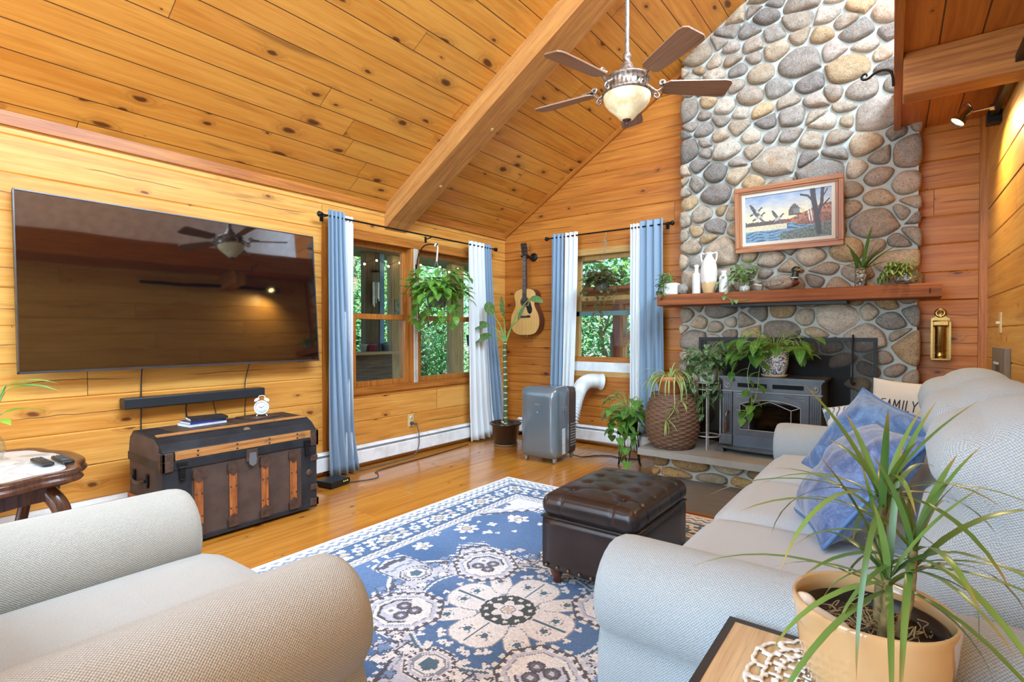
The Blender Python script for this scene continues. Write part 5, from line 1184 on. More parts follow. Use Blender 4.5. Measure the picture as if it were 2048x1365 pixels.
for sg in (-1, 1): mb = MB(); mb.ball((.135, sg*.025, .17), .005, 8, 6); mb.build('eye', P_('amber eye', S(170, 110, 40), .15), hd)

# ------------------------------------------------------------------ things on the right
t = thing('brass_lantern', 'antique brass wall lantern to the right of the chimney', 'lantern', (4.135, -.005, 1.01))
g = G('polished brass'); n = g.noise(g.ob(), 18, 3); g.set(g.mix(n, S(206, 176, 110), S(160, 126, 66)), g.m('ADD', .16, g.m('MULTIPLY', n, .2)), 1.0); BRASS = g.mat
mb = MB(); mb.box2((-.052, -.006, 0), (.052, 0, .31)); mb.prism([(-.055, .285), (.055, .285), (.055, .31), (.03, .325), (.03, .345), (-.03, .345), (-.03, .325), (-.055, .31)], -.014, -.0, 'y'); mb.build('back_plate', BRASS, t, bevel=.002)
mb = MB(); mb.M = T(0, -.012, .352) @ rot(90, 0, 0); mb.lathe([(.014, -.003), (.036, -.003), (.036, .003), (.014, .003), (.014, -.003)], 24, caps=False); mb.build('hanging_ring', BRASS, t)
mb = MB(); mb.box2((-.058, -.11, 0), (.058, 0, .016)); mb.build('tray', BRASS, t, bevel=.003)
for sg in (-1, 1): mb = MB(); mb.box2((sg*.052-.006, -.10, .016), (sg*.052+.006, -.088, .285)); mb.build('corner_strip', BRASS, t)
mb = MB(); mb.lathe([(.03, .016), (.034, .02), (.034, .05), (.03, .055), (.034, .06), (.034, .235), (.046, .285)], 24, (0, -.055, 0)); mb.build('cylinder', BRASS, t)
mb = MB(); mb.box2((-.050, -.102, .25), (.050, -.006, .295)); mb.build('hood', BRASS, t, bevel=.01)
RM = Matrix.Translation((4.39, 0, 0)) @ Matrix.Rotation(RZ, 4, 'Z')
def onr(y, z): return RM @ Vector((0, y, z))
t = thing('light_switch', 'tan toggle light switch on the right wall above the grey key box', 'switch', onr(-.665, 1.275), RZ)
mb = MB(); mb.box((-.004, 0, 0), (.008, .074, .128)); mb.build('cover_plate', TAN, t, bevel=.003); mb = MB(); mb.box((-.014, 0, .002), (.022, .009, .014)); mb.build('toggle', P_('ivory toggle', S(236, 222, 190), .4), t)
t = thing('key_box', 'weathered grey wooden box with three slots on the right wall', 'box', onr(-.78, 1.03), RZ)
g = G('weathered grey wood'); u, v, _ = g.sep(g.uv()); n = g.noise(g.xyz(g.m('MULTIPLY', u, 5), g.m('MULTIPLY', v, 50), 0), 1, 5, .65); g.set(g.mix(n, S(156, 136, 112), S(104, 88, 72)), .8); g.bump(n, .4, .004)
mb = MB((0, 0, 1)); mb.box((-.014, 0, 0), (.028, .46, .19)); mb.build('panel', g.mat, t, bevel=.004)
for i in range(3): mb = MB(); mb.box((-.0285, -.05+.05*i, -.02), (.003, .014, .06)); mb.build('slot', P_('slot shadow brown', S(62, 50, 40), .9), t); mb = MB(); mb.box((-.036, -.05+.05*i, -.0), (.012, .012, .014)); mb.build('switch_toggle', P_('pale toggle', S(196, 182, 160), .5), t)
t = thing('iron_hook', 'wrought iron scroll hook screwed to the loft edge', 'hook', (3.86+TH*1.2-.024, -1.2, 2.745), radians(0))
mb = MB(); mb.tube(spline([(.0, 0, -.06), (-.004, 0, .0), (-.018, 0, .035), (-.055, 0, .05), (-.095, 0, .04), (-.125, 0, .02), (-.15, 0, .02), (-.158, 0, .038), (-.145, 0, .052), (-.132, 0, .045), (-.134, 0, .036)], 6), [.007]*8+[.0075]*44+[.005]*9, 8); mb.build('scroll', BLACK, t)
t = thing('track_light', 'black ceiling track with a chrome spotlight above the right wall', 'track light', onr(-.95, 2.60), RZ)
CHR = P_('brushed chrome', S(196, 190, 180), .22, 1.0)
mb = MB((0, 1, 0)); mb.box2((-.055, -1.5, -.02), (-.02, .42, .015)); mb.build('track', BLACK, t); 
for y in (.40,): mb = MB(); mb.box2((-.07, y-.05, -.06), (0, y+.03, .02)); mb.build('end_mount', BLACK, t, bevel=.004)
mb = MB(); mb.tube([(-.05, .22, -.005), (-.075, .22, -.005)], .019, 14); mb.tube([(-.07, .22, -.005), (-.16, .22, -.01)], .006, 8); mb.build('arm', CHR, t)
mb = MB(); mb.tube(spline([(-.15, .22, -.01), (-.165, .215, .03), (-.18, .21, .045), (-.195, .21, .03)], 4), .006, 8); mb.box((-.165, .22, -.008), (.02, .02, .02)); mb.tube([(-.16, .20, -.01), (-.205, .20, -.055)], .005, 6); mb.tube([(-.16, .24, -.01), (-.205, .24, -.055)], .005, 6); mb.build('yoke', CHR, t)
ax = Vector((-.75, -.15, -1.0)).normalized(); c0 = Vector((-.185, .22, -.005))
mb = MB(); mb.M = Matrix.Translation(c0) @ ax.to_track_quat('Z', 'Y').to_matrix().to_4x4(); mb.lathe([(.0, -.03), (.018, -.03), (.024, -.01), (.026, .02), (.044, .07), (.046, .074), (.040, .072), (.02, .03)], 24, caps=False); lh = mb.build('lamp_head', CHR, t)
g = G('lit lamp face'); g.set(S(255, 230, 170), .4, emit=S(255, 222, 150), es=9)
mb = MB(); mb.M = Matrix.Translation(c0) @ ax.to_track_quat('Z', 'Y').to_matrix().to_4x4(); mb.lathe([(.0, .062), (.040, .062), (.040, .066), (0, .066)], 24, caps=False); mb.build('lens', g.mat, lh)
p = RM @ (Vector((0, -.95, 2.60))+c0+ax*.085)
sp = light('track_spot', 'SPOT', p, (RM.to_3x3() @ Vector((.35, -.35, -1))).to_track_quat('-Z', 'Y').to_euler(), 44, (1, .80, .45), spot_size=radians(150), spot_blend=1.0, shadow_soft_size=.03)
# ------------------------------------------------------------------ plants
LF_P = leafmat('pothos green leaf', S(96, 150, 62), S(60, 116, 48), S(150, 190, 100), .35, S(190, 206, 120), 5, .06)
LF_H = leafmat('hanging pothos leaf', S(110, 168, 66), S(66, 124, 46), S(160, 200, 104), .3, S(200, 214, 120), 5, .06)
LF_D = leafmat('dieffenbachia leaf', S(72, 128, 60), S(52, 104, 52), S(150, 180, 110), .8, S(214, 222, 170), 16, .05)
LF_V = leafmat('cream variegated leaf', S(118, 152, 92), S(82, 124, 70), S(200, 206, 160), 1.0, S(224, 226, 192), 5, .05)
LF_S = leafmat('spider plant blade', S(150, 180, 84), S(112, 154, 66), S(226, 230, 160), 0, vein=None) if False else leafmat('spider plant blade', S(158, 186, 92), S(116, 156, 68), S(232, 234, 170), 0, veinw=.55)
LF_M = leafmat('marbled dark leaf', S(70, 108, 64), S(50, 86, 54), S(150, 170, 120), .8, S(196, 206, 170), 5, .07)
LF_B = leafmat('bronze small leaf', S(92, 84, 58), S(64, 72, 46), S(120, 104, 70), .2, S(120, 78, 60), 4, .05)
LF_A = leafmat('lily grass blade', S(74, 124, 58), S(52, 98, 46), S(120, 160, 80), 0, veinw=.08)
LF_Y = leafmat('hoya leaf', S(86, 128, 60), S(62, 104, 50), S(232, 220, 140), 0, veinw=.35, edge=S(62, 104, 52))
LF_G = leafmat('bright lily leaf', S(150, 206, 66), S(120, 184, 52), S(190, 226, 110), 0, veinw=.08)
g = G('dragon tree blade'); u, v, _ = g.sep(g.uv()); rnd = g.n('NewGeometry', out=8); c = g.mix(rnd, S(112, 142, 66), S(70, 106, 50)); c = g.mix(g.m('MULTIPLY', g.step(u, .72, 1.0), .8), c, S(166, 122, 60)); c = g.mix(g.m('MULTIPLY', g.step(g.m('ABSOLUTE', v), .75, 1), .4), c, S(120, 80, 50)); g.set(c, .3); LF_R = g.mat
STEM = P_('green stem', S(132, 160, 82), .5); STEMB = P_('brown stem', S(120, 96, 66), .7)
SOIL = P_('potting soil', S(72, 56, 44), .95, var=.6, sc=60, bump=.8, bsc=90); TERRA = P_('terracotta', S(206, 132, 86), .75, var=.12, sc=14)
def stemmed(root, c, n, R, H, lw, mat, smat=STEM, seed=1, shape='heart', droop=.7, az=(0, 2*pi), elev=(.35, 1.2), ll=None, r=.0022, up=.0, nleaf=1):
    """leaves on petioles arching out of a pot mouth at c"""
    rg = random.Random(seed); sm = MB(); lm = MB()
    for i in range(n):
        a = rg.uniform(*az); e = rg.uniform(*elev); rad = R*rg.uniform(.45, 1.0); h = H*rg.uniform(.35, 1.0)*sin(e)+up
        d = Vector((cos(a), sin(a), 0)); b = Vector(c)+d*rg.uniform(0, .02)
        p1 = b+d*rad*.35+Vector((0, 0, h*.8)); p2 = b+d*rad*.8+Vector((0, 0, h)); p3 = b+d*rad+Vector((0, 0, h-.25*rad))
        pts = spline([b, p1, p2, p3], 4); sm.tube(pts, r, 5)
        for k in range(nleaf):
            q = pts[-1-4*k]; a2 = a+rg.uniform(-.9, .9); L = (ll or lw*1.35)*rg.uniform(.75, 1.15)
            lm.leaf(q, (cos(a2)*.8, sin(a2)*.8, rg.uniform(-.35, .35)), L, lw*rg.uniform(.8, 1.1), droop*rg.uniform(.6, 1.3), .14, shape)
    return sm, lm
def trail(sm, lm, pts, step, lw, seed=1, shape='heart', r=.002, ratio=1.35, out=None):
    rg = random.Random(seed); P = spline(pts, 10); sm.tube(P, r, 5); acc = 0; s_ = 1
    for a, b in zip(P[:-1], P[1:]):
        acc += (b-a).length
        if acc > step:
            acc = 0; s_ = -s_; t = (b-a).normalized(); sd = t.cross(Vector((0, 0, 1)))
            if sd.length < .1: sd = Vector((rg.uniform(-1, 1), rg.uniform(-1, 1), 0))
            sd.normalize(); f = (out or Vector((0, -.5, 0)))
            d = (sd*s_*.7+t*.35+f*.5+Vector((0, 0, rg.uniform(-.5, .1)))); st = b+d.normalized()*lw*.35; sm.tube([b, st], r*.7, 4)
            lm.leaf(st, d, lw*ratio*rg.uniform(.75, 1.1), lw*rg.uniform(.8, 1.1), .6, .14, shape)
def pot_lathe(root, name, prof, mat, n=32, c=(0, 0, 0)): mb = MB(); mb.lathe(prof, n, c); return mb.build(name, mat, root)
def soil(root, r, z, c=(0, 0)): mb = MB(); mb.lathe([(r, z-.01), (r, z), (r*.5, z+.006), (0, z+.008)], 20, (c[0], c[1], 0)); return mb.build('soil', SOIL, root)

# 1 dragon tree in the cream pot, right foreground
t = thing('potted_dragon_tree', 'spiky dragon tree in a cream glazed pot on the end table in the right foreground', 'potted plant', (3.894, -3.985, .587))
g = G('cream glazed ceramic'); n = g.noise(g.ob(), 3, 2); g.set(g.mix(n, S(214, 176, 128), S(200, 156, 106)), .12, coat=.6); CREAM = g.mat
pot_lathe(t, 'pot', [(.0, 0), (.088, 0), (.096, .006), (.108, .05), (.117, .10), (.1215, .14), (.122, .150), (.1195, .155), (.115, .152), (.113, .13), (.110, .10), (.10, .04)], CREAM, 48)
pot_lathe(t, 'nursery_pot', [(.095, .03), (.104, .095), (.107, .128), (.104, .128), (.098, .09)], BLACKP, 40); soil(t, .10, .105)
rg = random.Random(5); mb = MB()
for i in range(70):
    a, r0 = rg.uniform(0, 6.28), rg.uniform(0, .085); p = Vector((r0*cos(a), r0*sin(a), .112)); q = [p]
    for k in range(3): q.append(q[-1]+Vector((rg.uniform(-.02, .02), rg.uniform(-.02, .02), rg.uniform(-.006, .012))))
    mb.tube(spline(q, 3), .0012, 4)
rt = mb.build('dry_roots', P_('dry straw roots', S(170, 146, 104), .9, var=.4), t); rt['kind'] = 'stuff'
mb = MB(); mb.M = T(-.062, -.055, .125) @ rot(8, 0, -38); mb.rbox((0, 0, 0), (.085, .030, .026), .012, 6); mb.ball((-.045, 0, .010), (.022, .018, .018), 14, 10); mb.build('ceramic_ornament', P_('glazed cream', S(232, 216, 196), .1), t)
mb_s = MB(); mb = MB(); CANES = [(.012, .022, .235), (.052, -.004, .165), (.022, -.04, .12)]
for k, (cx_, cy_, h) in enumerate(CANES):
    pts = spline([(cx_*.7, cy_*.7, .10), (cx_, cy_, .10+h*.5), (cx_*1.1, cy_*1.2, .10+h)], 8); cm = MB(); cm.tube(pts, [.0085-.003*i/len(pts)+.0006*(i % 2) for i in range(len(pts))], 10); cm.build('cane', P_('ringed cane', S(146, 128, 84), .6, var=.3, sc=60), t)
    for i in range((26, 24, 18)[k]):
        a = i*2.4+k; e = rg.uniform(-.15, 1.25) if i > 5 else rg.uniform(1.0, 1.45); b = pts[-1-int(rg.uniform(0, 5))]
        L = rg.uniform(.20, .36)*(1.0 if e < 1 else .72); mb.leaf(b, (cos(a)*cos(e), sin(a)*cos(e), sin(e)), L, rg.uniform(.009, .0135), rg.uniform(.9, 1.75) if e < 1.1 else .5, .12, 'strap', 9)
mb.build('foliage', LF_R, t)

# 2 bright lily in a glass vase, left edge
t = thing('lily_in_vase', 'bright green lily in a glass vase on the marble table at the left edge', 'vase', (.50, -4.62, .599))
pot_lathe(t, 'glass_vase', [(.0, 0), (.05, 0), (.066, .02), (.078, .06), (.072, .10), (.052, .135), (.05, .15), (.058, .17), (.055, .17), (.047, .15), (.049, .135), (.068, .10), (.074, .06), (.062, .022), (0, .01)], CLEAR, 32)
sm = MB(); lm = MB(); rg = random.Random(2)
for i in range(16):
    a = rg.uniform(0, 6.28); b = Vector((cos(a)*.02, sin(a)*.02, .12)); e = b+Vector((cos(a)*.06, sin(a)*.06, rg.uniform(.08, .26))); sm.tube(spline([b, (b+e)/2+Vector((0, 0, .03)), e], 4), .004, 6)
    lm.leaf(e, (cos(a), sin(a), rg.uniform(-.1, .7)), rg.uniform(.15, .22), .062, rg.uniform(.3, .9), .16, 'lance', 7)
sm.tube([(0, 0, .02), (0, 0, .2)], .006, 6); sm.build('stems', STEM, t); lm.build('foliage', LF_G, t)

# 3 hanging pothos at the double window
t = thing('hanging_pothos', 'large hanging pothos in a grey basket in front of the double window', 'hanging plant', (.32, -1.485, 1.46))
pot_lathe(t, 'pot', [(.0, 0), (.075, 0), (.085, .01), (.10, .12), (.106, .125), (.106, .145), (.098, .145), (.09, .12)], P_('grey plastic pot', S(86, 88, 94), .5)); soil(t, .094, .125)
mb = MB()
for k in range(3): a = k*2.09; mb.tube([(.10*cos(a), .10*sin(a), .13), (0, 0, .46)], .0016, 5)
mb.build('hanger_wires', P_('thin wire', S(150, 150, 146), .4, .6), t)
mb = MB(); mb.tube(spline([(0, 0, .44), (0, .01, .52), (0, .015, .58), (0, .0, .605), (0, -.018, .60), (0, -.025, .58)], 5), .008, 8); mb.build('hanger_hook', P_('white plastic hook', S(214, 214, 206), .5), t)
sm, lm = stemmed(t, (0, 0, .13), 95, .30, .24, .085, LF_H, seed=4, elev=(.1, 1.4), droop=.9, nleaf=2)
for k in range(9):
    a = k*.7+.2; d = Vector((cos(a), sin(a), 0))*.8
    trail(sm, lm, [(0, 0, .13), d*.15+Vector((0, 0, .2)), d*.24+Vector((0, 0, .05)), d*.25+Vector((0, .0, -.10)), d*.22+Vector((0, .0, -.12-.02*(k % 3)))], .05, .075, seed=k)
sm.build('stems', STEM, t); lm.build('foliage', LF_H, t)
t = thing('plant_bracket', 'curved black iron bracket holding the large hanging pothos', 'bracket', (.0, -1.475, 1.83))
mb = MB(); mb.box((.026, 0, .0), (.006, .02, .13)); mb.build('back_bar', BLACK, t); mb = MB(); mb.tube(spline([(.03, 0, -.06), (.035, 0, .05), (.06, .0, .16), (.13, .0, .235), (.22, -.005, .245), (.29, -.008, .235), (.32, -.01, .228), (.335, -.01, .24)], 6), .006, 8); mb.build('arm', BLACK, t)

# 4 hanging bronze plant at the small window
t = thing('hanging_bronze_plant', 'hanging plant with small bronze leaves in front of the small back window', 'hanging plant', (1.405, -.14, 1.66))
pot_lathe(t, 'pot', [(.0, 0), (.05, 0), (.062, .03), (.072, .09), (.068, .09), (.055, .03)], P_('smoky pot', S(110, 118, 112), .4)); soil(t, .066, .08)
mb = MB()
for k in range(3): a = k*2.09+.5; mb.tube([(.07*cos(a), .07*sin(a), .085), (.01, 0, .42)], .0012, 5)
mb.build('hanger_wires', P_('dark wire', S(96, 96, 92), .4, .5), t)
mb = MB(); mb.tube(spline([(.01, 0, .41), (.02, 0, .46), (.03, 0, .49), (.01, 0, .515), (-.01, 0, .50)], 5), .006, 8); mb.tube(spline([(.01, 0, .515), (.01, .02, .56), (.01, .036, .60), (.01, .04, .615)], 4), .003, 6); mb.build('hanger_hook', P_('sage plastic hook', S(130, 140, 128), .5), t)
sm, lm = stemmed(t, (0, 0, .08), 110, .21, .17, .045, LF_B, STEMB, 8, 'oval', .6, elev=(.1, 1.4), ll=.055, r=.0014, nleaf=3)
for k, (dx, dz) in enumerate(((-.20, -.05), (-.15, -.12), (-.05, -.22), (.0, -.30), (.08, -.12), (.17, -.06), (.03, -.33))):
    trail(sm, lm, [(0, 0, .08), (dx*.5, -.05, .14), (dx, -.07, .02), (dx*1.05, -.07, dz)], .028, .042, seed=20+k, shape='oval', r=.0014, ratio=1.25)
sm.build('stems', STEMB, t); lm.build('foliage', LF_B, t)

# 5 dieffenbachia in the corner
t = thing('dieffenbachia', 'tall dumb cane with speckled leaves in a black glazed pot in the corner', 'potted plant', (.46, -.585, 0))
BGL = P_('black brown glaze', S(50, 36, 30), .1, coat=.6); pot_lathe(t, 'saucer', [(0, 0), (.12, 0), (.135, .02), (.13, .02), (.115, .008)], P_('tan saucer', S(150, 124, 96), .5)); pot_lathe(t, 'pot', [(0, .01), (.115, .01), (.125, .03), (.155, .215), (.175, .225), (.178, .24), (.165, .245), (.15, .225), (.14, .19)], BGL, 36); soil(t, .15, .205)
pts = spline([(0, 0, .2), (.0, .0, .6), (-.01, 0, 1.0), (.0, 0, 1.12)], 20)
g = G('ringed cane'); v = g.ob(); x, y, z = g.sep(v); k = g.m('FRACT', g.m('ADD', g.m('MULTIPLY', z, 15), g.m('MULTIPLY', g.noise(v, 8, 2), .8))); g.set(g.mix(g.step(k, .78, .86), g.mix(g.noise(v, 20, 2), S(84, 104, 54), S(60, 72, 40)), S(206, 200, 160)), .5)
mb = MB(); mb.tube(pts, [.022-.004*i/len(pts)+(.002 if i % 4 == 0 else 0) for i in range(len(pts))], 12); mb.build('cane', g.mat, t)
mb = MB(); mb.tube([(-.045, .0, .2), (-.05, .0, .72)], .005, 8); mb.build('support_stake', P_('bamboo stake', S(196, 150, 90), .6), t)
mb = MB(); lm = MB()
for (ex, ez, dx, dz, L, wd, dr_) in ((-.20, 1.44, -.45, .9, .22, .115, .9), (-.27, 1.33, -1.0, .15, .27, .12, .45), (-.22, 1.22, -.9, -.1, .30, .135, .45), (-.01, 1.42, -.05, 1, .24, .06, .25), (.24, 1.38, .55, .85, .19, .085, .25), (.36, 1.57, 1.0, .1, .17, .09, 1.0)):
    b = Vector((0, 0, 1.10)); e = Vector((ex*.75 if ex != .36 else .33, -.02, ez-.0 if ex == .36 else ez-.04)); pp = spline([b, b*.4+e*.6+Vector((-(ex*.12), 0, .02)), e], 6); mb.tube(pp, [.010-.006*i/(len(pp)-1) for i in range(len(pp))], 8)
    lm.leaf(e, (dx, -.25, dz), L, wd, dr_, .16, 'oval', 8, up=(0, -1, .35) if abs(dx) < .3 else (0, -.75, .7))
mb.build('leaf_stalks', STEM, t); lm.build('foliage', LF_D, t)

# 6 pothos on the hairpin stand
t = thing('plant_stand', 'small plant stand on three black hairpin legs left of the hearth', 'plant stand', (1.93, -.66, 0))
mb = MB(); mb.lathe([(.0, .30), (.11, .30), (.11, .315), (0, .315)], 28); mb.build('top', BLACK, t)
for k in range(3):
    a = k*2.094-1.25; d = Vector((cos(a), sin(a), 0)); sd = Vector((-sin(a), cos(a), 0)); mb = MB(); mb.tube(spline([d*.07+sd*.035+Vector((0, 0, .30)), d*.10+sd*.012+Vector((0, 0, .06)), d*.112+sd*.006+Vector((0, 0, .008)), d*.112-sd*.006+Vector((0, 0, .008)), d*.10-sd*.012+Vector((0, 0, .06)), d*.07-sd*.035+Vector((0, 0, .30))], 5), .005, 8); mb.build('leg', BLACK, t)
t = thing('pothos_on_stand', 'full green pothos on the hairpin leg stand left of the wicker basket', 'potted plant', (1.93, -.66, .315))
pot_lathe(t, 'pot', [(0, 0), (.065, 0), (.075, .02), (.088, .13), (.08, .13)], P_('black pot', S(44, 44, 46), .5)); soil(t, .08, .12)
sm, lm = stemmed(t, (0, 0, .12), 78, .20, .26, .085, LF_P, seed=12, elev=(.05, 1.4), droop=1.0, nleaf=1)
for k, (a, z) in enumerate(((-1.8, -.12), (-1.2, -.24), (-2.4, .0), (-.6, -.05), (-1.5, -.02), (-2.8, -.05))): d = Vector((cos(a), sin(a), 0)); trail(sm, lm, [(0, 0, .12), d*.10+Vector((0, 0, .16)), d*.16+Vector((0, 0, .06)), d*.15+Vector((0, 0, z))], .055, .075, seed=40+k)
sm.build('stems', STEM, t); lm.build('foliage', LF_P, t)

# 7 wicker basket with the spider plant
t = thing('wicker_basket', 'barrel shaped brown wicker basket standing upside down on the hearth', 'basket', (2.345, -.70, .243))
n = 176; rows = 25; vs = []; prof = [(0, .155), (.12, .195), (.35, .222), (.6, .225), (.82, .20), (1, .172)]
def bprof(q):
    for (a, b), (c, d) in zip(prof[:-1], prof[1:]):
        if q <= c: k = (q-a)/(c-a); k = k*k*(3-2*k)*.4+k*.6; return b+(d-b)*k
    return prof[-1][1]
H = .45; m_ = rows*4
for j in range(m_+1):
    z = H*j/m_; row = j//4; f = j % 4; rw = abs(sin(pi*(f/4)))
    for i in range(n):
        th = 2*pi*i/n; r = bprof(j/m_)+.0065*sin(13*th+pi*row)*rw+.004*rw-.003; vs.append((r*cos(th), r*sin(th), z))
g = G('brown wicker'); v = g.ob(); x, y, z = g.sep(v); nn = g.noise(g.scale(v, (1, 1, 9)), 14, 3); f = g.noise(g.scale(v, (1, 1, 5)), 120, 2); g.set(g.mix(g.m('ADD', g.m('MULTIPLY', nn, .8), g.m('MULTIPLY', f, .3)), S(150, 112, 84), S(74, 50, 38)), .6); g.bump(f, .4, .003); WICK = g.mat
mb = MB(); mb.add(vs, [(j*n+i, j*n+(i+1) % n, (j+1)*n+(i+1) % n, (j+1)*n+i) for j in range(m_) for i in range(n)], smooth=True); mb.build('woven_body', WICK, t)
mb = MB(); mb.lathe([(.0, H-.004), (.165, H-.004), (.176, H), (.172, H+.01), (.15, H+.012), (0, H+.010)], 40); mb.build('top_panel', WICK, t)
t = thing('spider_plant', 'spider plant with pale striped arching blades in a terracotta pot on the wicker basket', 'potted plant', (2.325, -.71, .704))
pot_lathe(t, 'pot', [(0, 0), (.078, 0), (.085, .006), (.108, .10), (.122, .10), (.126, .14), (.118, .142), (.108, .12)], TERRA, 32); soil(t, .11, .12)
lm = MB(); rg = random.Random(9)
for i in range(64):
    a = rg.uniform(0, 6.28); e = rg.uniform(.5, 1.35); lm.leaf((cos(a)*.03, sin(a)*.03, .12), (cos(a)*cos(e), sin(a)*cos(e), sin(e)), rg.uniform(.24, .40), .013, rg.uniform(2.0, 3.0), .1, 'strap', 10)
lm.build('foliage', LF_S, t)
lm = MB()
for (px, py, pz) in ((.12, -.22, -.10), (.17, -.2, -.04), (.06, -.235, -.20)):
    for i in range(9): a = rg.uniform(0, 6.28); e = rg.uniform(-.9, .6); lm.leaf((px, py, pz), (cos(a)*cos(e), -abs(sin(a)*cos(e))*.6, sin(e)), rg.uniform(.08, .17), .012, rg.uniform(.5, 1.2), .1, 'strap', 7)
pl = lm.build('plantlets', LF_S, t)
mb = MB(); mb.tube(spline([(.03, 0, .12), (.08, -.10, .16), (.11, -.20, .05), (.12, -.22, -.10), (.06, -.235, -.20)], 6), .003, 6); mb.tube(spline([(.03, 0, .12), (.12, -.08, .14), (.17, -.18, .05), (.17, -.2, -.04)], 6), .003, 6); mb.build('runners', P_('pale runner', S(206, 210, 140), .5), t)

# 8 ring stand with white pot
t = thing('wire_plant_stand', 'grey metal ring plant stand between the basket and the stove', 'plant stand', (2.60, -.57, .243))
GM = P_('grey painted metal', S(176, 172, 164), .5, .3)
def ring(mb, R, z, r=.006, n=36): mb.tube([(R*cos(2*pi*i/n), R*sin(2*pi*i/n), z) for i in range(n+1)], r, 8, caps=False)
for R, z, nm in ((.10, .555, 'top_ring'), (.10, .50, 'middle_ring'), (.10, .11, 'lower_ring')): mb = MB(); ring(mb, R, z); mb.build(nm, GM, t)
mb = MB(); mb.lathe([(0, .555), (.098, .555), (.098, .560), (0, .560)], 30); mb.build('top_plate', GM, t)
for k in range(4): a = k*pi/2-1.35; mb = MB(); mb.tube([(.10*cos(a), .10*sin(a), 0), (.10*cos(a), .10*sin(a), .56)], .007, 8); mb.build('leg', GM, t)
t = thing('variegated_pothos', 'marbled pothos in a white pot on the grey ring stand beside the stove', 'potted plant', (2.60, -.57, .804))
pot_lathe(t, 'pot', [(0, 0), (.062, 0), (.066, .004), (.085, .165), (.078, .165), (.07, .13)], WHITEC, 32); soil(t, .075, .15)
sm, lm = stemmed(t, (0, 0, .15), 46, .17, .20, .06, LF_M, seed=21, elev=(.1, 1.35), droop=1.0, nleaf=2)
for k, (a, z, R) in enumerate(((-2.6, -.15, .15), (-2.2, -.22, .13), (-1.7, -.32, .10), (-3.0, -.05, .17), (-1.2, -.2, .12), (3.0, -.1, .16), (-.6, -.12, .13))): d = Vector((cos(a), sin(a), 0)); trail(sm, lm, [(0, 0, .15), d*.09+Vector((0, 0, .22)), d*R+Vector((0, 0, .08)), d*R+Vector((0, 0, z*.5)), d*R*.9+Vector((0, 0, z))], .045, .058, seed=60+k)
sm.build('stems', STEM, t); lm.build('foliage', LF_M, t)

# 9 pothos in the blue and white pot on the stove
t = thing('stove_top_pothos', 'lush pothos in a blue and white china pot on top of the stove', 'potted plant', (3.095, -.50, .866))
pot_lathe(t, 'saucer', [(0, 0), (.082, 0), (.098, .018), (.094, .02), (.08, .008)], P_('tan saucer', S(216, 188, 148), .5))
g = G('blue and white china'); v = g.ob(); a_ = g.noise(v, 34, 3, .6, 2.5); b_ = g.voro(v, 30); c = g.mix(g.step(a_, .50, .54), S(240, 236, 222), S(52, 62, 130)); c = g.mix(g.m('MULTIPLY', g.step(b_, .26, .2), .9), c, S(66, 78, 150)); g.set(c, .12, coat=.5)
pot_lathe(t, 'pot', [(0, .01), (.07, .01), (.082, .03), (.10, .09), (.104, .15), (.102, .195), (.106, .20), (.106, .206), (.098, .205), (.094, .17)], g.mat, 40); soil(t, .094, .18)
sm, lm = stemmed(t, (0, 0, .18), 60, .28, .24, .085, LF_P, seed=31, elev=(.15, 1.3), droop=1.0, nleaf=1, ll=.15)
for k, P9 in enumerate(([(0, -.02, .18), (-.10, -.16, .20), (-.14, -.24, .06), (-.13, -.27, -.06), (-.10, -.29, -.18), (-.15, -.29, -.30), (-.20, -.29, -.33)], [(0, -.02, .18), (-.05, -.14, .22), (-.06, -.24, .05), (-.07, -.28, -.12), (-.12, -.29, -.24), (-.21, -.29, -.25)], [(0, 0, .18), (-.16, -.05, .22), (-.26, -.08, .12), (-.31, -.10, .0)], [(0, 0, .18), (.14, -.08, .24), (.20, -.10, .12)])): trail(sm, lm, P9, .075, .07, seed=80+k, r=.0026)
sm.build('stems', STEM, t); lm.build('foliage', LF_P, t)

# 10-13 plants on the mantel
t = thing('small_mantel_plant', 'small trailing plant in a rough white cube pot at the left end of the mantel', 'potted plant', (2.205, -.33, MZ))
mb = MB(); mb.rbox((0, 0, .055), (.12, .12, .11), .012, 8); mb.build('pot', P_('rough white plaster', S(226, 222, 212), .9, var=.1, sc=40, bump=.9, bsc=55), t)
sm, lm = stemmed(t, (0, 0, .10), 24, .12, .12, .036, LF_M, seed=51, elev=(.2, 1.4), nleaf=2, shape='oval', ll=.055, az=(2.0, 5.2))
for k in range(4): a = 3.0+k*.45; d = Vector((cos(a), sin(a), 0)); trail(sm, lm, [(0, 0, .10), d*.07+Vector((0, 0, .15)), d*.12+Vector((0, 0, .05)), d*.125+Vector((0, 0, -.03))], .028, .032, seed=90+k, shape='oval', r=.0014)
sm.build('stems', STEM, t); lm.build('foliage', LF_M, t)
t = thing('rock', 'small grey rock beside the cube pot on the mantel', 'rock', (2.305, -.335, MZ)); mb = MB(); mb.ball((0, 0, .05), (.045, .04, .052), 18, 12)
for v_ in mb.v: v_ *= 1+.18*mnoise.noise(v_*30)
mb.build('rock', STONE, t); bpy.data.objects.remove([o for o in t.children][0]); mb2 = MB(); mb2.col = S(150, 142, 134); mb2.add(mb.v, mb.f, smooth=True); mb2.build('stone_body', STONE, t)
t = thing('cream_pothos', 'cream variegated pothos in a clear glass between the short white bottle and the duck', 'potted plant', (2.83, -.33, MZ))
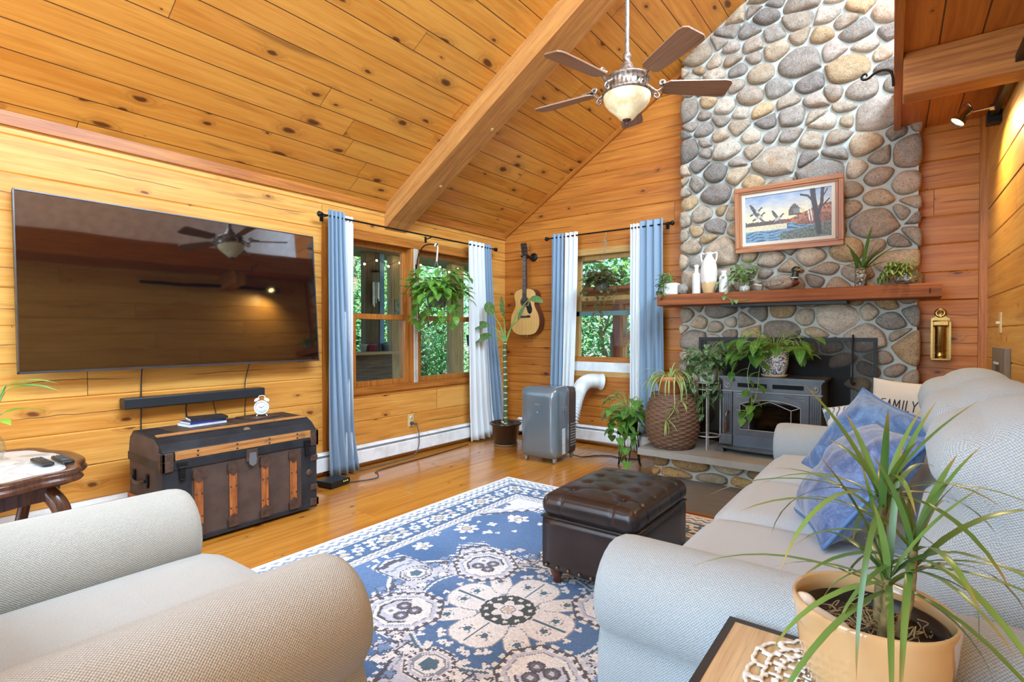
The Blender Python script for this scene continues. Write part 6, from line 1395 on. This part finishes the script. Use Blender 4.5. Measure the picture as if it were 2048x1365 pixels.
pot_lathe(t, 'glass', [(0, 0), (.045, 0), (.047, .01), (.047, .10), (.044, .10), (.043, .01)], CLEAR, 28); mb = MB(); mb.lathe([(0, .005), (.040, .006), (.041, .05), (0, .055)], 20); mb.build('pebbles', P_('white pebbles', S(222, 220, 210), .6, var=.3, sc=90), t)
sm, lm = stemmed(t, (0, 0, .08), 38, .10, .20, .042, LF_V, seed=61, elev=(.4, 1.5), nleaf=2, r=.0015)
trail(sm, lm, [(0, 0, .09), (-.06, -.10, .12), (-.10, -.16, .02), (-.12, -.17, -.03), (-.05, -.172, -.07), (.06, -.172, -.075)], .045, .038, seed=99, r=.0018); trail(sm, lm, [(0, 0, .09), (-.12, -.02, .15), (-.19, -.03, .12), (-.22, -.02, .06)], .03, .036, seed=98, r=.0015)
sm.build('stems', STEM, t); lm.build('foliage', LF_V, t)
t = thing('grass_lily', 'strappy green plant in a pebble filled glass cylinder right of the painting on the mantel', 'potted plant', (3.655, -.33, MZ))
pot_lathe(t, 'glass', [(0, 0), (.042, 0), (.042, .155), (.039, .155), (.039, .006)], CLEAR, 28)
g = G('mixed pebbles'); w_ = g.voro(g.ob(), 70, out=1); r_, _, _ = g.sep(w_); g.set(g.ramp(r_, [(0, S(120, 84, 66)[:3]), (.4, S(170, 140, 116)[:3]), (.6, S(232, 226, 214)[:3]), (1, S(90, 66, 54)[:3])]), .5); g.bump(g.voro(g.ob(), 70), .8, .01); mb = MB(); mb.lathe([(0, .005), (.037, .006), (.037, .14), (0, .145)], 24); mb.build('pebbles', g.mat, t)
lm = MB(); rg = random.Random(15)
for (dx, dz, L) in ((-.75, .75, .32), (-.6, .9, .30), (-.3, 1, .27), (.12, 1, .36), (.2, 1, .26), (.65, .85, .33), (.5, .9, .30), (-.85, .55, .30), (.3, 1, .2), (-.1, 1, .22), (.8, .55, .22)): lm.leaf((rg.uniform(-.02, .02), rg.uniform(-.02, .02), .12), (dx, rg.uniform(-.45, .1), dz), L, .026, rg.uniform(.25, .9), .2, 'strap', 9)
lm.build('foliage', LF_A, t)
t = thing('hoya_bowl', 'round glass bowl with a twisted variegated hoya at the right end of the mantel', 'potted plant', (3.93, -.33, MZ))
pot_lathe(t, 'glass_bowl', [(0, 0), (.05, 0), (.07, .02), (.082, .06), (.076, .10), (.062, .125), (.066, .132), (.062, .132), (.058, .125), (.072, .10), (.077, .06), (.066, .022), (0, .006)], CLEAR, 32)
mb = MB(); mb.lathe([(0, .006), (.06, .02), (.072, .05), (.05, .06), (0, .06)], 24); mb.build('pebbles', g.mat, t)
sm = MB(); lm = MB()
for k in range(7): a = 2.2+k*.42; d = Vector((cos(a), sin(a), 0)); trail(sm, lm, [(0, 0, .06), d*.04+Vector((0, 0, .15)), d*.10+Vector((0, 0, .17-.02*(k % 3))), d*.15+Vector((0, 0, .08))], .02, .04, seed=120+k, shape='oval', r=.002, ratio=1.5)
sm.build('stems', STEM, t); lm.build('foliage', LF_Y, t)
# ------------------------------------------------------------------ rug
def rug_pattern(nx, ny, Wd, Ln):
    """top view colours of the rug; X across, Y along"""
    x = (np.arange(nx)+.5)/nx*Wd-Wd/2; y = (np.arange(ny)+.5)/ny*Ln-Ln/2; X, Y = np.meshgrid(x, y); aX, aY = np.abs(X), np.abs(Y)
    C = lambda r, g_, b: np.array(S(r, g_, b)[:3])
    WHT, BLU, LAV, DRK, SKY, TEAL, CRM, GRY = C(250, 252, 255), C(84, 124, 176), C(216, 222, 240), C(96, 98, 112), C(128, 160, 206), C(92, 126, 148), C(218, 208, 196), C(150, 160, 178)
    n1 = np.array([[mnoise.noise((a*3, b*3, 1.0)) for a in x[::4]] for b in y[::4]]); n1 = np.repeat(np.repeat(n1, 4, 0), 4, 1)[:ny, :nx]
    rngp = np.random.RandomState(4); nz = rngp.rand(ny, nx)
    A = np.zeros((ny, nx, 3)); A[:] = BLU
    k = np.clip(.5+n1*1.2, 0, 1)[..., None]; A[:] = A*(1-k*.35)+SKY*k*.35
    def put(m, c): A[m] = c
    def flower(cx, cy, r, p, col, rot_=0, core=None, oc=None, e=.45):
        for sx in (1, -1):
            for sy in (1, -1):
                i = (np.abs(X-sx*cx) < r*1.3) & (np.abs(Y-sy*cy) < r*1.3)
                if not i.any(): continue
                dx, dy = (X[i]-sx*cx)*sx, (Y[i]-sy*cy)*sy; R_ = np.sqrt(dx*dx+dy*dy); th = np.arctan2(dy, dx)+rot_; q = R_/(r*((1-e)+e*np.abs(np.cos(p*th/2))))
                a = A[i]
                if oc is not None: a[q < 1.22] = oc
                a[q < 1] = col
                if core is not None: a[R_ < r*.34] = core; a[(R_ < r*.42) & (R_ > r*.34)] = DRK
                A[i] = a
    # white spandrels with stepped edges at the corners of the field
    fx_, fy2 = Wd/2-.34, Ln/2-.34
    dcor = (fx_-aX)/.62+(fy2-aY)/.80; st = np.floor(dcor*14)/14+.03*np.sin(aX*60)*np.sin(aY*60)
    put(st < .74, DRK); put(st < .71, WHT); put(st < .66, LAV); put(st < .62, WHT)
    rf = np.random.RandomState(9)
    for i in range(26):
        cx, cy = rf.uniform(.1, fx_), rf.uniform(.1, fy2)
        if (fx_-cx)/.62+(fy2-cy)/.8 < .56: flower(cx, cy, rf.uniform(.03, .055), 5, SKY, rf.uniform(0, 6), BLU, DRK)
    # scattered palmettes on the blue field
    for (cx, cy, r, p) in ((.28, 1.12, .085, 7), (.62, .92, .075, 6), (.05, 1.25, .07, 8), (.78, .60, .08, 7), (.80, .25, .06, 6), (.88, .42, .045, 5), (.48, 1.22, .045, 5), (.40, .98, .04, 5), (.70, .75, .035, 4), (.16, .98, .045, 5), (.60, 1.12, .03, 4), (.74, .06, .05, 5), (.3, 1.3, .035, 4), (.9, .72, .05, 5), (.18, 1.34, .04, 5)): flower(cx, cy, r, p, WHT, .4+cx*3, CRM, None, .55)
    for i in range(60):
        cx, cy = rf.uniform(.0, fx_), rf.uniform(.0, fy2)
        if (fx_-cx)/.62+(fy2-cy)/.8 > .85 and (cx/.80)**2+(cy/.92)**2 > 1.0: flower(cx, cy, rf.uniform(.014, .03), 3, WHT, rf.uniform(0, 6), None, None, .6)
    # medallion
    Yn = Y; th = np.arctan2(aY, aX); R_ = np.sqrt(X**2+Y**2); tf = np.arctan2(Y, X)
    prof = np.interp(np.degrees(th), [0, 7, 10, 20, 27, 31, 42, 46, 55, 63, 75, 82, 84, 90], [.74, .75, .60, .55, .60, .68, .68, .60, .52, .47, .52, .62, .66, .66])*(1+.010*np.sign(np.sin(np.degrees(th)*1.1)))
    lob = R_/prof; tooth = .5+.5*np.sign(np.sin(R_*150+th*60))
    put((lob < 1.11) & (tooth > .5), WHT); put(lob < 1.05, DRK); put(lob < 1.005, LAV)
    put((lob < .95) & (lob > .93), GRY)
    for i in range(60):
        a, rr = rf.uniform(0, pi/2), rf.uniform(.42, .64); flower(rr*cos(a), rr*sin(a), rf.uniform(.016, .034), 4, [WHT, SKY, LAV][i % 3], rf.uniform(0, 6), None, DRK, .5)
    pin = np.interp(np.degrees(th), [0, 20, 24, 50, 56, 90], [.44, .42, .38, .38, .42, .44]); put(R_ < pin+.012, TEAL); put(R_ < pin, WHT*.5+LAV*.5); inner = R_ < pin-.012
    put(inner, BLU); kk = np.clip(.5+n1*1.5, 0, 1); A[inner] = (A[inner]*(1-.35*kk[inner][:, None])+SKY*.35*kk[inner][:, None])
    for i in range(18):
        a, rr = rf.uniform(0, pi/2), rf.uniform(.31, .41); flower(rr*cos(a), rr*sin(a), .020, 3, WHT, rf.uniform(0, 6), None, None, .6)
    for kp in range(8):
        big = kp % 2 == 0; a = 2*pi*kp/8; L0, la, wb = (.185, .115, .105) if big else (.235, .095, .048)
        dx, dy = X*cos(a)+Y*sin(a), -X*sin(a)+Y*cos(a); q = np.abs((dx-L0)/la)**2.4+np.abs(dy/(wb*(1+1.2*(dx-L0))))**2.4
        put(q < 1.25, GRY); put(q < 1.10, WHT)
        for sd in ((-.045, .045) if big else (0,)):
            fl = (dx-L0-.03)**2+(dy-sd)**2; an = np.arctan2(dy-sd, dx-L0-.03); put(fl < .019**2*(.5+.5*np.abs(np.cos(2.5*an)))+.0, TEAL); put((fl < .032**2) & (fl > .027**2) & (np.cos(an*6) > -.3), GRY)
        if big: put((np.abs(dy) < .004) & (dx > .11) & (dx < .29), TEAL)
    ro = R_/(.118*(1+.05*np.abs(np.cos(9*tf)))); put(ro < 1.05, WHT); put(ro < 1, C(78, 92, 98)); put((ro < .88) & (ro > .72) & (np.cos(tf*12) > .35), WHT)
    put(R_ < .078*(.6+.4*np.abs(np.cos(3*tf))), WHT); put((R_ < .034) & (R_ > .028), GRY); put(R_ < .024*(.6+.4*np.abs(np.cos(3*tf))), CRM)
    # cartouches with trefoils on the diagonals, small ones on the long axis
    def cart(cx, cy, a, s_, tre):
        dx, dy = ((X-cx)*cos(a)+(Y-cy)*sin(a))/s_, (-(X-cx)*sin(a)+(Y-cy)*cos(a))/s_; q = np.maximum(np.abs(dx)/.17, np.maximum(np.abs(dy)/.155, (np.abs(dx)/.17+np.abs(dy)/.155)/1.42)); an = np.arctan2(dy, dx)
        put((q < 1.22) & (np.cos(an*20) > -.2), WHT*.7+CRM*.3); put(q < 1.10, DRK); b = (np.cos(an*22) > 0) & (q < 1.04) & (q > .90); put(q < .95, LAV); put(b, WHT); put((q < .80) & (q > .77), GRY); put(q < .77, WHT)
        if not tre:
            put(q < .72, GRY); put(q < .62, WHT); fl = dx*dx+dy*dy; put(fl < .075**2*(.55+.45*np.abs(np.cos(2.5*an))), TEAL); return
        put((q < .66) & (q > .56) & (dx < .03), DRK); put((q < .58) & (dx < .03), LAV)
        for (u, v_) in ((.0, .042), (.0, -.042), (.055, 0)):
            d2 = (dx-u)**2+(dy-v_)**2; put(d2 < .036**2, DRK); put(d2 < .024**2, C(124, 126, 138)); put(d2 < .012**2, LAV)
        d2 = (dx+.055)**2+dy**2; put(d2 < .034**2*(.6+.4*np.abs(np.cos(2*np.arctan2(dy, dx+.055)))), WHT); put(d2 < .012**2, GRY)
    for sx in (1, -1):
        for sy in (1, -1): cart(.36*sx, .28*sy, atan2(.28*sy, .36*sx)+pi, .93, True)
    for sy in (1, -1): cart(0, .47*sy, 0, .52, False)
    for sx in (1, -1): cart(.58*sx, 0, pi/2, .45, False)
    # borders
    dE = np.minimum(Wd/2-aX, Ln/2-aY); along = np.where(Wd/2-aX < Ln/2-aY, Y, X)
    def guard(lo, hi, fr, w0, w1):
        m = (dE < hi) & (dE > lo); A[m] = w0; zz = np.abs(((along*fr) % 2)-1)*.5+((dE-lo)/(hi-lo)*2.0) % 1; put(m & ((zz % 1) < .42), w1)
    put(dE < .405, GRY); put(dE < .40, WHT); guard(.335, .395, 42, WHT, GRY); put(dE < .335, C(74, 84, 104))
    bm = (dE < .328) & (dE > .152); A[bm] = BLU*.74+TEAL*.20; dm = (dE-.24)/.088; per = .42
    ph = (((along/per) % 1)-.5)*per; dd_ = dm*.088; an = np.arctan2(dd_, ph); q = np.abs(ph)/.078+np.abs(dd_)/.064; put(bm & (q < .85+.35*np.abs(np.cos(4*an))), WHT); put(bm & (q < .72), CRM); put(bm & (q < .55) & (q > .45), DRK); put(bm & (q < .3) & (np.cos(8*an) > 0), GRY)
    ph2 = (((along/per+.5) % 1)-.5)*per; r2 = np.sqrt(ph2**2+dd_**2); t2 = np.arctan2(dd_, ph2); put(bm & (r2 < .040*(.6+.4*np.abs(np.cos(3.5*t2)))), WHT); put(bm & (r2 < .014), SKY)
    for off, dd, sz in ((.25, .52, .030), (.75, -.52, .030), (.33, -.60, .024), (.67, .60, .024), (.15, .62, .022), (.85, -.62, .022), (.29, -.05, .026), (.71, .05, .026), (.18, -.62, .020), (.82, .62, .020), (.42, .62, .018), (.58, -.62, .018)):
        p3 = (((along/per+off) % 1)-.5)*per; r3 = np.sqrt((p3*.75)**2+((dm-dd)*.088)**2); t3 = np.arctan2((dm-dd)*.088, p3); put(bm & (r3 < sz*(.45+.55*np.abs(np.cos(1.5*t3+off*9)))), WHT if int(off*100) % 2 else CRM)
    put(dE < .152, C(74, 84, 104)); put(dE < .146, WHT); guard(.035, .14, 30, WHT, GRY*.7+SKY*.3); put(dE < .03, C(240, 241, 243))
    A *= (.86+.26*nz[..., None]); A *= (.96+.10*n1[..., None]); return np.clip(A, 0, 1)
t = thing('area_rug', 'large blue and white oriental area rug on the pine floor', 'rug', (2.565, -3.29, 0))
g = G('rug pile'); f = g.noise(g.ob(), 420, 2); g.set(g.n('Attribute', out=0, attribute_name='Col'), .95, spec=.1, sheen=.2); g.bump(f, .5, .004)
color_grid('pile', rug_pattern(367, 480, 2.57, 3.36), 2.57, 3.36, T(0, 0, .0095) @ rot(-90, 0, 0) @ Matrix.Diagonal((1, 1, -1, 1)), g.mat, t)
mb = MB(); mb.box((0, 0, .0045), (2.57, 3.36, .009)); mb.build('backing', P_('cream rug edge', S(222, 220, 216), .9), t)
# ------------------------------------------------------------------ outdoors
LEAFY = []
for nm, a, b in (('deep green leaves', S(110, 170, 120), S(64, 124, 92)), ('fresh green leaves', S(160, 210, 130), S(100, 166, 104)), ('blue green leaves', S(120, 184, 150), S(70, 138, 118))):
    g = G(nm); r = g.n('NewGeometry', out=8); c = g.mix(r, a, b); g.set(c, .6); tl = g.n('BsdfTranslucent', (g.mix(.4, c, S(180, 220, 110)),)); mx = g.t.nodes.new('ShaderNodeMixShader'); mx.inputs[0].default_value = .45
    g.t.links.new(g.b.outputs[0], mx.inputs[1]); g.t.links.new(tl, mx.inputs[2]); g.t.links.new(mx.outputs[0], g.out.inputs[0]); LEAFY.append(g.mat)
BARK = P_('grey bark', S(120, 112, 100), .9, var=.3, sc=10, bump=.6, bsc=30)
def tree(kind, seed, H, R, low, n, lw):
    rg = random.Random(seed); tm = MB(); lm = MB()
    tm.tube(spline([(0, 0, 0), (.1*rg.uniform(-1, 1), .1*rg.uniform(-1, 1), H*.4), (.2*rg.uniform(-1, 1), 0, H*.85)], 6), [.13-.008*i for i in range(13)], 8)
    for i in range(9):
        a = rg.uniform(0, 6.28); z = low+(H-low)*rg.uniform(.0, .9); tm.tube([(0, 0, z), (R*.6*cos(a), R*.6*sin(a), z+.5)], .025, 5)
    cl = [(R*rg.uniform(.2, .9), rg.uniform(0, 6.28), low+(H-low)*rg.random()) for _ in range(26)]
    for i in range(n):
        r, a, z = rg.choice(cl); s_ = .42; p = (r*cos(a)+rg.gauss(0, s_), r*sin(a)+rg.gauss(0, s_), z+rg.gauss(0, s_*.8))
        lm.leaf(p, (rg.uniform(-1, 1), rg.uniform(-1, 1), rg.uniform(-.6, .4)), lw*1.5*rg.uniform(.7, 1.2), lw, .3, .1, 'oval', 2)
    return tm, lm
protos = []
for k, (H, R, low, n, lw) in enumerate(((7.0, 1.5, .2, 3200, .10), (8.5, 1.8, .8, 3200, .12), (3.2, 1.4, .0, 2600, .085))):
    tm, lm = tree(k, 70+k, H, R, low, n, lw); r = thing('tree', 'x', 'tree', (0, 0, -.5)); tm.build('trunk', BARK, r); lm.build('crown', LEAFY[k], r); protos.append(r)
def put_tree(k, x, y, rz, s_, lab, group, first=[True, True, True]):
    if first[k]: r = protos[k]; first[k] = False; r.location = (x, y, -.5); r.rotation_euler = (0, 0, rz); r['label'] = lab; r['group'] = group
    else: r = dup(protos[k], (x, y, -.5), rz, lab, group)
    r.scale = (s_, s_, s_)
LA = {0: 'dense dark green tree of the woods outside', 1: 'tall tree of the woods outside with open sunlit foliage', 2: 'low blue green bush at the edge of the woods'}
W1 = ((0, -6.0, 2.2, 0, 1.0), (2, -4.4, 2.3, 1, .8), (1, -7.4, 4.2, 2, 1.0), (2, -5.0, 4.0, 3, 1.0), (0, -8.0, 6.2, 4, 1.1), (2, -5.6, .7, 5, .95), (1, -7.8, .9, 0, 1.0), (0, -6.6, 5.6, 1.5, .9), (2, -4.7, 3.1, 2.6, .9), (2, -6.2, 3.2, .4, 1.1), (0, -9.5, 3.0, 2.2, 1.2), (1, -10, 7.5, 1, 1.1))
for (k, x, y, a, s_) in W1: put_tree(k, x, y, a, s_, LA[k]+', beyond the porch', 'woods beyond the porch')
W2 = ((0, -.6, 6.0, 0, 1.0), (1, -2.2, 8.2, 1, 1.1), (0, .6, 9.0, 2, 1.0), (2, -.9, 4.4, 3, .8), (2, .2, 5.2, 4, .9), (1, -1.0, 10.5, 5, 1.1), (0, -2.6, 6.4, 2.5, 1.0), (2, -1.9, 5.2, 1.5, .9), (2, .9, 6.6, .5, 1.0))
for (k, x, y, a, s_) in W2: put_tree(k, x, y, a, s_, LA[k]+', behind the small back window', 'woods behind the back window')
g = G('leaf litter'); n = g.noise(g.ob(), 3, 5); g.set(g.mix(n, S(70, 104, 60), S(96, 92, 66)), .95)
mb = MB(); mb.box2((-30, -12, -.75), (-.3, 30, -.55)); mb.box2((-.3, .3, -.75), (30, 30, -.55)); struct(mb.build('ground', g.mat), 'wooded ground outside the house', 'ground')
# covered porch outside the double window
PW = wood('porch wood', S(196, 168, 126), S(156, 126, 88), .7, 40, 2); PD = wood('dark porch boards', S(120, 98, 78), S(78, 62, 52), .8, 40, 2)
mb = MB((0, 1, 0)); mb.box2((-2.7, -4, -.1), (-.2, 3, 0)); struct(mb.build('floor_porch', PD), 'porch deck outside', 'floor')
mb = MB((1, 0, 0)); mb.box2((-3.0, -4, 2.42), (-.2, 3, 2.52)); struct(mb.build('ceiling_porch', PD), 'dark board ceiling of the porch', 'ceiling')
def post(lab, y0, y1, mat, x=-2.5, z0=0, z1=2.42, d=.12): o = thing('porch_post', lab, 'post', (x, (y0+y1)/2, z0), 0, 'porch posts'); mb = MB(); mb.box((0, 0, (z1-z0)/2), (d, abs(y1-y0), z1-z0)); mb.build('post', mat, o, bevel=.01); return o
mb = MB(); 
po = [('dark porch post at the left of the double window view', -.20, .04, PD), ('slim blue painted post between the two porch openings', .06, .15, P_('blue paint', S(112, 150, 190), .6)), ('wide tan porch post at the middle of the double window view', .29, .56, PW), ('grey porch post low in the right pane of the double window', 1.62, 1.94, PW), ('dark porch post far right behind the white curtain', 2.25, 2.45, PD), ('dark porch post far left behind the blue curtain', -.75, -.55, PD)]
for lab, a, b, m in po:
    o = tag(MB((0, 0, 1)).box((0, 0, 1.21), (.12, b-a, 2.42)).build('porch_post', m, bevel=.008, loc=(-2.5, (a+b)/2, 0)), lab, 'post')
r = thing('porch_half_wall', 'dark board half wall of the porch under a plant shelf', 'wall', (-2.41, -.6, 0)); r['kind'] = 'structure'
mb = MB((0, 1, 0)); mb.box((0, 0, .45), (.04, 1.7, .90)); mb.build('boards', PD, r); mb = MB((0, 1, 0)); mb.box((.05, 0, .92), (.24, 1.76, .04)); mb.build('shelf', PW, r)
for lab, y, c, rr in (('white planter on the porch shelf behind the left pane', -.28, S(190, 204, 214), .055), ('magenta flower pot on the porch shelf', -.12, S(176, 70, 120), .06), ('grey blue flower pot on the porch shelf near the blue post', .14, S(126, 140, 170), .055)):
    o = thing('flower_pot', lab, 'flower pot', (-2.40, y, .94)); pot_lathe(o, 'pot', [(0, 0), (rr*.7, 0), (rr, .09), (rr*1.12, .09), (rr*1.12, .11), (rr*.9, .11)], P_('glazed pot', c, .3), 20); lm = MB()
    for i in range(10): a = i*.7; lm.leaf((0, 0, .1), (cos(a), sin(a), .9), .09, .03, 1.0, .1, 'lance', 4)
    lm.build('foliage', LEAFY[1], o)
o = thing('blue_planter', 'dark blue hanging planter on the far right porch post', 'planter', (-2.40, 2.14, .98)); pot_lathe(o, 'pot', [(0, 0), (.10, 0), (.12, .18), (.13, .2), (.11, .2)], P_('dark blue glaze', S(50, 66, 116), .3), 20); mb = MB(); mb.tube([(0, .0, .2), (0, 0, 1.43)], .004, 5); mb.build('cord', BLACK, o)
o = thing('wind_chime', 'silver wind chime hanging on the porch', 'wind chime', (-2.38, -.06, 2.42))
mb = MB(); mb.tube([(0, 0, 0), (0, 0, -.28)], .003, 5); mb.lathe([(.05, -.30), (.06, -.28), (0, -.27)], 16); mb.build('hanger', BLACK, o)
for k in range(5): a = k*1.256; mb = MB(); mb.tube([(.045*cos(a), .045*sin(a), -.30), (.045*cos(a), .045*sin(a), -.45)], .001, 4); mb.tube([(.045*cos(a), .045*sin(a), -.45), (.045*cos(a), .045*sin(a), -.70-.03*k)], .009, 8); mb.build('chime_tube', CHR, o)
g = G('warm bulb'); g.set(S(255, 240, 200), .4, emit=S(255, 232, 180), es=14); BULB = g.mat
o = thing('string_lights', 'string of small warm lights along the porch ceiling', 'string lights', (-2.36, 0, 2.36)); mb = MB()
pts = [(0, -.5+.22*i, -.06-.07*(i % 2)+.02*i*.3) for i in range(13)]; mb.tube(spline(pts, 4), .004, 5); mb.build('wire', BLACK, o); b0 = None
for p in pts:
    if b0 is None: mb = MB(); mb.ball((0, 0, 0), .016, 8, 6); b0 = mb.build('bulb', BULB, o); q = b0
    else: q = b0.copy(); COL.objects.link(q)
    q.location = (p[0], p[1], p[2]-.022)
o = tag(MB((0, 0, 1)).box((0, 0, 0), (.012, .17, .30)).build('garden_plaque', P_('faded painted plaque', S(132, 140, 126), .6, var=.4, sc=18), loc=(-2.432, .43, 1.58)), 'faded painted plaque hung on the wide tan porch post', 'plaque')
# timber frame outside the back window
TW = wood('timber frame', S(206, 150, 98), S(164, 104, 60), .6, 40, 2); TR = wood('red stained timber', S(166, 100, 76), S(120, 66, 48), .6, 40, 2)
o = thing('timber_porch_frame', 'timber post and beam with diagonal braces outside the small back window', 'porch frame', (.86, 1.35, -.5))
mb = MB((0, 0, 1)); mb.box((0, 0, 1.05), (.10, .14, 2.1)); mb.build('post', TR, o, bevel=.008); mb = MB((0, 0, 1)); mb.box((.075, 0, 1.05), (.05, .14, 2.1)); mb.build('post_cladding', TW, o)
mb = MB((1, 0, 0)); mb.box((0, 0, 2.18), (3.0, .16, .17)); mb.build('beam', TW, o, bevel=.008); mb = MB((1, 0, 0)); mb.box((0, .04, 2.04), (3.0, .12, .10)); mb.build('lower_rail', TW, o)
mb = MB((1, 0, 0)); mb.prism([(.08, 1.62), (.08, 1.50), (.56, 2.0), (.46, 2.0)], -.05, .05, 'y'); mb.build('brace', TW, o)
mb = MB((1, 0, 0)); mb.prism([(-.9, 2.26), (2.2, 2.26), (2.2, 2.30), (-.9, 2.30)], -.5, .8, 'y'); mb.build('roof_boards', TR, o)
mb = MB(); mb.tube([(-.075, -.02, 1.25), (-.075, -.02, 1.72)], .028, 10); mb.build('downspout', P_('grey downspout', S(120, 136, 156), .4, .4), o)
